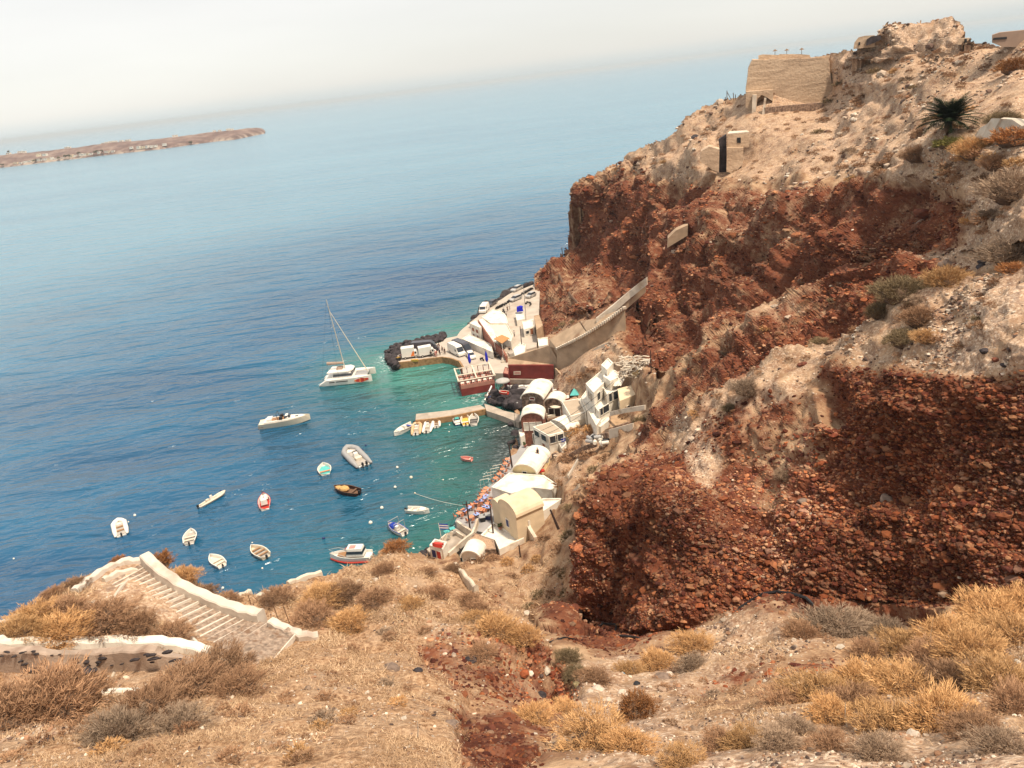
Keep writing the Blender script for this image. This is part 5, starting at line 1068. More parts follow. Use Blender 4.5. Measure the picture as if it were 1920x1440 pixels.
# ------------------------------------------------------------------ boats
def wfun(s_, full=.5, stern=.85): 
    return (stern + (1 - stern) * min(1, s_ / .35)) * (1 if s_ < full else max(0.0, 1 - ((s_ - full) / (1 - full)) ** 2.1))
def hull_mb(L, W, H, full=.45, stern=.85, floor=.25, rim=.10, n=13, sheer=.28, x0=0):
    V_ = []; F_ = []; st_ = [i / (n - 1) for i in range(n)]
    for s_ in st_:
        x = (s_ - .5) * L + x0; w = max(.02, W / 2 * wfun(s_, full, stern)); h = H * (1 + sheer * s_ * s_); fl = floor * H
        wi = max(.01, w - rim); rise = H * .5 * max(0, s_ - .6) ** 2 / .16
        row = [(x, 0, -.25 * H + rise), (x, w * .72, -.05 + rise * .6), (x, w, h), (x, wi, h), (x, wi * .92, fl + rise * .3), (x, -wi * .92, fl + rise * .3), (x, -wi, h), (x, -w, h), (x, -w * .72, -.05 + rise * .6)]
        V_ += row
    m_ = 9
    for i in range(n - 1):
        for k in range(m_): F_.append((i * m_ + k, i * m_ + (k + 1) % m_, (i + 1) * m_ + (k + 1) % m_, (i + 1) * m_ + k))
    F_.append((0, 1, 2, 3, 4, 5, 6, 7, 8)); F_.append(tuple((n - 1) * m_ + k for k in range(m_))[::-1])
    return MB().add(V_, F_)
def outboard(r, x, y=0, s_=1.0, mat=BLACK):
    o = MB().box((x - .25 * s_, y, .75 * s_), (.5 * s_, .36 * s_, .5 * s_), taper=.8).obj('outboard_motor', mat, r); MB().box((x - .3 * s_, y, .15 * s_), (.2 * s_, .14 * s_, .9 * s_)).obj('motor_leg', mat, o); return o
def sb(bow, stern, z=0): a, b = G(*stern, z), G(*bow, z); return (a + b) / 2, heading(a, b), (b - a).length
def small_boat(label, bow, stern, wr=.38, hull=GEL, inside=None, seats=TEAK, motor=True, n_seat=3, minw=0, cuddy=None, console=None, name='small_boat', Lk=1.0, full=.42, stern_k=.8, extra=None, zp=0):
    p, rz, L = sb(bow, stern, zp); L *= Lk; W = max(L * wr, minw); H = .16 * L ** .8 + .15
    r = root(name, label, 'boat', p, rz, 'small boats in the bay')
    hull_mb(L, W, H, full, stern_k).obj('hull', hull, r)
    if inside:
        V_ = []; nn = 9
        for i in range(nn):
            s_ = .04 + .84 * i / (nn - 1); w = (W / 2 * wfun(s_, full, stern_k) - .13) * .9; V_ += [((s_ - .5) * L, max(w, .02), H * .3 + H * .1 * s_), ((s_ - .5) * L, -max(w, .02), H * .3 + H * .1 * s_)]
        MB().add(V_, [(2 * i, 2 * i + 1, 2 * i + 3, 2 * i + 2) for i in range(nn - 1)]).obj('floor', inside, r)
    for i in range(n_seat):
        s_ = .22 + .24 * i; MB().box(((s_ - .5) * L, 0, H * .72), (L * .07, W * wfun(s_, full, stern_k) - .16, .07)).obj('seat', seats, r)
    MB().tube([((s_ / 12. - .5) * L, W / 2 * wfun(s_ / 12., full, stern_k), H * (1 + .28 * (s_ / 12.) ** 2) + .02) for s_ in range(13)], .05, 5).tube([((s_ / 12. - .5) * L, -W / 2 * wfun(s_ / 12., full, stern_k), H * (1 + .28 * (s_ / 12.) ** 2) + .02) for s_ in range(13)], .05, 5).obj('gunwale', extra or WHITE, r)
    if motor: outboard(r, -L / 2, 0, min(1, L / 6))
    if cuddy: MB().box((L * .2, 0, H * 1.1), (L * .28, W * .62, H * .5), taper=.75).obj('foredeck', cuddy, r)
    if console: MB().box((-L * .05, 0, H * 1.0), (L * .12, W * .35, H * 1.0), taper=.8).obj('console', console, r)
    return r
def rib(label, bow, stern, wr=.40, tube_mat=GREYT, motors=1, Lk=1.0, console=True, inside=DECK, name='inflatable_boat', canopy=False):
    p, rz, L = sb(bow, stern); L *= Lk; W = L * wr; rr = W * .13 + .05
    r = root(name, label, 'inflatable', p, rz, 'small boats in the bay')
    pts = [(-.5 * L, W / 2 - rr, .35), (-.2 * L, W / 2 - rr, .36), (.12 * L, W / 2 - rr, .40), (.3 * L, W * .36, .48), (.42 * L, W * .2, .56), (.5 * L, 0, .62)]
    full_ = pts + [(x, -y, z) for x, y, z in pts[::-1][1:]]
    MB().tube(full_, [rr * .5] + [rr] * (len(full_) - 2) + [rr * .5], 9).obj('tube', tube_mat, r, smooth=True)
    hull_mb(L * .96, W * .8, .42, .4, .95, .5).obj('hull', GEL, r)
    MB().box((-.08 * L, 0, .30), (.72 * L, W * .6, .06)).obj('deck', inside, r)
    if console:
        c = MB().box((-.02 * L, 0, .8), (.11 * L, W * .26, .9), taper=.75).obj('console', GEL, r); MB().box((.02 * L, 0, 1.3), (.03, W * .25, .3)).obj('windscreen', GLASS, c)
        MB().box((-.17 * L, 0, .6), (.1 * L, W * .32, .5)).obj('seat', CANVAS, r)
    else:
        for s_ in (-.2, .05): MB().box((s_ * L, 0, .45), (.08 * L, W * .55, .08)).obj('seat', TEAK, r)
    for k in range(motors): outboard(r, -L / 2, (k - (motors - 1) / 2) * .8, min(1.1, L / 7))
    return r
# catamaran
p, rz, L = sb((697, 717), (598, 727)); nrm = Vector((-math.sin(rz), math.cos(rz), 0)); W = 7.2
r = root('catamaran', 'large white sailing catamaran with a bare mast and an orange red mark on its bow', 'catamaran', p + nrm * W / 2, rz)
for s_ in (-1, 1):
    V_ = []; F_ = []; n = 14
    for i in range(n):
        s = i / (n - 1); x = (s - .5) * L; w = 1.0 * (min(1, .75 + s)) * (1 if s < .6 else max(.04, 1 - ((s - .6) / .4) ** 1.8)); zt = (.35 + 1.15 * min(1, s / .16)) * (1 + .12 * s)
        V_ += [(x, s_ * (W / 2 - 1), -.3), (x, s_ * (W / 2 - 1) + w * .8, .1), (x, s_ * (W / 2 - 1) + w, zt), (x, s_ * (W / 2 - 1) - w, zt), (x, s_ * (W / 2 - 1) - w * .8, .1)]
    for i in range(n - 1):
        for k in range(5): F_.append((i * 5 + k, i * 5 + (k + 1) % 5, (i + 1) * 5 + (k + 1) % 5, (i + 1) * 5 + k))
    F_ += [(4, 3, 2, 1, 0), tuple((n - 1) * 5 + k for k in range(5))]
    hb = MB().add(V_, F_).obj('hull', GEL, r)
    MB().box((-.05 * L, s_ * (W / 2 + .0), 1.02), (L * .22, .06, .2)).obj('hull_window', BLACK, hb)
    MB().box((-.24 * L, s_ * (W / 2 + .0), 1.0), (L * .10, .06, .2)).obj('hull_window', BLACK, hb)
    if s_ < 0:
        for k in range(9):
            s = .70 + .028 * k; hh_ = .55 * (1 - abs(k - 4) / 7); ww = 1.0 * (1 if s < .6 else 1 - ((s - .6) / .4) ** 1.8)
            MB().box(((s - .5) * L, -(W / 2 - 1) - ww * .93 - .03, .80), (L * .03, .06, hh_ * 2)).obj('bow_mark', RED if k % 3 else ORANGE, hb)
MB().box((-.12 * L, 0, 1.35), (L * .55, W - 2.2, .35)).obj('bridge_deck', GEL, r)
cb = MB().box((-.06 * L, 0, 2.1), (L * .38, W * .62, 1.3), taper=.86).obj('saloon', GEL, r); MB().box((-.05 * L, 0, 2.15), (L * .36, W * .64, .5), taper=.95).obj('saloon_window', GLASS, cb)
V_ = [(-.33 * L, -2.3, 2.95), (-.30 * L, 2.3, 2.95), (.06 * L, 2.3, 2.9), (.15 * L, 1.1, 2.85), (.15 * L, -1.1, 2.85), (.06 * L, -2.3, 2.9)]
MB().prism([(v[0], v[1]) for v in V_], 2.85, 3.1).obj('coach_roof', GEL, r); MB().box((-.12 * L, .2, 3.35), (1.6, 1.8, .5), taper=.8).obj('helm_station', TAUPE, r)
MB().box((.27 * L, 0, 1.45), (L * .24, W - 3.0, .05)).obj('trampoline', GREYT, r); MB().tube([(.40 * L, -W / 2 + 1, 1.5), (.40 * L, W / 2 - 1, 1.5)], .12).obj('crossbeam', METAL, r)
mb_ = Vector((-.02 * L, 0, 3.1)); mt = Vector((-.10 * L, 0, 21.0))
ms = MB().tube([mb_, mt], .15, 8, .09).obj('mast', smat('mast_alloy', (.52, .47, .40), .5, .05, 1), r)
for t_ in (.35, .62): q_ = mb_.lerp(mt, t_); MB().tube([q_ + Vector((-.4, -1.2, 0)), q_, q_ + Vector((-.4, 1.2, 0))], .05, 5).obj('spreader', METAL, ms)
MB().tube([(.40 * L, 0, 1.7), mb_.lerp(mt, .84)], .13, 7, .06).obj('furled_jib', CANVAS, r)
MB().tube([(-.03 * L, 0, 4.6), (-.34 * L, 0, 4.8)], [.32, .42], 8).obj('boom_bag', TAUPE, r)
for s_ in (-1, 1): MB().tube([(-.10 * L, s_ * (W / 2 - .3), 1.5), mb_.lerp(mt, .62) + Vector((-.4, s_ * 1.2, 0)), mb_.lerp(mt, .9)], .022, 4).obj('shroud', BLACK, r)
MB().tube([(-.48 * L, 0, 1.5), mt], .02, 4).obj('backstay', BLACK, r)
rl_ = MB()
for s_ in (-1, 1):
    for k in range(9): rl_.tube([((-.42 + .1 * k) * L, s_ * (W / 2 - .1), 1.5), ((-.42 + .1 * k) * L, s_ * (W / 2 - .1), 2.2)], .02, 4)
    rl_.tube([(-.42 * L, s_ * (W / 2 - .1), 2.2), (.44 * L, s_ * (W / 2 - .1), 2.3)], .02, 4)
rl_.obj('guard_rail', METAL, r)
# motor yacht
p, rz, L = sb((583, 788), (488, 802)); W = L * .28
r = root('motor_yacht', 'sleek open cream motor yacht with an aft platform below the catamaran', 'motor yacht', p, rz)
hull_mb(L, W, 1.25, .5, .92, .85, .06).obj('hull', GELC, r)
MB().prism([(-.38 * L, -W * .42), (.1 * L, -W * .42), (.34 * L, -W * .2), (.42 * L, 0), (.34 * L, W * .2), (.1 * L, W * .42), (-.38 * L, W * .42)], 1.1, 1.55).obj('deck', GEL, r)
MB().box((-.46 * L, 0, .5), (L * .1, W * .8, .12)).obj('swim_platform', TEAK, r)
MB().box((-.12 * L, 0, 1.57), (L * .30, W * .55, .06)).obj('cockpit_floor', TEAK, r); c = MB().box((.06 * L, 0, 1.95), (L * .07, W * .5, .6), taper=.7).obj('console', GEL, r); MB().prism([(.02 * L, -W * .3), (.13 * L, -W * .15), (.13 * L, W * .15), (.02 * L, W * .3)], 1.8, 2.15).obj('windscreen', GLASS, c)
for y in (-.8, .8): MB().box((-.05 * L, y, 1.85), (.7, .6, .6)).obj('seat', BLACK, r)
MB().box((-.28 * L, 0, 1.8), (L * .1, W * .6, .4)).obj('sunbed', GEL, r); MB().tube([(-.1 * L, -W * .33, 1.5), (-.12 * L, -W * .3, 3.0), (-.12 * L, W * .3, 3.0), (-.1 * L, W * .33, 1.5)], .06).obj('roll_bar', BLACK, r); MB().box((.25 * L, 0, 1.58), (.7, .5, .08)).obj('hatch', GLASS, r)
# cruiser near the crest
p, rz, L = sb((621, 1050), (697, 1048)); W = L * .38
r = root('cabin_cruiser', 'white cabin cruiser with a red waterline and lifebuoy just off the dry headland', 'cabin cruiser', p, rz)
hull_mb(L, W, 1.0, .45, .85, .6, .10).obj('hull', GEL, r); MB().tube([((s_ / 12. - .5) * L, W / 2 * wfun(s_ / 12., .45, .85) * .96, .18 + .1 * s_ / 12) for s_ in range(13)], .12, 5).tube([((s_ / 12. - .5) * L, -W / 2 * wfun(s_ / 12., .45, .85) * .96, .18 + .1 * s_ / 12) for s_ in range(13)], .12, 5).obj('waterline_stripe', RED, r)
c = MB().box((-.16 * L, 0, 1.65), (L * .42, W * .68, 1.1), taper=.82).obj('cabin', GEL, r); MB().box((-.16 * L, 0, 1.7), (L * .40, W * .71, .42), taper=.93).obj('cabin_window', GLASS, c); MB().box((-.15 * L, 0, 2.26), (L * .36, W * .55, .08)).obj('cabin_roof', GEL, c)
MB().prism([(.08 * L, -W * .3), (.3 * L, -W * .16), (.3 * L, W * .16), (.08 * L, W * .3)], .95, 1.02).obj('foredeck', TEAK, r)
pk2 = MB(); 
for k in range(14): an = 6.283 * k / 14; an2 = 6.283 * (k + 1) / 14; pk2.tube([(.12 * L + .35 * math.cos(an), -W * .42, 1.1 + .35 * math.sin(an)), (.12 * L + .35 * math.cos(an2), -W * .42, 1.1 + .35 * math.sin(an2))], .08, 5)
pk2.obj('lifebuoy', RED, r); MB().tube([(.02 * L, -W * .4, 1.0), (.3 * L, -W * .3, 1.7), (.5 * L, 0, 1.9), (.3 * L, W * .3, 1.7), (.02 * L, W * .4, 1.0)], .04, 5).obj('bow_rail', METAL, r); MB().box((-.1 * L, .1, 2.35), (.9, .8, .1)).obj('cushion', PINK, r)
rib('large grey inflatable with twin black outboards and an open sunshade', (652, 843), (684, 875), .40, GREYT, 2, canopy=True)
rib('long slim cream inflatable with a dark outboard, left of the red boat', (423, 926), (374, 953), .22, CANVAS, 1)
small_boat('tiny oval white rowing boat with turquoise floor and orange bow', (607, 874), (611, 891), .62, GEL, TEAL, ORANGE, False, 1, extra=WHITE)
d_ = small_boat('dark brown fishing boat heaped with yellow nets', (628, 919), (673, 928), .42, smat('dark_brown_paint', (.045, .022, .018), .5, .1, 2), WOOD, WOOD, True, 1, extra=WOOD, name='fishing_boat')
MB().ball((.4, 0, .7), (1.0, .8, .55), 10, 6).ball((1.7, 0, .7), (.9, .6, .3), 10, 6).obj('net_heap', smat('yellow_net', (.55, .33, .13), .95, .15, 4), d_, smooth=False)
small_boat('white tender with its outboard raised, out in the green water', (806, 963), (763, 959), .36, GEL, GEL, CANVAS, True, 2, cuddy=GEL, name='tender')
d_ = small_boat('white motorboat with a bright blue tarpaulin and frame near the landing', (729, 987), (760, 1004), .42, GEL, DECK, CANVAS, True, 1, cuddy=BLUE, console=GEL, extra=BLUE, name='motorboat')
MB().tube([(-1, -1, .6), (-1, -1, 2.0), (-1, 1, 2.0), (-1, 1, .6)], .05).tube([(.6, -1, .6), (.6, -1, 2.0), (.6, 1, 2.0), (.6, 1, .6)], .05).obj('awning_frame', METAL, d_)
small_boat('small faded pink dinghy alone in the inner green bay', (864.5, 861.5), (885.5, 864.5), .48, PINK, PINK, CANVAS, False, 1, extra=PINK, name='dinghy')
rib('small white inflatable, leftmost boat in the bay', (223, 980), (229, 1006), .46, GEL, 1, console=False)
d_ = small_boat('red and white fishing boat with a red deck and coloured floats', (496, 932), (498, 957), .42, GEL, RED, RED, False, 1, cuddy=GEL, extra=RED, name='fishing_boat'); MB().box((-1.2, 0, 1.1), (1.0, 1.1, .9), taper=.9).obj('wheelhouse', WHITE, d_); MB().tube([(.2, 0, .8), (.2, 0, 2.6)], .05).obj('mast', WOOD, d_)
small_boat('white square-sterned boat right of the leftmost inflatable', (360, 998), (356, 1022), .52, GEL, DECK, CANVAS, True, 2, extra=GEL)
small_boat('white rowing boat with bare benches nearest the staircase headland', (396, 1047), (418, 1064), .48, GEL, CANVAS, CANVAS, True, 2, extra=GEL)
small_boat('cream open boat with a black outboard between the headland and the red boat', (473, 1030), (500, 1047), .48, GELC, DECK, TEAK, True, 3, extra=GEL)
small_boat('white motorboat with a dark navy hull and blue seat at the pier end', (740, 819), (776, 798), .36, GEL, DECK, BLUE, True, 1, cuddy=GEL, console=GEL, extra=WHITE, name='motorboat')
rib('tan inflatable moored first from the pier end', (783, 797), (780, 817), .45, smat('tan_rubber', (.62, .40, .22), .6, .06, 2), 1)
rib('long pale grey inflatable moored second from the pier end', (807, 792), (800, 813), .42, GEL, 1)
rib('small white inflatable moored third from the pier end', (818, 789), (819, 803), .5, GEL, 1, console=False)
small_boat('blue-hulled white boat with a teal cover beside the pier', (856, 784), (859, 798), .42, DKBLUE, GEL, GEL, False, 1, cuddy=TEAL, extra=WHITE)
small_boat('cream boat with a yellow floor moored between two white ones', (872, 782), (874, 799), .42, GEL, STRAWY, GEL, True, 1, extra=CANVAS)
small_boat('white boat with dark benches moored closest to the shore', (889, 781), (889, 799), .44, GEL, DECK, BLACK, False, 2, extra=WHITE)
d_ = small_boat('small boat with a red hull standing ashore under the grey shelter', (936, 737), (953, 739), .5, RED, RED, TEAK, False, 1, name='rowing_boat', zp=3.0)
d_ = small_boat('red upturned boat lying on the roof of the white boat shed', (810, 1017), (830, 1020), .40, RED, RED, TEAK, False, 0, extra=RED, name='rowing_boat', zp=4.0); d_.rotation_euler = (math.pi, 0, d_.rotation_euler.z)
d_ = small_boat('yellow kayak lying on the quay edge before the box van', (772, 678), (783, 677), .3, STRAWY, STRAWY, ORANGE, False, 1, extra=STRAWY, name='kayak', Lk=1.2, zp=1.5); d_['category'] = 'kayak'
# buoys
blist = [((686, 836), DKBLUE, .28, 'small dark blue buoy just right of the big grey inflatable bow'), ((679, 844), DKBLUE, .34, 'dark blue buoy touching the grey inflatable'), ((745, 877), WHITE, .36, 'white float in the open bay right of the grey inflatable'), ((771, 896), CANVAS, .42, 'pale oval float with a wake in the green water'),
         ((741, 914), WHITE, .36, 'white oblong float right of the fishing boat with nets'), ((831, 900), WHITE, .2, 'tiny white float below the pink dinghy'), ((778, 925), CANVAS, .22, 'tiny float where the mooring line ends'), ((716, 953), WHITE, .42, 'round white buoy left of the white tender'),
         ((695, 981), WHITE, .46, 'largest round white buoy, left of the blue motorboat'), ((607, 1010), DKBLUE, .34, 'dark blue buoy above the cabin cruiser'), ((253, 967), WHITE, .36, 'white buoy off the bow of the leftmost inflatable'), ((241, 979), WHITE, .2, 'tiny white float beside the leftmost inflatable'),
         ((414, 921), DKBLUE, .28, 'blue buoy at the bow of the slim cream inflatable'), ((396, 1044), PINK, .3, 'pink and white buoy at the bow of the white rowing boat'), ((473, 1018), WHITE, .18, 'tiny white float above the cream open boat'), ((492, 1066), WHITE, .22, 'tiny white float below the cream open boat'),
         ((418, 1103), WHITE, .28, 'white float close under the dry headland'), ((26, 1048), WHITE, .22, 'tiny white float at the far left of the bay'), ((843, 797), WHITE, .2, 'tiny float between the two rows of moored boats'), ((842, 810), WHITE, .2, 'tiny float a little off the moored boats')]
for (q_, m_, s_, lb) in blist:
    s_ *= .72
    o = MB().ball((0, 0, s_ * .3), s_, 10, 7).tube([(0, 0, s_ * 1.1), (0, 0, s_ * 1.5)], s_ * .15, 5).obj('buoy', m_, None, smooth=True); o.location = G(*q_, 0); tag(o, lb, 'buoy', 'mooring buoys')

# ------------------------------------------------------------------ vehicles
def wheels(r, L, W, rad=.33, at=(.3, -.3)):
    for a in at:
        for s_ in (-1, 1):
            w_ = MB().tube([(a * L, s_ * (W / 2 - .12), rad), (a * L, s_ * (W / 2 + .02), rad)], rad, 12).obj('wheel', BLACK, r); MB().tube([(a * L, s_ * (W / 2 + .0), rad), (a * L, s_ * (W / 2 + .04), rad)], rad * .55, 10).obj('rim', METAL, w_)
def profile(r, name, mat, prof, W, inset=0.0, parent=None):
    """side profile (x,z) extruded across the width, upper points tucked in"""
    zmax = max(z for x, z in prof); zmin = min(z for x, z in prof); V_ = []
    for s_ in (-1, 1):
        for x, z in prof: V_.append((x, s_ * (W / 2 - inset * max(0, (z - zmin) / (zmax - zmin) - .45) * 2), z))
    n = len(prof); return MB().add(V_, [tuple(range(n)), tuple(range(2 * n - 1, n - 1, -1))] + [(i, n + i, n + (i + 1) % n, (i + 1) % n) for i in range(n)]).obj(name, mat, parent or r)
def car(label, front, rear, z, mat, kind='car', L=None):
    a, b = G(*rear, z), G(*front, z); L = L or max(3.6, min(5.0, (b - a).length)); W = 1.75; r = root('parked_car', label, 'car', (a + b) / 2, heading(a, b), 'parked vehicles'); x = L / 2
    profile(r, 'body', mat, [(-x, .3), (-x, .85), (-x * .92, .98), (x * .45, .95), (x * .95, .78), (x, .6), (x, .3)], W)
    profile(r, 'cabin_glass', GLASS, [(-x * .88, .95), (-x * .72, 1.42), (x * .12, 1.45), (x * .48, .95)], W - .1, .2)
    profile(r, 'roof', mat, [(-x * .72, 1.42), (-x * .68, 1.5), (x * .10, 1.5), (x * .14, 1.43)], W - .45)
    for s_ in (-.6, .6): MB().box((x * .985, s_, .66), (.08, .32, .16)).obj('headlight', CANVAS, r); MB().box((-x * .99, s_, .75), (.06, .25, .2)).obj('tail_light', RED, r)
    wheels(r, L, W); return r
def van(label, front, rear, z, mat, L=None, H=2.4, W=2.0, box=None, mark=None):
    a, b = G(*rear, z), G(*front, z); L = L or max(4.6, min(7.5, (b - a).length)); r = root('delivery_van', label, 'van', (a + b) / 2, heading(a, b), 'parked vehicles'); x = L / 2
    if box:
        MB().box((-x * .22, 0, .55 + (H - .55) / 2), (L * .72, W, H - .55)).obj('cargo_box', box, r)
        profile(r, 'cab', mat, [(x * .50, .35), (x * .50, 1.9), (x * .68, 1.9), (x * .86, 1.15), (x, 1.0), (x, .35)], W - .15)
        MB().box((0, 0, .5), (L * .95, W * .5, .2)).obj('chassis', BLACK, r)
        if mark:
            for s_ in (-1, 1): MB().slab([(x * .02, s_ * (W / 2 + .01), .7), (x * .46, s_ * (W / 2 + .01), .7), (x * .46, s_ * (W / 2 + .01), 2.0), (x * .3, s_ * (W / 2 + .01), 1.9)], (0, s_ * .02, 0)).obj('side_panel', mark, r)
    else:
        profile(r, 'body', mat, [(-x, .35), (-x, H * .93), (-x * .93, H), (x * .35, H), (x * .5, H * .95), (x * .76, 1.2), (x * .97, 1.0), (x, .7), (x, .35)], W, .12)
    sw = .02 if not box else -.06
    profile(r, 'windscreen', GLASS, [(x * .56, H * .86 if not box else 1.8), (x * .60, H * .86 if not box else 1.84), (x * .80, 1.25), (x * .77, 1.22)], W - .35 + sw)
    for s_ in (-1, 1):
        MB().box((x * .42 if not box else x * .6, s_ * (W / 2 + .01 + (-.08 if box else 0)), 1.5), (L * .1, .03, .5)).obj('side_window', GLASS, r)
        MB().box((x * .99, s_ * .7, .75), (.08, .3, .2)).obj('headlight', CANVAS, r)
    wheels(r, L, W, .36); return r
van('white box van with an orange slanted panel near the breakwater end', (784, 668.5), (757, 672.5), QZ, CARW, H=3.0, box=CARW, mark=ORANGE)
van('smaller white box van parked behind the orange-marked van', (813, 665), (791, 669), QZ, CARW, H=2.7, box=CARW)
van('long black minibus parked along the boulders', (816, 656), (781, 659), QZ, CARD, L=7.2, H=2.7)
van('white panel van facing the terrace restaurant', (868, 669), (846, 658), QZ, CARW, H=2.6)
van('black panel van next to the white panel van', (883, 664), (854, 652), QZ, CARD, H=2.6)
car('small white car parked in front of the black panel van', (887, 675), (880, 666), QZ, CARW)
car('white car half under the enclosure wall by the motorbikes', (907, 661), (896, 652), QZ, CARW)
van('white high-roof van parked first at the sea edge of the car park', (903, 591), (914, 577), CZ, CARW, L=5.2, H=2.2)
car('dark car parked behind the white van at the sea edge', (915, 577), (929, 568), CZ, CARD)
car('silver off-road car at the top end of the car park sea edge', (960, 549), (978, 540), CZ, SILVER, L=4.8)
car('silver estate car in the middle of the car park', (957, 567), (976, 559), CZ, SILVER, L=4.6)
car('silver hatchback nearest the red cliff', (989, 560), (1002, 554), CZ, SILVER)
def bike(label, q_, z, rz, mat=BLACK, group='parked motorbikes', name='motorbike'):
    r = root(name, label, 'motorbike', G(*q_, z), rz, group)
    for x in (-.6, .6): MB().tube([(x, -.06, .3), (x, .06, .3)], .3, 10).obj('wheel', BLACK, r)
    MB().box((0, 0, .55), (.8, .3, .35), taper=.8).obj('body', mat, r); MB().box((-.25, 0, .8), (.6, .28, .1)).obj('seat', BLACK, r); MB().tube([(.5, -.35, 1.05), (.5, .35, 1.05)], .03, 5).tube([(.6, 0, .3), (.45, 0, 1.05)], .04, 5).obj('handlebar', METAL, r); return r
b0 = None
for i, (x, y) in enumerate([(932, 580), (935, 578.5), (938, 577), (941, 575.5), (944, 574), (948, 572), (952, 569), (955, 567), (944, 584), (946, 588), (949, 593)]): bike('dark motorbike in the long row in the middle of the car park', (x, y), CZ, .9 + .05 * i, BLACK, 'motorbikes in the middle row')
for i, (x, y) in enumerate([(980, 553), (984, 551), (987, 549), (991, 547), (994, 545), (997, 544)]): bike('dark motorbike in the short row by the lamp pole at the cliff', (x, y), CZ, .8, BLACK, 'motorbikes by the lamp pole')
bike('black motorbike standing alone under the red cliff foot', (990, 570), CZ, .2); bike('black scooter leaning beside the beige tank wall', (995, 573), CZ, 1.2)
for i, (x, y) in enumerate([(909, 661), (913, 661), (917, 662), (921, 663), (925, 665), (929, 668), (933, 670), (937, 673), (940, 668)]): bike('black or white scooter in the crowded row below the stone wall', (x, y), QZ, 1.1 + .1 * i, BLACK if i % 3 else CARW, 'scooters below the stone wall')
bike('bright green scooter parked behind the black panel van', (885, 651), QZ, .8, GREENP); bike('lone dark motorbike between the two closed blue parasols', (904, 676), QZ, 2.2)
# ------------------------------------------------------------------ people
def person(label, q_, z, top, legs, rz=0, s_=1.0, stride=.16, arm=.15, group=None, sit=False):
    r = root('person', label, 'person', G(*q_, z), rz, group)
    bm = bmesh.new(); J = [((0, 0, .92), .15), ((0, 0, 1.18), .14), ((0, 0, 1.42), .16), ((0, 0, 1.52), .06), ((.01, 0, 1.66), .10), ((.0, 0, 1.76), .08),
         ((stride, .09, .50), .08), ((stride * .7, .10, .07), .05), ((stride * .7 + .16, .10, .03), .04), ((-stride * .5, -.09, .50), .08), ((-stride * 1.3, -.10, .10), .05), ((-stride * 1.3 + .16, -.10, .04), .04),
         ((0, .20, 1.40), .07), ((-.05 - arm * .3, .26, 1.14), .05), ((arm, .25, .93), .035), ((0, -.20, 1.40), .07), ((.05, -.26, 1.14), .05), ((-arm * .3 + .15, -.25, .93), .035)]
    E = [(0, 1), (1, 2), (2, 3), (3, 4), (4, 5), (0, 6), (6, 7), (7, 8), (0, 9), (9, 10), (10, 11), (2, 12), (12, 13), (13, 14), (2, 15), (15, 16), (16, 17)]
    me = bpy.data.meshes.new('body'); me.from_pydata([j[0] for j in J], E, []); o = bpy.data.objects.new('body', me); COL.objects.link(o); o.parent = r
    sk = o.modifiers.new('skin', 'SKIN'); sk.use_smooth_shade = True
    for v, j in zip(me.skin_vertices[0].data, J): v.radius = (j[1], j[1] * (1.25 if j[0][2] > 1 and abs(j[0][1]) < .01 and j[1] > .12 else 1))
    me.skin_vertices[0].data[0].use_root = True
    o.modifiers.new('sub', 'SUBSURF').levels = 1; o.modifiers['sub'].render_levels = 1
    for mt_ in (SKIN,): me.materials.append(mt_)
    MB().tube([(0, 0, .86), (0, 0, 1.1), (0, 0, 1.38), (0, 0, 1.48)], [.20, .19, .23, .10], 10).obj('shirt', top, r)
    for a, b, c in (((0, .06, .95), (stride, .09, .50), (stride * .8, .1, .2)), ((0, -.06, .95), (-stride * .5, -.09, .50), (-stride * 1.1, -.1, .22))): MB().tube([a, b, c], [.13, .105, .085], 8).obj('trouser_leg', legs, r)
    MB().ball((-.01, 0, 1.73), (.125, .115, .11), 10, 6, zmin=-.3).obj('hair', BLACK, r)
    r.scale = (s_, s_, s_); return r
tops = [smat('shirt_white', (.7, .68, .62)), smat('shirt_black', (.03, .03, .03)), smat('shirt_red', (.45, .06, .06)), smat('shirt_pink', (.6, .28, .25)), smat('shirt_blue', (.08, .14, .35)), smat('shirt_grey', (.3, .29, .28))]
PEO = [((815.5, 651), 1, 1, 'person in black at the rear of the black minibus'), ((820, 655), 0, 1, 'person in white top nearest the minibus nose'), ((824, 655), 1, 1, 'tallest person in black in the group on the quay'), ((823.5, 658), 5, 4, 'person in grey top at the centre of the quay group'), ((830, 661), 1, 5, 'person in black near the quay edge group'), ((834.5, 664), 1, 1, 'person in black walking on the right of the quay group'),
       ((817, 669), 3, 3, 'person in pink beside the smaller box van'), ((819.5, 668), 2, 5, 'person in red near the quay edge'), ((825, 666), 1, 1, 'person in black bending near the quay edge'), ((809, 669), 1, 1, 'person in black at the door of the smaller box van'), ((952, 584), 1, 1, 'person in black walking across the car park'), ((956, 581), 0, 5, 'person in white top walking across the car park'),
       ((956, 662), 1, 1, 'person in black climbing the quay steps'), ((965, 632), 0, 1, 'person in white top higher on the quay steps'), ((1009, 857), 1, 1, 'person in black on the white walkway over the long vault'), ((918, 748), 1, 4, 'person in dark clothes at the pier end of the gangway'), ((912, 752), 5, 1, 'person in grey top stepping onto the pier')]
for i, (q_, a, b, lb) in enumerate(PEO):
    z = QZ if q_[0] < 900 else CZ
    z = {12: 2.3, 13: 4.2, 14: 5.4, 15: 1.3, 16: 1.3}.get(i, z); person(lb, q_, z, tops[a], tops[b], rb.uniform(0, 6.2), 1.0)
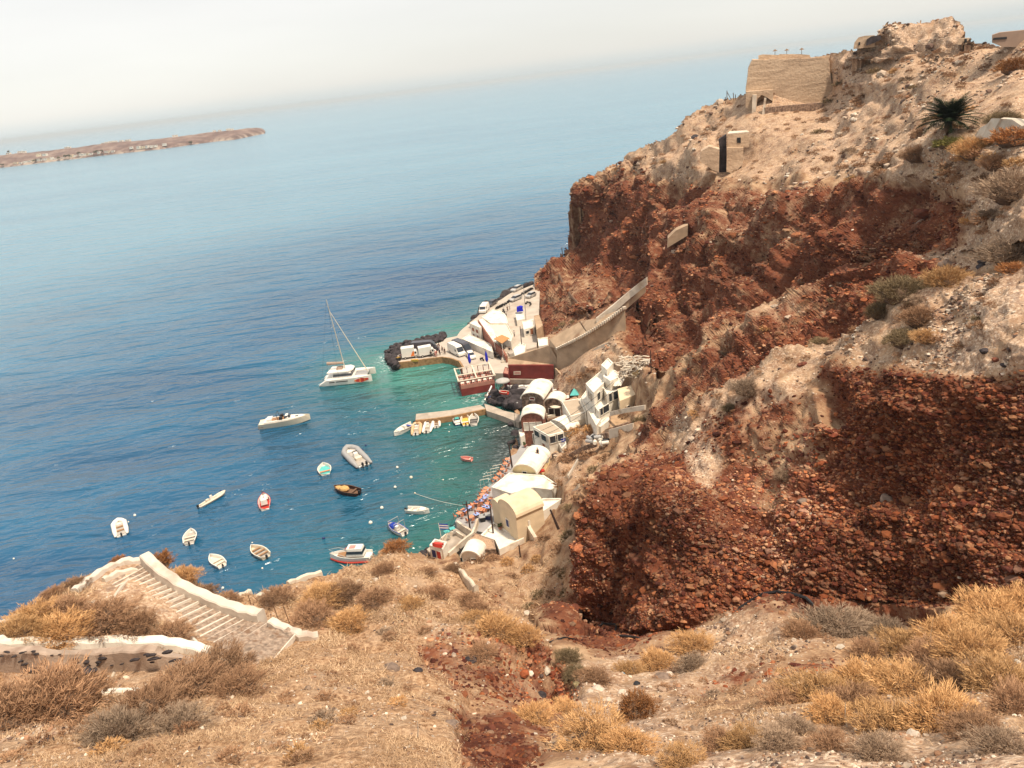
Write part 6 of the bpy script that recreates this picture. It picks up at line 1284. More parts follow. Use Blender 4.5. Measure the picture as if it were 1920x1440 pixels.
# goods piled at the mole tip
for i in range(12):
    x, y = 742 + rb.uniform(0, 14), 668 + rb.uniform(0, 9); m_ = (WHITE, BLACK, RED, STRAWY, GREYT)[i % 5]
    r = root('fish_crate', ('white', 'black', 'red', 'yellow', 'grey')[i % 5] + ' crate stacked at the breakwater tip', 'crate', G(x, y, QZ), rb.uniform(0, 3), 'crates at the breakwater tip')
    f = MB(); f.box((0, 0, .05), (1.0, .7, .1)); f.obj('bottom', m_, r); g = MB(); g.box((0, .33, .3), (1.0, .05, .5)).box((0, -.33, .3), (1.0, .05, .5)).box((.48, 0, .3), (.05, .6, .5)).box((-.48, 0, .3), (.05, .6, .5)).obj('side', m_, r)
o = MB().box((0, 0, .6), (1.8, 1.5, 1.2), taper=.85).ball((.2, 0, 1.1), (.8, .7, .4), 8, 5).obj('tarpaulin', BRB); o.location = G(975, 583, 5.2); tag(o, 'bright blue tarpaulin bundle on the white tank block in the car park', 'tarpaulin')
# village greenery
# ------------------------------------------------------------------ things standing on the slopes
def surf(px, py):
    j = int(round((px - gx[0]) / STEP)); i = int(round((py - gy[0]) / STEP)); i = min(max(i, 0), sh[0] - 1); j = min(max(j, 0), sh[1] - 1)
    k = ids2[i, j]
    return Vector(P[k]) if k >= 0 else land(px, py)
def foliage_mat(name, c1, c2):
    m, t, b = new_mat(name); oi = nd(t, 'ShaderNodeObjectInfo'); at = nd(t, 'ShaderNodeAttribute'); at.attribute_name = 'tone'
    c = mixc(t, at.outputs['Fac'], c1, c2); c = mixc(t, 1.0, c, rampn(t, oi.outputs['Random'], [(0, (.75, .75, .75)), (1, (1.2, 1.15, 1.1))]), 'MULTIPLY')
    t.links.new(c, b.inputs['Base Color']); b.inputs['Roughness'].default_value = .9; b.inputs['Specular IOR Level'].default_value = .1
    return m
FOL = {'gold': foliage_mat('golden_dry_foliage', (.25, .120, .045), (.70, .43, .205)), 'brown': foliage_mat('brown_dry_foliage', (.14, .070, .040), (.46, .28, .165)), 'grey': foliage_mat('grey_dry_foliage', (.15, .10, .068), (.42, .31, .22)),
       'rust': foliage_mat('rust_dry_foliage', (.16, .06, .025), (.42, .20, .08)), 'olive': foliage_mat('olive_foliage', (.10, .075, .042), (.32, .235, .135)), 'green': foliage_mat('green_foliage', (.07, .07, .02), (.30, .27, .09))}
TWIG = smat('dry_twigs', (.13, .080, .052), .95, .3, 4)
def blades(n_tuft, nb, rs_, hgt=.8, blen=.17, bw=.012, shell=.55):
    u_ = rs_.rand(n_tuft) * 6.283; cz = rs_.rand(n_tuft) ** .8; rad = shell + (1 - shell) * rs_.rand(n_tuft)
    lump = 1 + .22 * np.sin(u_ * 3 + rs_.rand() * 6) * (1 - cz) + .14 * np.sin(u_ * 7 + cz * 9 + rs_.rand() * 6)
    sq = np.sqrt(1 - cz ** 2) * rad * lump; C_ = np.stack([np.cos(u_) * sq, np.sin(u_) * sq, cz * rad * hgt * lump], 1)
    C_ = np.repeat(C_, nb, 0); n = len(C_); D_ = C_ * np.array([1, 1, 1.2]) + rs_.randn(n, 3) * .42; D_[:, 2] = np.abs(D_[:, 2]) * .9 + .12; D_ /= np.linalg.norm(D_, axis=1)[:, None]
    C_ = C_ + rs_.randn(n, 3) * .045; ln_ = blen * (.5 + rs_.rand(n)); S_ = np.cross(D_, rs_.randn(n, 3)); S_ /= np.linalg.norm(S_, axis=1)[:, None]; S_ *= bw * (.6 + .9 * rs_.rand(n))[:, None]
    V_ = np.stack([C_ - S_, C_ + S_, C_ + D_ * ln_[:, None] * .6 + S_ * .8, C_ + D_ * ln_[:, None]], 1)
    tone = np.clip(.15 + .7 * np.repeat(rs_.rand(n_tuft), nb) + .25 * rs_.rand(n), 0, 1)
    Q = np.arange(n)[:, None] * 4 + np.array([0, 1, 2, 3]); return V_.reshape(-1, 3), Q, np.repeat(tone, 4)
def shrub_meshes(kind, seed, nt_, nb, bw, blen):
    rs_ = np.random.RandomState(seed); V_, Q, tn = blades(nt_, nb, rs_, blen=blen, bw=bw)
    o = np_mesh('foliage', V_, quads=Q, mat=FOL[kind], smooth=False); add_attr(o, 'tone', np.stack([tn] * 3, 1)); COL.objects.unlink(o)
    t = MB()
    for i in range(26 if nt_ > 200 else 8):
        a = rs_.rand() * 6.283; e_ = .15 + 1.2 * rs_.rand(); l = .6 + .4 * rs_.rand(); d1 = Vector((math.cos(a) * math.cos(e_), math.sin(a) * math.cos(e_), math.sin(e_) * .85)) * l
        t.tube([(0, 0, -.1), d1 * .5 + Vector((0, 0, .05)), d1], .018, 3, .006)
    t.ball((0, 0, .05), (.62, .62, .42), 9, 5)
    tw = t.obj('twigs', TWIG); COL.objects.unlink(tw); return o, tw
NEARM = {k: [shrub_meshes(k, 10 + i, 620, 11, .0075, .15) for i in range(2)] for k in ('gold', 'brown', 'grey', 'olive')}
NEARM['rust'] = [shrub_meshes('rust', 5, 300, 8, .014, .2)]; NEARM['green'] = [shrub_meshes('green', 6, 300, 8, .02, .2)]
FARM = {k: [shrub_meshes(k, 40 + i, 130, 7, .026, .24) for i in range(2)] for k in ('gold', 'brown', 'grey', 'olive', 'rust', 'green')}
rsb = random.Random(11); SMALL = []
def shrub(px, py, r_px, kind, label, group=None, near=True, flat=1.0, sx=1.0):
    p = surf(px, py + r_px * .25); sz = r_px * (p - Vector((0, 0, CAMZ))).length / FPX
    o1, o2 = rsb.choice((NEARM if near else FARM)[kind])
    if near:
        r = root('dry_shrub', label, 'shrub', p, rsb.uniform(0, 6.28), group); f = o1.copy(); COL.objects.link(f); f.parent = r; t = o2.copy(); COL.objects.link(t); t.parent = r
    else:
        r = o1.copy(); r.name = 'dry_shrub'; COL.objects.link(r); r.location = p; r.rotation_euler = (0, 0, rsb.uniform(0, 6.28)); tag(r, label, 'shrub', group)
    r.scale = (sz * sx * rsb.uniform(.9, 1.15), sz * rsb.uniform(.9, 1.1), sz * (.78 if near else .95) * flat * rsb.uniform(.85, 1.1)); return r
NS = [(85, 1330, 82, 'brown', 'large dark brown shrub at the left edge below the whitewashed wall'), (15, 1345, 70, 'brown', 'brown shrub cut by the left edge of the picture, low down'), (150, 1325, 50, 'brown', 'smaller brown shrub just left of the white kerb pieces'),
      (410, 1270, 68, 'brown', 'tall grey-brown shrub at the foot of the staircase'), (340, 1300, 72, 'brown', 'middle shrub of the big clump below the staircase'), (445, 1305, 48, 'brown', 'right-hand shrub of the big clump below the staircase'), (270, 1345, 66, 'brown', 'straggly shrub on the lower left of the staircase clump'), (215, 1385, 55, 'grey', 'sparse twiggy shrub at the bottom end of the staircase clump'), (340, 1365, 50, 'grey', 'bare-stemmed shrub under the staircase clump'),
      (60, 1150, 48, 'gold', 'pale shrub on the far left shoulder of the stair headland'), (120, 1140, 46, 'brown', 'shrub on the left shoulder beside the curved white kerb'), (190, 1160, 52, 'brown', 'shrub left of the middle of the staircase'), (110, 1185, 55, 'gold', 'wide shrub above the whitewashed wall at the left'), (250, 1180, 42, 'brown', 'shrub touching the left side of the staircase'), (315, 1195, 42, 'brown', 'dark shrub above the end of the whitewashed wall'), (30, 1185, 42, 'gold', 'low shrub above the whitewashed wall near the left edge'),
      (300, 1052, 28, 'rust', 'rust-brown shrub on the sea side of the staircase top'), (345, 1083, 31, 'gold', 'golden shrub on the sea side of the staircase wall'), (385, 1112, 24, 'brown', 'small shrub on the rim below the golden one'), (222, 1052, 17, 'rust', 'little shrub on the crest left of the stair top'), (140, 1095, 24, 'brown', 'low brown shrub on the left crest line'), (100, 1112, 20, 'brown', 'farther low shrub on the left crest line'), (430, 1122, 20, 'brown', 'low shrub on the rim behind the long white wall'),
      (520, 1118, 32, 'brown', 'brown shrub behind the gap in the stair wall'), (500, 1130, 22, 'brown', 'small shrub at the rusty iron stakes'), (605, 1125, 42, 'gold', 'golden shrub right of the iron stakes'), (650, 1110, 38, 'brown', 'brown shrub on the rounded crest above the golden one'), (585, 1155, 46, 'brown', 'large brown shrub above the lower stair wall'), (655, 1160, 42, 'gold', 'golden shrub on the bare knoll left of the white rock'), (700, 1120, 34, 'brown', 'brown shrub in the middle of the knoll'), (745, 1040, 24, 'rust', 'reddish shrub on the crest above the blue motorboat'),
      (820, 1110, 28, 'brown', 'brown shrub left of the broken white wall'), (880, 1115, 26, 'brown', 'brown shrub right of the broken white wall'), (895, 1130, 28, 'brown', 'shrub at the lower end of the broken white wall'), (720, 1075, 22, 'brown', 'small shrub high on the knoll near the crest'), (770, 1135, 24, 'gold', 'golden tuft in the middle of the knoll'), (850, 1065, 20, 'brown', 'tuft at the top end of the broken white wall'), (800, 1075, 18, 'brown', 'tuft between the crest and the broken white wall'),
      (930, 1180, 44, 'gold', 'wide golden shrub beside the red gully head'), (975, 1200, 34, 'gold', 'golden shrub overhanging the dark red rock face'), (905, 1215, 30, 'brown', 'brown shrub over the crumbling red ledge'), (890, 1160, 26, 'gold', 'small golden shrub above the red gully head'),
      (1300, 1215, 38, 'gold', 'golden shrub just below the cliff scree'), (1235, 1250, 38, 'gold', 'pale golden shrub with grey one behind, by the pale stones'), (1180, 1262, 28, 'gold', 'small golden shrub by the blue rag'), (1115, 1282, 32, 'brown', 'shrub beside the block of dark red rock'), (1195, 1330, 38, 'rust', 'rust-tipped low shrub among the rubble'), (1300, 1250, 28, 'grey', 'grey shrub below the golden one under the scree'), (1065, 1240, 26, 'olive', 'olive shrub behind the dark red block'), (1060, 1330, 30, 'gold', 'dry tuft left of the big golden cushion'), (1000, 1340, 40, 'gold', 'dry grass clump on the ledge above the red gully'),
      (1120, 1385, 70, 'gold', 'big golden cushion shrub at the bottom centre'), (1180, 1400, 45, 'gold', 'right half of the golden cushion at the bottom centre'), (1280, 1425, 40, 'gold', 'golden shrub cut by the bottom edge by the pale gravel'), (1080, 1270, 24, 'olive', 'dark tuft at the upper side of the red block'),
      (1560, 1165, 58, 'grey', 'large soft grey-brown shrub below the big red cliff'), (1610, 1150, 36, 'grey', 'grey shrub right behind the large soft one'), (1500, 1180, 34, 'brown', 'thin brown shrub left of the large soft grey one'), (1625, 1210, 36, 'brown', 'rounded dark brown shrub between the grey and golden ones'), (1660, 1160, 30, 'grey', 'small grey shrub at the foot of the cliff rubble'),
      (1700, 1215, 50, 'gold', 'golden shrub at the head of the right-hand thicket'), (1780, 1195, 52, 'gold', 'golden shrub near the bare grey stalks'), (1860, 1150, 58, 'gold', 'bright golden shrub high at the right edge'), (1915, 1130, 48, 'gold', 'golden shrub cut by the right edge under the cliff'), (1905, 1200, 60, 'gold', 'golden shrub at the right edge of the thicket'), (1830, 1230, 55, 'gold', 'golden shrub in the upper middle of the thicket'), (1750, 1240, 46, 'brown', 'brown shrub behind the bare grey stalks'),
      (1540, 1300, 62, 'gold', 'golden shrub at the left end of the long thicket'), (1470, 1315, 44, 'brown', 'brown outlier left of the long thicket'), (1620, 1280, 60, 'gold', 'golden shrub in the middle of the long thicket'), (1700, 1290, 60, 'gold', 'golden shrub right of the middle of the thicket'), (1600, 1330, 52, 'brown', 'brown shrub at the front left of the thicket'), (1790, 1280, 52, 'brown', 'brown shrub over the dark hollow of the thicket'), (1880, 1280, 62, 'gold', 'golden shrub at the far right of the long thicket'), (1910, 1330, 50, 'brown', 'brown shrub in the dark hollow at the right edge'),
      (1670, 1360, 64, 'gold', 'golden cushion at the lower front of the thicket'), (1770, 1350, 70, 'gold', 'largest golden cushion at the lower right'), (1830, 1370, 46, 'brown', 'brown cushion at the right of the largest golden one'), (1560, 1350, 40, 'gold', 'small golden shrub at the lower left corner of the thicket'),
      (1400, 1390, 40, 'gold', 'low golden shrub above the pale gravel strip'), (1460, 1395, 38, 'grey', 'grey twiggy shrub above the pale gravel strip'), (1350, 1395, 34, 'brown', 'low brown shrub above the pale gravel strip'), (1560, 1400, 40, 'brown', 'brown twiggy shrub under the thicket'), (1650, 1415, 40, 'grey', 'flat grey shrub among white stones at the bottom'), (1880, 1400, 46, 'grey', 'grey twiggy shrub at the bottom right corner'), (1500, 1375, 34, 'grey', 'pale grey shrub below the left end of the thicket'),
      (1540, 645, 22, 'olive', 'small olive tuft on the pale ridge end'), (1700, 560, 44, 'olive', 'long olive shrub on the ridge above the big cliff'), (1660, 590, 30, 'olive', 'olive shrub at the lower end of the ridge row'), (1775, 525, 40, 'gold', 'golden-topped shrub on the ridge path'), (1730, 540, 34, 'olive', 'olive shrub between ridge path and golden shrub'), (1730, 600, 36, 'brown', 'brown shrub on the pale shelf under the ridge row'), (1700, 640, 34, 'olive', 'olive-brown shrub on the pale shelf left of the cairn'), (1745, 640, 26, 'gold', 'straw tuft on the pale shelf'),
      (1895, 475, 44, 'grey', 'rounded grey shrub at the right edge by the dry stone stack'), (1900, 508, 22, 'rust', 'rust-coloured tuft at the right edge'), (1415, 738, 34, 'grey', 'grey-green shrub on the pale hump above the big cliff'), (1450, 870, 22, 'grey', 'small grey shrub clinging to the big cliff'), (1375, 770, 16, 'olive', 'small tuft by the pale scar on the cliff'), (1890, 350, 50, 'grey', 'grey shrub at the right edge below the bank'), (1900, 262, 34, 'rust', 'orange-brown shrub beside the pale vaulted roof'), (1815, 268, 34, 'gold', 'golden shrub before the palm'), (1765, 268, 22, 'green', 'yellow-green shrub at the foot of the palm'), (1828, 250, 14, 'green', 'small yellow-green shrub right of the palm'), (1735, 290, 30, 'brown', 'brown shrub below left of the palm'), (1872, 212, 26, 'olive', 'olive shrub between the palm and the vaulted roof'), (1720, 245, 22, 'brown', 'brown shrub left of the palm trunk'), (1900, 125, 24, 'rust', 'rust shrub high at the right edge'), (1860, 300, 28, 'brown', 'brown shrub under the rust one at the right')]
for a in NS: shrub(*a)
VS = [(1072, 805, 24, 'gold'), (1090, 815, 20, 'brown'), (1075, 845, 26, 'brown'), (1105, 800, 18, 'gold'), (1060, 860, 18, 'brown'), (1100, 845, 20, 'brown'), (1058, 878, 20, 'brown'), (1080, 888, 18, 'brown'), (1050, 900, 18, 'brown'), (1035, 908, 14, 'brown'), (1105, 870, 16, 'olive'), (1130, 845, 18, 'brown'), (1150, 830, 16, 'brown'),
      (1168, 770, 18, 'brown'), (1150, 780, 16, 'brown'), (1190, 775, 20, 'olive'), (1175, 755, 20, 'brown'), (1195, 700, 16, 'olive'), (1180, 715, 12, 'brown'), (1075, 712, 16, 'brown'), (1095, 705, 16, 'brown'), (1110, 690, 14, 'brown'), (1060, 950, 16, 'olive'), (1075, 975, 18, 'brown'), (1060, 1000, 20, 'olive'), (1020, 1010, 16, 'brown'), (1045, 1025, 22, 'brown'), (1075, 1040, 18, 'olive'), (1000, 1040, 14, 'gold'),
      (1060, 1075, 20, 'olive'), (1030, 1065, 16, 'brown'), (985, 1060, 14, 'gold'), (925, 1045, 14, 'brown'), (950, 1050, 16, 'gold'), (905, 1060, 16, 'brown'), (960, 1085, 14, 'brown'), (1000, 1100, 18, 'olive'), (1030, 1110, 16, 'brown'), (990, 1130, 14, 'olive'), (1060, 1110, 16, 'olive'), (1010, 1150, 15, 'brown'), (885, 1052, 14, 'brown'), (1075, 930, 14, 'brown'), (1005, 652, 10, 'olive'), (1003, 632, 14, 'olive'), (1010, 625, 12, 'olive'), (1055, 608, 10, 'olive'), (1072, 602, 8, 'olive'), (1043, 616, 8, 'olive'), (935, 668, 8, 'olive'), (930, 672, 7, 'brown')]
for i, (x, y, r_, k) in enumerate(VS):
    gl = {'gold': 'golden', 'brown': 'brown', 'olive': 'olive'}[k]
    w_ = 'on the slope above the flat roofs' if y < 900 and x > 1030 else ('in the harbour village' if y < 700 else 'on the steep slope between the cream house and the red cliff')
    if x > 1140 and y < 800: w_ = 'beside the stepped white house'
    shrub(x, y, r_ * .9, k, gl + ' dry shrub ' + w_, 'shrubs ' + w_, near=False, flat=.8)
# scattered cushions on the upper plateau and shelves
SC = [([(1250, 270), (1390, 200), (1420, 340), (1240, 340), (1120, 325)], 26, 'on the headland below the fort', (5, 11)), ([(1570, 105), (1900, 80), (1900, 240), (1700, 230), (1600, 330), (1480, 330), (1540, 200)], 70, 'on the pale upper slope behind the palm', (5, 13)),
      ([(1600, 300), (1720, 260), (1900, 290), (1900, 440), (1800, 440), (1790, 360), (1560, 340)], 46, 'on the rocky slope below the palm', (8, 20)), ([(1500, 600), (1620, 560), (1700, 580), (1690, 690), (1480, 740), (1300, 790), (1260, 800), (1400, 700)], 24, 'on the shelf above the big red cliff', (6, 14)),
      ([(1700, 560), (1900, 520), (1900, 690), (1720, 690)], 18, 'on the pale shelf at the right', (7, 16)), ([(1250, 690), (1500, 560), (1640, 500), (1500, 600), (1240, 760)], 22, 'on the middle ridge of the cliffs', (5, 11)), ([(520, 1110), (900, 1100), (900, 1400), (500, 1400), (500, 1250)], 46, 'on the dry grass knoll', (8, 18)),
      ([(1100, 1260), (1500, 1190), (1700, 1180), (1400, 1290), (1250, 1400)], 26, 'on the stony hollow floor', (7, 15)), ([(0, 1380), (500, 1330), (700, 1400), (600, 1440), (0, 1440)], 18, 'at the bottom left in the grass', (14, 28))]
for poly, n, w_, (a, b) in SC:
    xs_, ys_ = [p[0] for p in poly], [p[1] for p in poly]; k_ = 0
    while k_ < n:
        x, y = rsb.uniform(min(xs_), max(xs_)), rsb.uniform(min(ys_), max(ys_))
        if not inpoly(np.array([x]), np.array([y]), poly)[0]: continue
        k_ += 1; kd = rsb.choice(['brown', 'brown', 'gold', 'olive', 'grey'] if y < 900 else ['gold', 'brown', 'gold', 'brown', 'grey']); rr_ = rsb.uniform(a, b)
        if rr_ < (a + b) / 2 + .15 * (b - a): SMALL.append((x, y, rr_, kd)); continue
        shrub(x, y, rr_, kd, {'gold': 'golden', 'brown': 'brown', 'olive': 'olive', 'grey': 'grey'}[kd] + ' cushion shrub scattered ' + w_, 'cushion shrubs ' + w_, near=False, flat=.75)
# the hundreds of smaller cushions: one mass of scrub
VV, QQ, TT = [], [], []; o_ = 0
src = FARM['brown'][0][0].data; nv = len(src.vertices); B0 = np.empty(nv * 3); src.vertices.foreach_get('co', B0); B0 = B0.reshape(-1, 3)[:2400]; rs_ = np.random.RandomState(4)
for (x, y, rr_, kd) in SMALL + [(rsb.uniform(1240, 1900), rsb.uniform(90, 330), rsb.uniform(3, 7), 'brown') for _ in range(260)]:
    if not inpoly(np.array([x]), np.array([y]), H_poly)[0] and y < 500: continue
    p = surf(x, y); sz = rr_ * (p - Vector((0, 0, CAMZ))).length / FPX; an = rs_.rand() * 6.28; c_, s_ = math.cos(an), math.sin(an); X = B0 * np.array([sz, sz, sz * .7])
    VV.append(np.stack([X[:, 0] * c_ - X[:, 1] * s_ + p.x, X[:, 0] * s_ + X[:, 1] * c_ + p.y, X[:, 2] + p.z], 1)); QQ.append(np.arange(len(X)).reshape(-1, 4) + o_); o_ += len(X)
    TT.append(np.clip(rs_.rand(len(X) // 4) * .6 + rs_.rand() * .5, 0, 1).repeat(4))
o = np_mesh('scrub', np.concatenate(VV), quads=np.concatenate(QQ), mat=FOL['brown'], smooth=False); tq = np.concatenate(TT); add_attr(o, 'tone', np.stack([tq] * 3, 1)); o['kind'] = 'stuff'
# ------------------------------------------------------------------ dry grass
rg = np.random.RandomState(9); fxo, fyo = fx[ok], fy[ok]
stairpoly = [(150, 1105), (180, 1075), (262, 1050), (540, 1195), (480, 1255), (370, 1200), (215, 1105)]
wg = och * (fxo > -40) * (fxo < 1960) * (fyo > 1040) * (fyo < 1500) * (1 - inpoly(fxo, fyo, stairpoly)) * (1 - .9 * inpoly(fxo, fyo, [(0, 1200), (390, 1205), (380, 1245), (260, 1310), (0, 1290)]))
wg = wg * np.clip(.3 + 2.6 * fbm(P / 1.6, 3, 81), .05, 1) * (1 - np.clip(red * 2, 0, 1)); pk_ = rg.choice(len(P), 80000, p=wg / wg.sum())
C_ = P[pk_] + rg.randn(len(pk_), 3) * .02; n = len(C_); dd_ = dist[pk_]; ln_ = dd_ / FPX * 9 * (.5 + rg.rand(n)); wd_ = dd_ / FPX * .6 * (.6 + .8 * rg.rand(n))
D_ = np.stack([rg.randn(n) * .8, rg.randn(n) * .8, .3 + .5 * rg.rand(n)], 1); D_ /= np.linalg.norm(D_, axis=1)[:, None]; S_ = np.cross(D_, rg.randn(n, 3)); S_ /= np.linalg.norm(S_, axis=1)[:, None]
V_ = np.stack([C_ - S_ * wd_[:, None], C_ + S_ * wd_[:, None], C_ + D_ * ln_[:, None]], 1).reshape(-1, 3)
gr = np_mesh('dry_grass', V_, tris=np.arange(3 * n).reshape(-1, 3), mat=foliage_mat('dry_grass_blades', (.26, .14, .072), (.76, .55, .35)), smooth=False); tn = np.repeat(np.clip(.25 + .9 * rg.rand(n) * np.clip(.8 + fbm(C_ / 2.0, 2, 83), .3, 1.2), 0, 1), 3); add_attr(gr, 'tone', np.stack([tn] * 3, 1)); gr['kind'] = 'stuff'
# ------------------------------------------------------------------ staircase and its walls
def SP(x, y, dz=0.0): p = land(x, y, 'A'); return p + Vector((0, 0, dz))
sc_ = root('staircase', 'wide old whitewashed stone staircase descending over the left headland', 'staircase', SP(380, 1180, 0))
Ledge = [(205, 1092), (222, 1104), (250, 1120), (285, 1140), (320, 1165), (350, 1190), (378, 1212), (420, 1232), (480, 1262)]
Redge = [(266, 1062), (290, 1082), (325, 1106), (360, 1125), (400, 1143), (440, 1160), (478, 1172), (515, 1182), (560, 1198)]
NST = 24
SW0 = smat('worn_whitewash', (.70, .61, .50), .92, .12, 3, .4); stmat = smat('worn_step', (.37, .27, .20), .95, .35, 5, 1.0, stain=(.22, .13, .08)); 
pts_ = [(SP(*lerp2(Ledge, i / NST)), SP(*lerp2(Redge, i / NST))) for i in range(NST + 1)]
for i in range(NST):
    a, b = pts_[i]; c, d_ = pts_[i + 1]; q_ = [a, b, d_, c]; jj = .02 * math.sin(i * 2.3); V_ = []
    zt = [max(a.z, c.z) - .02, max(b.z, d_.z) - .02]; zt = [zt[0] * .75 + zt[1] * .25 + .17 + jj, zt[1] * .75 + zt[0] * .25 + .05 - jj]
    st1 = MB().prism([(p.x, p.y) for p in q_], min(a.z, c.z, b.z, d_.z) - .8, [zt[0], zt[1], zt[1] - .06, zt[0] - .06]).obj('step', stmat, sc_, sc_.location)
    dn = ((c + d_) / 2 - (a + b) / 2); dn.z = 0; dn.normalize(); nz = MB(); m_ = 7; wq = [c.lerp(d_, k / m_) for k in range(m_ + 1)]; off_ = [.02 * math.sin(k * 3.1 + i * 1.7) for k in range(m_ + 1)]
    za, zb_ = zt[0] - .06, zt[1] - .06; V4 = [wq[0] - dn * .07, wq[-1] - dn * (.05 + off_[3]), wq[-1] + dn * .02, wq[0] + dn * .02]
    nz.prism([(p.x, p.y) for p in V4], min(za, zb_) - .1, [za + .04, zb_ + .04, zb_ + .04, za + .04])
    nz.obj('nosing', SW0, st1, sc_.location)
def ridge_wall(name, label, pts, h_out, th, mat, extra_h=0.5, cat='wall'):
    """masonry wall following the ground: pts pixel line of the base on the viewer's side"""
    B_ = [SP(*p) for p in pts]; n = len(B_); off = B_[0].copy(); V_ = []; F_ = []
    for i, p in enumerate(B_):
        t = B_[min(i + 1, n - 1)] - B_[max(i - 1, 0)]; t.z = 0; t.normalize(); s_ = Vector((-t.y, t.x, 0))
        if s_.dot(Vector((p.x, p.y, 0))) < 0: s_ = -s_
        wob = .05 * math.sin(i * 2.1); h_ = h_out[i] if isinstance(h_out, (list, tuple)) else h_out
        V_ += [p + Vector((0, 0, -extra_h)), p + s_ * .06 + Vector((0, 0, h_ + wob - .06)), p + s_ * .12 + Vector((0, 0, h_ + wob)), p + s_ * (th - .06) + Vector((0, 0, h_ + wob)), p + s_ * th + Vector((0, 0, h_ + wob - .08)), p + s_ * th + Vector((0, 0, -extra_h - 1.5))]
    for i in range(n - 1):
        for k in range(6): F_.append((i * 6 + k, i * 6 + (k + 1) % 6, (i + 1) * 6 + (k + 1) % 6, (i + 1) * 6 + k))
    F_ += [tuple(range(6))[::-1], tuple((n - 1) * 6 + k for k in range(6))]
    o = MB().add(V_, F_).obj(name, mat, None, off); o.location = off; return tag(o, label, cat)
def dens(pts, k=4): return [lerp2(pts, i / (k * (len(pts) - 1))) for i in range(k * (len(pts) - 1) + 1)]
SW = smat('stair_wall_plaster', (.62, .54, .45), .92, .08, 1.0, .35, stain=(.42, .33, .26))
ridge_wall('stair_wall', 'long thick whitewashed wall along the right side of the staircase', dens([(266, 1066), (292, 1092), (330, 1118), (370, 1138), (410, 1156), (450, 1170), (486, 1178)]), .75, .62, SW)
ridge_wall('stair_wall', 'short lower piece of whitewashed wall past the gap in the stair wall', dens([(503, 1186), (530, 1196), (560, 1204), (598, 1200)]), [.6 - .035 * i for i in range(13)], .5, SW)
ridge_wall('stair_kerb', 'low curved whitewashed kerb along the top left of the staircase', dens([(150, 1112), (175, 1092), (205, 1072), (235, 1060), (266, 1060)]), .3, .4, SW)
ridge_wall('stair_kerb', 'inner curved kerb inside the bend at the stair top', dens([(200, 1092), (225, 1080), (262, 1074)]), .25, .3, OLDWASH)
ridge_wall('stair_kerb', 'thin white kerb line crossing the top landing of the stair', [(218, 1122), (232, 1104), (246, 1086)], .16, .16, OLDWASH)
ridge_wall('terrace_wall', 'long whitewashed coping wall running in from the left edge', dens([(-60, 1224), (0, 1222), (90, 1221), (200, 1220), (300, 1221), (345, 1228), (385, 1240)]), .42, .55, WHITE, .1)
ridge_wall('terrace_wall', 'rough mortared face with dark lava stones below the whitewashed coping', dens([(-60, 1262), (0, 1262), (100, 1264), (220, 1262), (300, 1258), (372, 1246)]), [1.0] * 16 + [.85, .7, .55, .42, .3], .5, smat('mortar', (.40, .30, .23), .95, .12, 2, .6, stain=(.28, .19, .14)), .3)
ridge_wall('stair_kerb', 'short diagonal whitewashed stub at the left foot of the staircase', [(372, 1222), (362, 1212), (354, 1202)], .2, .25, WHITE)
ridge_wall('stair_kerb', 'white kerb segment near the left edge above the terrace', dens([(-40, 1200), (0, 1182), (45, 1160)], 3), .3, .35, OLDWASH)
ridge_wall('kerb_stone', 'white horizontal slab among dry soil left of the shrub clump', [(168, 1312), (210, 1310), (254, 1306)], .25, .3, WHITE)
ridge_wall('kerb_stone', 'white slanted slab standing above the horizontal one', [(205, 1300), (212, 1282), (220, 1262)], .18, .18, OLDWASH)
ridge_wall('broken_wall', 'broken white wall stub slanting down the knoll', dens([(848, 1062), (862, 1078), (876, 1094), (888, 1108)]), [.22 + .1 * math.sin(i * 1.7) for i in range(13)], .3, smat('stump_plaster', (.60, .50, .38), .95, .12, 2, .6))
ridge_wall('low_wall', 'pale low wall on the crest by the sea, right of the stair', dens([(545, 1098), (570, 1088), (606, 1078)], 3), .25, .3, OLDWASH)
ridge_wall('low_wall', 'pale low wall behind the iron stakes', dens([(430, 1132), (450, 1124), (475, 1112)], 3), .25, .3, OLDWASH)
# lava stones set in the mortar face
rbx = random.Random(21)
for i in range(46):
    x = rbx.uniform(0, 345); y = 1230 + rbx.uniform(0, 27); p = SP(x, 1263 - x * .012); up_ = (1263 - y) * .034; s_ = rbx.choice([.05, .06, .08, .10, .15])
    o = bpy.data.objects.new('lava_stone', BM_[rbx.randrange(6)]); COL.objects.link(o); q_ = land(x, 1262, 'A'); o.location = q_ + Vector((0, -.03, up_)); o.scale = (s_ * 1.6, s_ * .6, s_ * .8); o.rotation_euler = (0, 0, rbx.uniform(-.3, .3)); tag(o, 'dark lava stone set in the rough mortared wall face at the left', 'stone', 'lava stones in the terrace wall')
for (x, y, s_, lb) in ((75, 1258, .30, 'large dark lava stone at the foot of the mortared wall, left one'), (150, 1262, .32, 'large dark lava stone at the foot of the mortared wall, right one'), (170, 1224 + 36, .2, 'mid-sized lava stone right of the two large ones')):
    o = bpy.data.objects.new('lava_stone', BM_[1]); COL.objects.link(o); o.location = SP(x, y, .1); o.scale = (s_ * 1.7, s_, s_ * .8); tag(o, lb, 'stone')
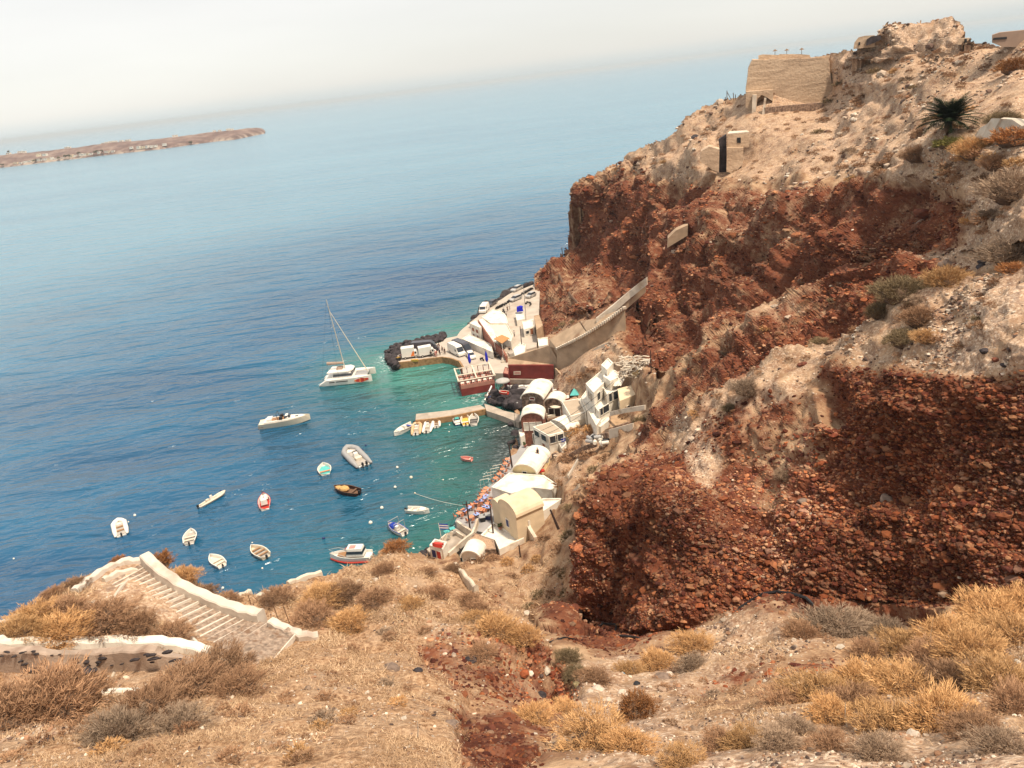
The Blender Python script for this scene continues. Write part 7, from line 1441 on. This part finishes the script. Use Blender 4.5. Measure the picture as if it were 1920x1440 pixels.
# iron stakes
for i, (x, y, x2, y2) in enumerate(((473, 1142, 465, 1115), (522, 1160, 510, 1130), (543, 1168, 530, 1134))):
    b_ = SP(x, y); p0, n = face_plane(b_, b_ + Vector((1, 0, 0))); t = on_plane(x2, y2, p0, n); o = MB().tube([(0, 0, -.1), t - b_], .02, 5).obj('iron_stake', WOOD); o.location = b_; tag(o, ['left', 'middle', 'right'][i] + ' of three rusty iron stakes behind the stair wall', 'stake', 'iron stakes')
# individual rocks of note near the camera
def rock(px, py, r_px, mat, label, reg=None, sq=.7, name='rock', dz=0):
    p = surf(px, py); sz = r_px * (p - Vector((0, 0, CAMZ))).length / FPX; me = BM_[rbx.randrange(6)].copy(); me.materials.clear(); me.materials.append(mat)
    o = bpy.data.objects.new(name, me); COL.objects.link(o); o.location = p + Vector((0, 0, dz)); o.scale = (sz, sz * .85, sz * sq); o.rotation_euler = (rbx.uniform(-.3, .3), rbx.uniform(-.3, .3), rbx.uniform(0, 6.28)); return tag(o, label, 'rock')
PALER = smat('pale_rock', (.60, .50, .40), .95, .15, 2, .5, stain=(.36, .24, .17)); REDR = smat('red_rock', (.20, .065, .035), .95, .3, 2, .6, stain=(.10, .03, .02)); GREYR = smat('grey_brown_rock', (.24, .17, .13), .95, .25, 2, .6); YELR = smat('yellow_rock', (.62, .48, .24), .95, .12, 2, .4)
for a in ((732, 1275, 20, GREYR, 'flat grey rounded rock on the dry knoll'), (845, 1375, 15, GREYR, 'pointed grey rock above the dark red ledge'), (1082, 1283, 11, YELR, 'yellowish block beside the pale rubble'), (1020, 1290, 12, DKROCK, 'round dark stone under the red block'), (1245, 1280, 18, GREYR, 'grey rounded boulder by the white bag'), (1258, 1268, 8, PALER, 'small white lump on the grey boulder'), (1715, 1388, 13, PALER, 'cube-like white stone under the golden cushions'), (1473, 1355, 9, PALER, 'white stone at the left end of the thicket'), (1840, 1385, 9, PALER, 'white stone right of the golden cushions'),
          (888, 1225, 14, DKROCK, 'dark slab leaning in the crumbling red ledge'), (780, 1285, 11, DKROCK, 'small dark hollowed rock on the knoll'), (835, 1320, 8, REDR, 'small reddish rock on the knoll'), (840, 1342, 8, REDR, 'second reddish rock just below another on the knoll'), (1715, 395, 22, REDR, 'large orange-red boulder on the middle cliff'), (1690, 400, 18, GREYR, 'brown block leaning against the orange-red boulder'), (1640, 920, 18, GREYR, 'flat brown overhanging slab in the big red cliff'), (1720, 908, 12, GREYR, 'rounded grey stone in the big red cliff'), (1770, 493, 14, GREYR, 'brown rock under the ridge path'), (1840, 482, 13, DKROCK, 'dark dry stone stack at the end of the ridge path'), (1835, 492, 12, DKROCK, 'lower dark stone of the ridge path stack'),
          (1685, 640, 9, DKROCK, 'dark grey rock on the pale shelf, left one'), (1700, 646, 9, REDR, 'brown rock on the pale shelf, right one'), (1850, 660, 10, DKROCK, 'top stone of the dark cairn on the pale shelf'), (1862, 672, 9, REDR, 'middle stone of the dark cairn'), (1880, 685, 9, DKROCK, 'lower stone of the dark cairn'), (1490, 925, 14, GREYR, 'pale brown stone right of the white scar'), (1430, 700, 7, REDR, 'red rock at the white-capped ridge end'), (1510, 690, 12, REDR, 'orange-red rock under the ridge end'), (1020, 1190, 6, PALER, 'pale stone beside the black hose'), (993, 1155, 12, PALER, 'pale rock at the gully edge'), (560, 1145, 0.1, PALER, '') , (343, 1397, 13, smat('boot_black', (.03, .03, .03), .6, .6, 8), 'black and white crumpled bundle in the grass'), (85, 1408, 16, DKROCK, 'dark flat stone on the pale patch at lower left'), (1310, 270, 10, DKROCK, 'dark rock outcrop at the headland edge')):
    if a[4]: rock(*a)
for (x, y, s_, m_, lb) in ((1120, 1300, 14, PALER, 'biggest crumpled white rubbish heap piece'), (1140, 1312, 10, PALER, 'lower piece of the white rubbish heap'), (1165, 1300, 10, PALER, 'right piece of the white rubbish heap'), (1108, 1308, 8, PALER, 'left piece of the white rubbish heap'), (1169, 1281, 6, smat('cyan_plastic', (.05, .40, .60), .5, .1, 3), 'bright blue crumpled rag'), (1195, 1293, 8, BLACK, 'black crumpled bag right of the blue rag'), (992, 1156, 8, WHITE, 'white plastic scrap at the gully head'), (915, 1208, 6, WHITE, 'white paper scrap on the dry slope')):
    o = rock(x, y, s_, m_, lb, name='litter', sq=.9); o['category'] = 'litter'
# black hose
hp = [surf(x, y) + Vector((0, 0, .12)) for x, y in ((1030, 1203), (1060, 1192), (1095, 1178), (1125, 1170), (1142, 1170), (1150, 1185), (1165, 1196), (1190, 1200), (1215, 1206))]
o = MB().tube([p - hp[0] for p in hp], .09, 6).obj('hose', BLACK); o.location = hp[0]; tag(o, 'black hose snaking over the red scree in the gully', 'hose')
hp = [surf(x, y) + Vector((0, -.1, .15)) for x, y in ((1385, 1142), (1405, 1125), (1430, 1114), (1455, 1110), (1485, 1114), (1510, 1122), (1545, 1130))]
o = MB().tube([p - hp[0] for p in hp], .10, 6).obj('hose', BLACK); o.location = hp[0]; tag(o, 'black hose arching along the foot of the big red cliff', 'hose')
# bare stalks
for i, (x, y, pts) in enumerate(((1755, 1240, [(1745, 1215), (1745, 1190), (1750, 1160)]), (1762, 1240, [(1761, 1220), (1760, 1200)]), (1785, 1245, [(1790, 1220), (1780, 1200), (1778, 1190)]), (1820, 1230, [(1822, 1210), (1825, 1200)]), (1720, 1355, [(1730, 1300), (1725, 1290)]), (1590, 1370, [(1585, 1340), (1585, 1318)]), (780, 1395, [(784, 1370), (783, 1352)]))):
    b_ = surf(x, y); p0, n = face_plane(b_, b_ + Vector((1, 0, 0))); pp = [Vector((0, 0, -.1))] + [on_plane(a, b, p0, n) - b_ for a, b in pts]
    o = MB().tube(pp, .022, 5, .008).obj('bare_stalk', smat('bleached_wood', (.55, .47, .38), .9, .1, 4)); o.location = b_; tag(o, ['tallest bleached stalk above the thicket', 'short bleached stalk beside the tallest one', 'curved bleached stalk in the thicket', 'short bleached stalk at the right of the thicket', 'bleached stalk over the largest golden cushion', 'thin dark stalk in the left of the thicket', 'bleached stalk in the knoll grass'][i], 'stalk')

# ------------------------------------------------------------------ the fort, the tower and the skyline
def solid(name, label, pts, D, back, mat, cat, slope=0.0, parent=None, dirx=(1, 0.0)):
    a = GD(pts[0][0], pts[0][1], D); b = a + Vector((dirx[0], dirx[1], 0)) * 5
    return panel(name, label, pts, a, b, back, mat, cat, parent=parent)[0]
FORTW, t_, b_ = new_mat('fort_plaster'); tc_ = nd(t_, 'ShaderNodeTexCoord'); mp_ = nd(t_, 'ShaderNodeMapping'); mp_.inputs['Scale'].default_value = (.22, .22, 1.3); t_.links.new(tc_.outputs['Object'], mp_.inputs[0])
na = texn(t_, 'noise', .55, mp_.outputs[0], 9); na.inputs['Distortion'].default_value = 1.2; na.inputs['Roughness'].default_value = .65; nb = texn(t_, 'noise', 1.8, tc_.outputs['Object'], 8); vc = texn(t_, 'vor', .5, mp_.outputs[0]); vc.feature = 'DISTANCE_TO_EDGE'
cf = rampn(t_, na.outputs[0], [(.30, (.36, .25, .165)), (.5, (.52, .375, .25)), (.68, (.64, .48, .33))]); cf = mixc(t_, mapr(t_, nb.outputs[0], .5, .75, 0, .6), cf, (.34, .225, .15))
t_.links.new(cf, b_.inputs['Base Color']); b_.inputs['Roughness'].default_value = .95; bump(t_, b_, mth(t_, 'ADD', na.outputs[0], nb.outputs[0]), .6, .25)
ft_ = root('ruined_fort', 'massive pale plastered wall of the ruined fort crowning the headland', 'fort', GD(1480, 180, 190))
solid('wall', '', [(1399, 190), (1398, 171), (1401, 150), (1403, 129), (1407, 120), (1411, 112), (1440, 112.5), (1442, 110.5), (1470, 111), (1500, 109), (1503, 110.5), (1530, 108.5), (1553, 110), (1556, 118), (1556, 130), (1559, 150), (1561, 176), (1530, 202), (1430, 208)], 190, 16, FORTW, '', parent=ft_)
solid('parapet', '', [(1422, 113), (1422, 104), (1430, 102), (1460, 103), (1462, 101.5), (1500, 101.5), (1518, 103), (1520, 108), (1560, 103), (1600, 100), (1600, 96), (1640, 94), (1640, 112), (1554, 114)], 193, 1.2, FORTW, '', parent=ft_)
solid('buttress', '', [(1398, 200), (1399, 172), (1450, 168), (1449, 190), (1437, 182), (1428, 178), (1420, 186), (1417, 215), (1408, 212)], 187.5, 3, FORTW, '', parent=ft_)
solid('support_wall', '', [(1409, 222), (1411, 178), (1419, 178), (1417, 215), (1414, 225)], 186, 3, OLDWASH, '', parent=ft_)
solid('support_wall', '', [(1425, 240), (1433, 184), (1437, 184), (1431, 236)], 184, 1, OLDWASH, '', parent=ft_)
o = solid('terrace_wall', 'reddish rubble terrace wall at the foot of the fort', [(1433, 202), (1545, 192), (1545, 205), (1500, 212), (1434, 216)], 184, 2, STONEW, 'wall')
tw = root('watch_tower', 'small square plastered tower with one dark window on the headland', 'tower', GD(1385, 300, 172))
solid('wall', '', [(1364, 277), (1365, 252), (1405, 249), (1405, 276)], 172, 5, FORTW, '', parent=tw)
solid('base', '', [(1362, 322), (1363, 277), (1394, 277), (1393, 308), (1375, 326)], 171.2, 5, FORTW, '', parent=tw)
wd = solid('window', '', [(1382, 268), (1382, 258), (1389, 258), (1389, 268)], 171.9, .1, BLACK, '', parent=tw)
MB().slab([GD(1364, 252, 172), GD(1405, 249, 172), GD(1400, 246, 175), GD(1368, 248, 175)], (0, 0, .2)).obj('roof', OLDWASH, tw, tw.location)
solid('retaining_wall', 'pale plastered bastion wall left of the small tower', [(1312, 302), (1314, 284), (1330, 275), (1349, 280), (1348, 323), (1335, 318)], 169, 4, FORTW, 'wall')
solid('rock_cleft', 'dark cleft between the bastion wall and the small tower', [(1348, 330), (1349, 279), (1347, 262), (1362, 252), (1363, 325)], 173.5, 2, DKROCK, 'cleft')
# ruins on the skyline
hs = root('cave_house', 'small rounded pale ruin at the left end of the skyline outcrop', 'ruin', GD(1615, 90, 168))
solid('wall', '', [(1600, 92), (1602, 80), (1610, 70), (1622, 67), (1640, 66), (1640, 88)], 168, 4, FORTW, '', parent=hs); solid('doorway', '', [(1609, 85), (1610, 79), (1613, 79), (1613, 85)], 167.8, .1, BLACK, '', parent=hs); solid('dark_vault', '', [(1624, 86), (1625, 74), (1634, 68), (1652, 66), (1652, 74), (1640, 80)], 167, 2, DKROCK, '', parent=hs)
hs = root('stone_hut', 'small pale hut with a dark doorway right of the skyline outcrop', 'ruin', GD(1806, 80, 150)); solid('wall', '', [(1795, 84), (1797, 72), (1818, 71), (1818, 84)], 150, 3, FORTW, '', parent=hs); solid('doorway', '', [(1808, 80), (1808, 73), (1813, 73), (1813, 80)], 149.8, .1, BLACK, '', parent=hs)
hs = root('bunker', 'low brown concrete bunker with a long dark slot at the upper right edge', 'bunker', GD(1890, 78, 118)); solid('wall', '', [(1860, 80), (1860, 66), (1875, 61), (1990, 50), (1990, 90), (1880, 88)], 118, 6, smat('brown_concrete', (.30, .21, .155), .95, .1, .5, .4), '', parent=hs); solid('slot', '', [(1861, 75), (1863, 71), (1888, 69), (1888, 73)], 117.9, .1, BLACK, '', parent=hs)
ro = root('half_buried_vault', 'pale cracked vaulted roof half buried at the right edge by the palm', 'vault', surf(1890, 250))
a = surf(1836, 256) + Vector((0, 0, .0)); V_ = []; F_ = []; n = 14
for i in range(n):
    t = i / (n - 1); x = 1836 + 110 * t; yb = 254 - 6 * t; f_ = surf(x, yb + 4); hgt_ = 1.5 * math.sin(min(1, t * 1.6) * math.pi / 2)
    V_ += [f_ + Vector((0, -.2, -.6)), f_ + Vector((0, 0, hgt_ * .65)), f_ + Vector((0, 1.5, hgt_)), f_ + Vector((0, 3.2, hgt_ * 1.0)), f_ + Vector((0, 4.5, -.5))]
for i in range(n - 1):
    for k in range(4): F_.append((i * 5 + k, i * 5 + k + 1, (i + 1) * 5 + k + 1, (i + 1) * 5 + k))
MB().add(V_, F_).obj('shell', OLDWASH, ro, ro.location)
# thin poles and thatched parasols on the fort
for i, (x, y, x2, y2) in enumerate(((1363, 188, 1363, 170), (1360, 190, 1360, 182), (1376, 184, 1375, 174), (1379, 183, 1379, 177), (1346, 192, 1346, 187))):
    b_ = GD(x, y, 200); t = GD(x2, y2, 200); o = MB().tube([(0, 0, -.5), t - b_], .10, 5).obj('fence_post', WOOD); o.location = b_; tag(o, ['tallest', 'short second', 'slanting', 'right short', 'far left short'][i] + ' wooden post on the headland edge left of the fort', 'post')
b_ = GD(1363, 172, 200); o = MB().tube([(0, 0, 0), GD(1371, 187, 200) - b_], .08, 5).obj('brace', WOOD); o.location = b_; tag(o, 'slanting brace leaning on the tallest post left of the fort', 'post')
for i, (x, y) in enumerate(((1453, 99), (1475, 98), (1503, 96.5))):
    r = root('thatched_parasol', ['left', 'middle', 'right'][i] + ' of three tiny thatched parasols on top of the fort', 'parasol', GD(x, y + 5, 196), group='thatched parasols'); MB().tube([(0, 0, -1), (0, 0, 1.3)], .06).obj('pole', WOOD, r); MB().tube([(0, 0, .95), (0, 0, 1.4)], .6, 9, .06).obj('canopy', smat('dark_thatch', (.22, .14, .09), .95, .2, 5), r)
# ledge stub and cliff bridge on the middle cliff
o = solid('old_stair', 'pale plastered stair fragment stuck in the red cliff', [(1251, 465), (1252, 447), (1268, 432), (1290, 422), (1289, 442), (1272, 452)], 158, 3, BEIGE, 'ruin')
hp = [surf(x, y) + Vector((0, 0, .4)) for x, y in ((1030, 492), (1045, 512), (1060, 540), (1078, 565), (1092, 580), (1104, 595))]
o = MB().tube([p - hp[0] for p in hp], .35, 6).obj('rail_fence', WOOD); o.location = hp[0]; tag(o, 'dark pipe running down the reddish cone at the cliff foot', 'pipe')
for i, (x, y, x2, y2) in enumerate(((1026, 498, 1025, 486), (1056, 474, 1053, 464), (1046, 494, 1045, 486))):
    b_ = surf(x, y); p0, n = face_plane(b_, b_ + Vector((1, 0, 0))); t = on_plane(x2, y2, p0, n); o = MB().tube([(0, 0, -.3), t - b_], .12, 5).obj('fence_post', WOOD); o.location = b_; tag(o, ['lowest', 'highest', 'middle'][i] + ' of three dark posts on the shoulder above the car park', 'post')
# ------------------------------------------------------------------ palm
pb = surf(1768, 250); pm = root('palm_tree', 'squat dark green palm on the pale slope', 'palm', pb); pd = (pb - Vector((0, 0, CAMZ))).length / FPX
k_ = 48 * pd
trunk = MB().tube([(0, 0, -.5), (0, 0, k_ * .25), (.1, 0, k_ * .5)], [.42, .36, .40], 9).obj('trunk', WOOD, pm)
PALM = foliage_mat('palm_green', (.010, .018, .006), (.045, .065, .018))
rp = random.Random(2)
for i in range(64):
    az = i * 2.39996; el = 1.25 - 1.35 * (i / 64.) ; ln_ = k_ * rp.uniform(.95, 1.2); pts = []; ax = Vector((math.cos(az), math.sin(az), 0)); n = 9; V_ = []; F_ = []
    for j in range(n):
        t = j / (n - 1); ang = el - t * t * .75; pts.append((pts[-1] + (ax * math.cos(ang) + Vector((0, 0, math.sin(ang)))) * ln_ / n) if pts else Vector((.1, 0, k_ * .5)))
    sd_ = Vector((-ax.y, ax.x, 0))
    for j in range(1, n):
        for s_ in (-1, 1):
            for h_ in (0, .5):
                b_ = pts[j - 1].lerp(pts[j], h_); tdir = (pts[j] - pts[j - 1]).normalized(); l_ = ln_ * .30 * math.sin(math.pi * min(1, (j + h_) / n) * .85 + .25)
                tip = b_ + (sd_ * s_ * .75 + tdir * .8 + Vector((0, 0, -.12))).normalized() * l_; c_ = len(V_); V_ += [b_ - tdir * .09, b_ + tdir * .10, tip]; F_.append((c_, c_ + 1, c_ + 2))
    f = MB().add(V_, F_).tube(pts, .03, 3, .01); o = link_mesh('frond', f.v, f.f, PALM, pm)
# ------------------------------------------------------------------ houses and trees on the far island
ri = random.Random(8)
IH = [(30, 306, 'far'), (40, 305, 'far'), (48, 303.5, 'far'), (56, 302, 'far'), (63, 301, 'far'), (72, 300, 'far'), (77, 301, 'far'), (85, 298.5, 'far'), (92, 297.5, 'far'), (98, 297, 'far'), (104, 298, 'far'), (118, 297, 'far'), (134, 292.5, 'far'), (141, 291.5, 'far'), (152, 290, 'far'), (158, 289, 'far'), (164, 288.5, 'far'), (171, 288, 'far'), (186, 286.5, 'far'), (200, 284, 'far'), (206, 284, 'far'), (213, 283.5, 'far'), (246, 276, 'far'), (260, 276, 'far'), (268, 275, 'far'), (276, 274.5, 'far'), (284, 273.5, 'far'), (292, 272.5, 'far'), (72, 290, 'mid'), (84, 289, 'mid'), (308, 270, 'far')]
def isl_house(x, y, Dex, label, group, big=1.0, mat=WHITE):
    p = GD(x, y, G(x, lerp_tab(IS_BOT, x), 0).y + 12) if Dex is None else GD(x, y, Dex); p.z -= 2.5; r = root('island_house', label, 'house', p, ri.uniform(-.4, .4), group); wx, wy, h_ = ri.uniform(7, 12) * big, ri.uniform(6, 9), ri.uniform(3.0, 5.2)
    MB().box((0, 0, h_ / 2 - 1), (wx, wy, h_ + 2)).obj('wall', mat, r); MB().box((0, 0, h_ + .15), (wx + .4, wy + .4, .3)).obj('roof', mat, r)
    for i in (-.25, .25): MB().box((wx * i, -wy / 2 - .03, h_ * .5), (1.1, .1, 1.6)).obj('window', GLASS, r)
for i, (x, y, t_) in enumerate(IH): isl_house(x, y, None, 'small white house in the row along the far island shore', 'houses along the far island shore', mat=WHITE if i % 4 else CREAM)
for i, (x, y) in enumerate(((16, 287), (38, 284.5), (45, 284), (125, 277), (130, 276.5), (195, 269), (200, 267.5), (208, 266), (216, 266), (228, 265), (240, 263), (328, 254), (402, 246.5), (412, 245), (428, 243), (434, 242.5))):
    isl_house(x, y, G(x, lerp_tab(IS_BOT, x), 0).y + 108, 'small white house on the skyline ridge of the far island', 'houses on the far island ridge', big=1.1)
for i, (x, y) in enumerate(((122, 295), (128, 294), (147, 289.5), (178, 287), (182, 286), (192, 285), (110, 298), (66, 303), (4, 311), (358, 269.5), (17, 286.5))):
    p = GD(x, y, G(x, lerp_tab(IS_BOT, x), 0).y + 2) if i < 10 else GD(x, y, 2050); r = root('island_tree', 'dark tree clump between the far island houses', 'tree', p, group='trees on the far island'); MB().tube([(0, 0, -1), (0, 0, 3)], .5, 6).obj('trunk', WOOD, r)
    c = MB()
    for k in range(9): c.ball((ri.uniform(-4, 4), ri.uniform(-2, 2), ri.uniform(2.5, 5)), ri.uniform(1.2, 2.4), 6, 4)
    c.obj('crown', FOL['olive'], r)
bpy.context.view_layer.update()

# ------------------------------------------------------------------ haze
bm = bmesh.new(); bmesh.ops.create_cube(bm, size=1.0); me = bpy.data.meshes.new('haze'); bm.to_mesh(me); bm.free()
hz = bpy.data.objects.new('haze', me); COL.objects.link(hz); hz['kind'] = 'stuff'
hz.scale = (110000, 90000, 96); hz.location = (0, 30000, 96 / 2 - 5.5)
mh = bpy.data.materials.new('haze_air'); mh.use_nodes = True; th = mh.node_tree; th.nodes.clear()
oh = th.nodes.new('ShaderNodeOutputMaterial'); pv = th.nodes.new('ShaderNodeVolumePrincipled')
pv.inputs['Density'].default_value = 0.00008; pv.inputs['Color'].default_value = (0.84, 0.92, 0.96, 1); pv.inputs['Anisotropy'].default_value = 0.1
th.links.new(pv.outputs[0], oh.inputs['Volume']); me.materials.append(mh)
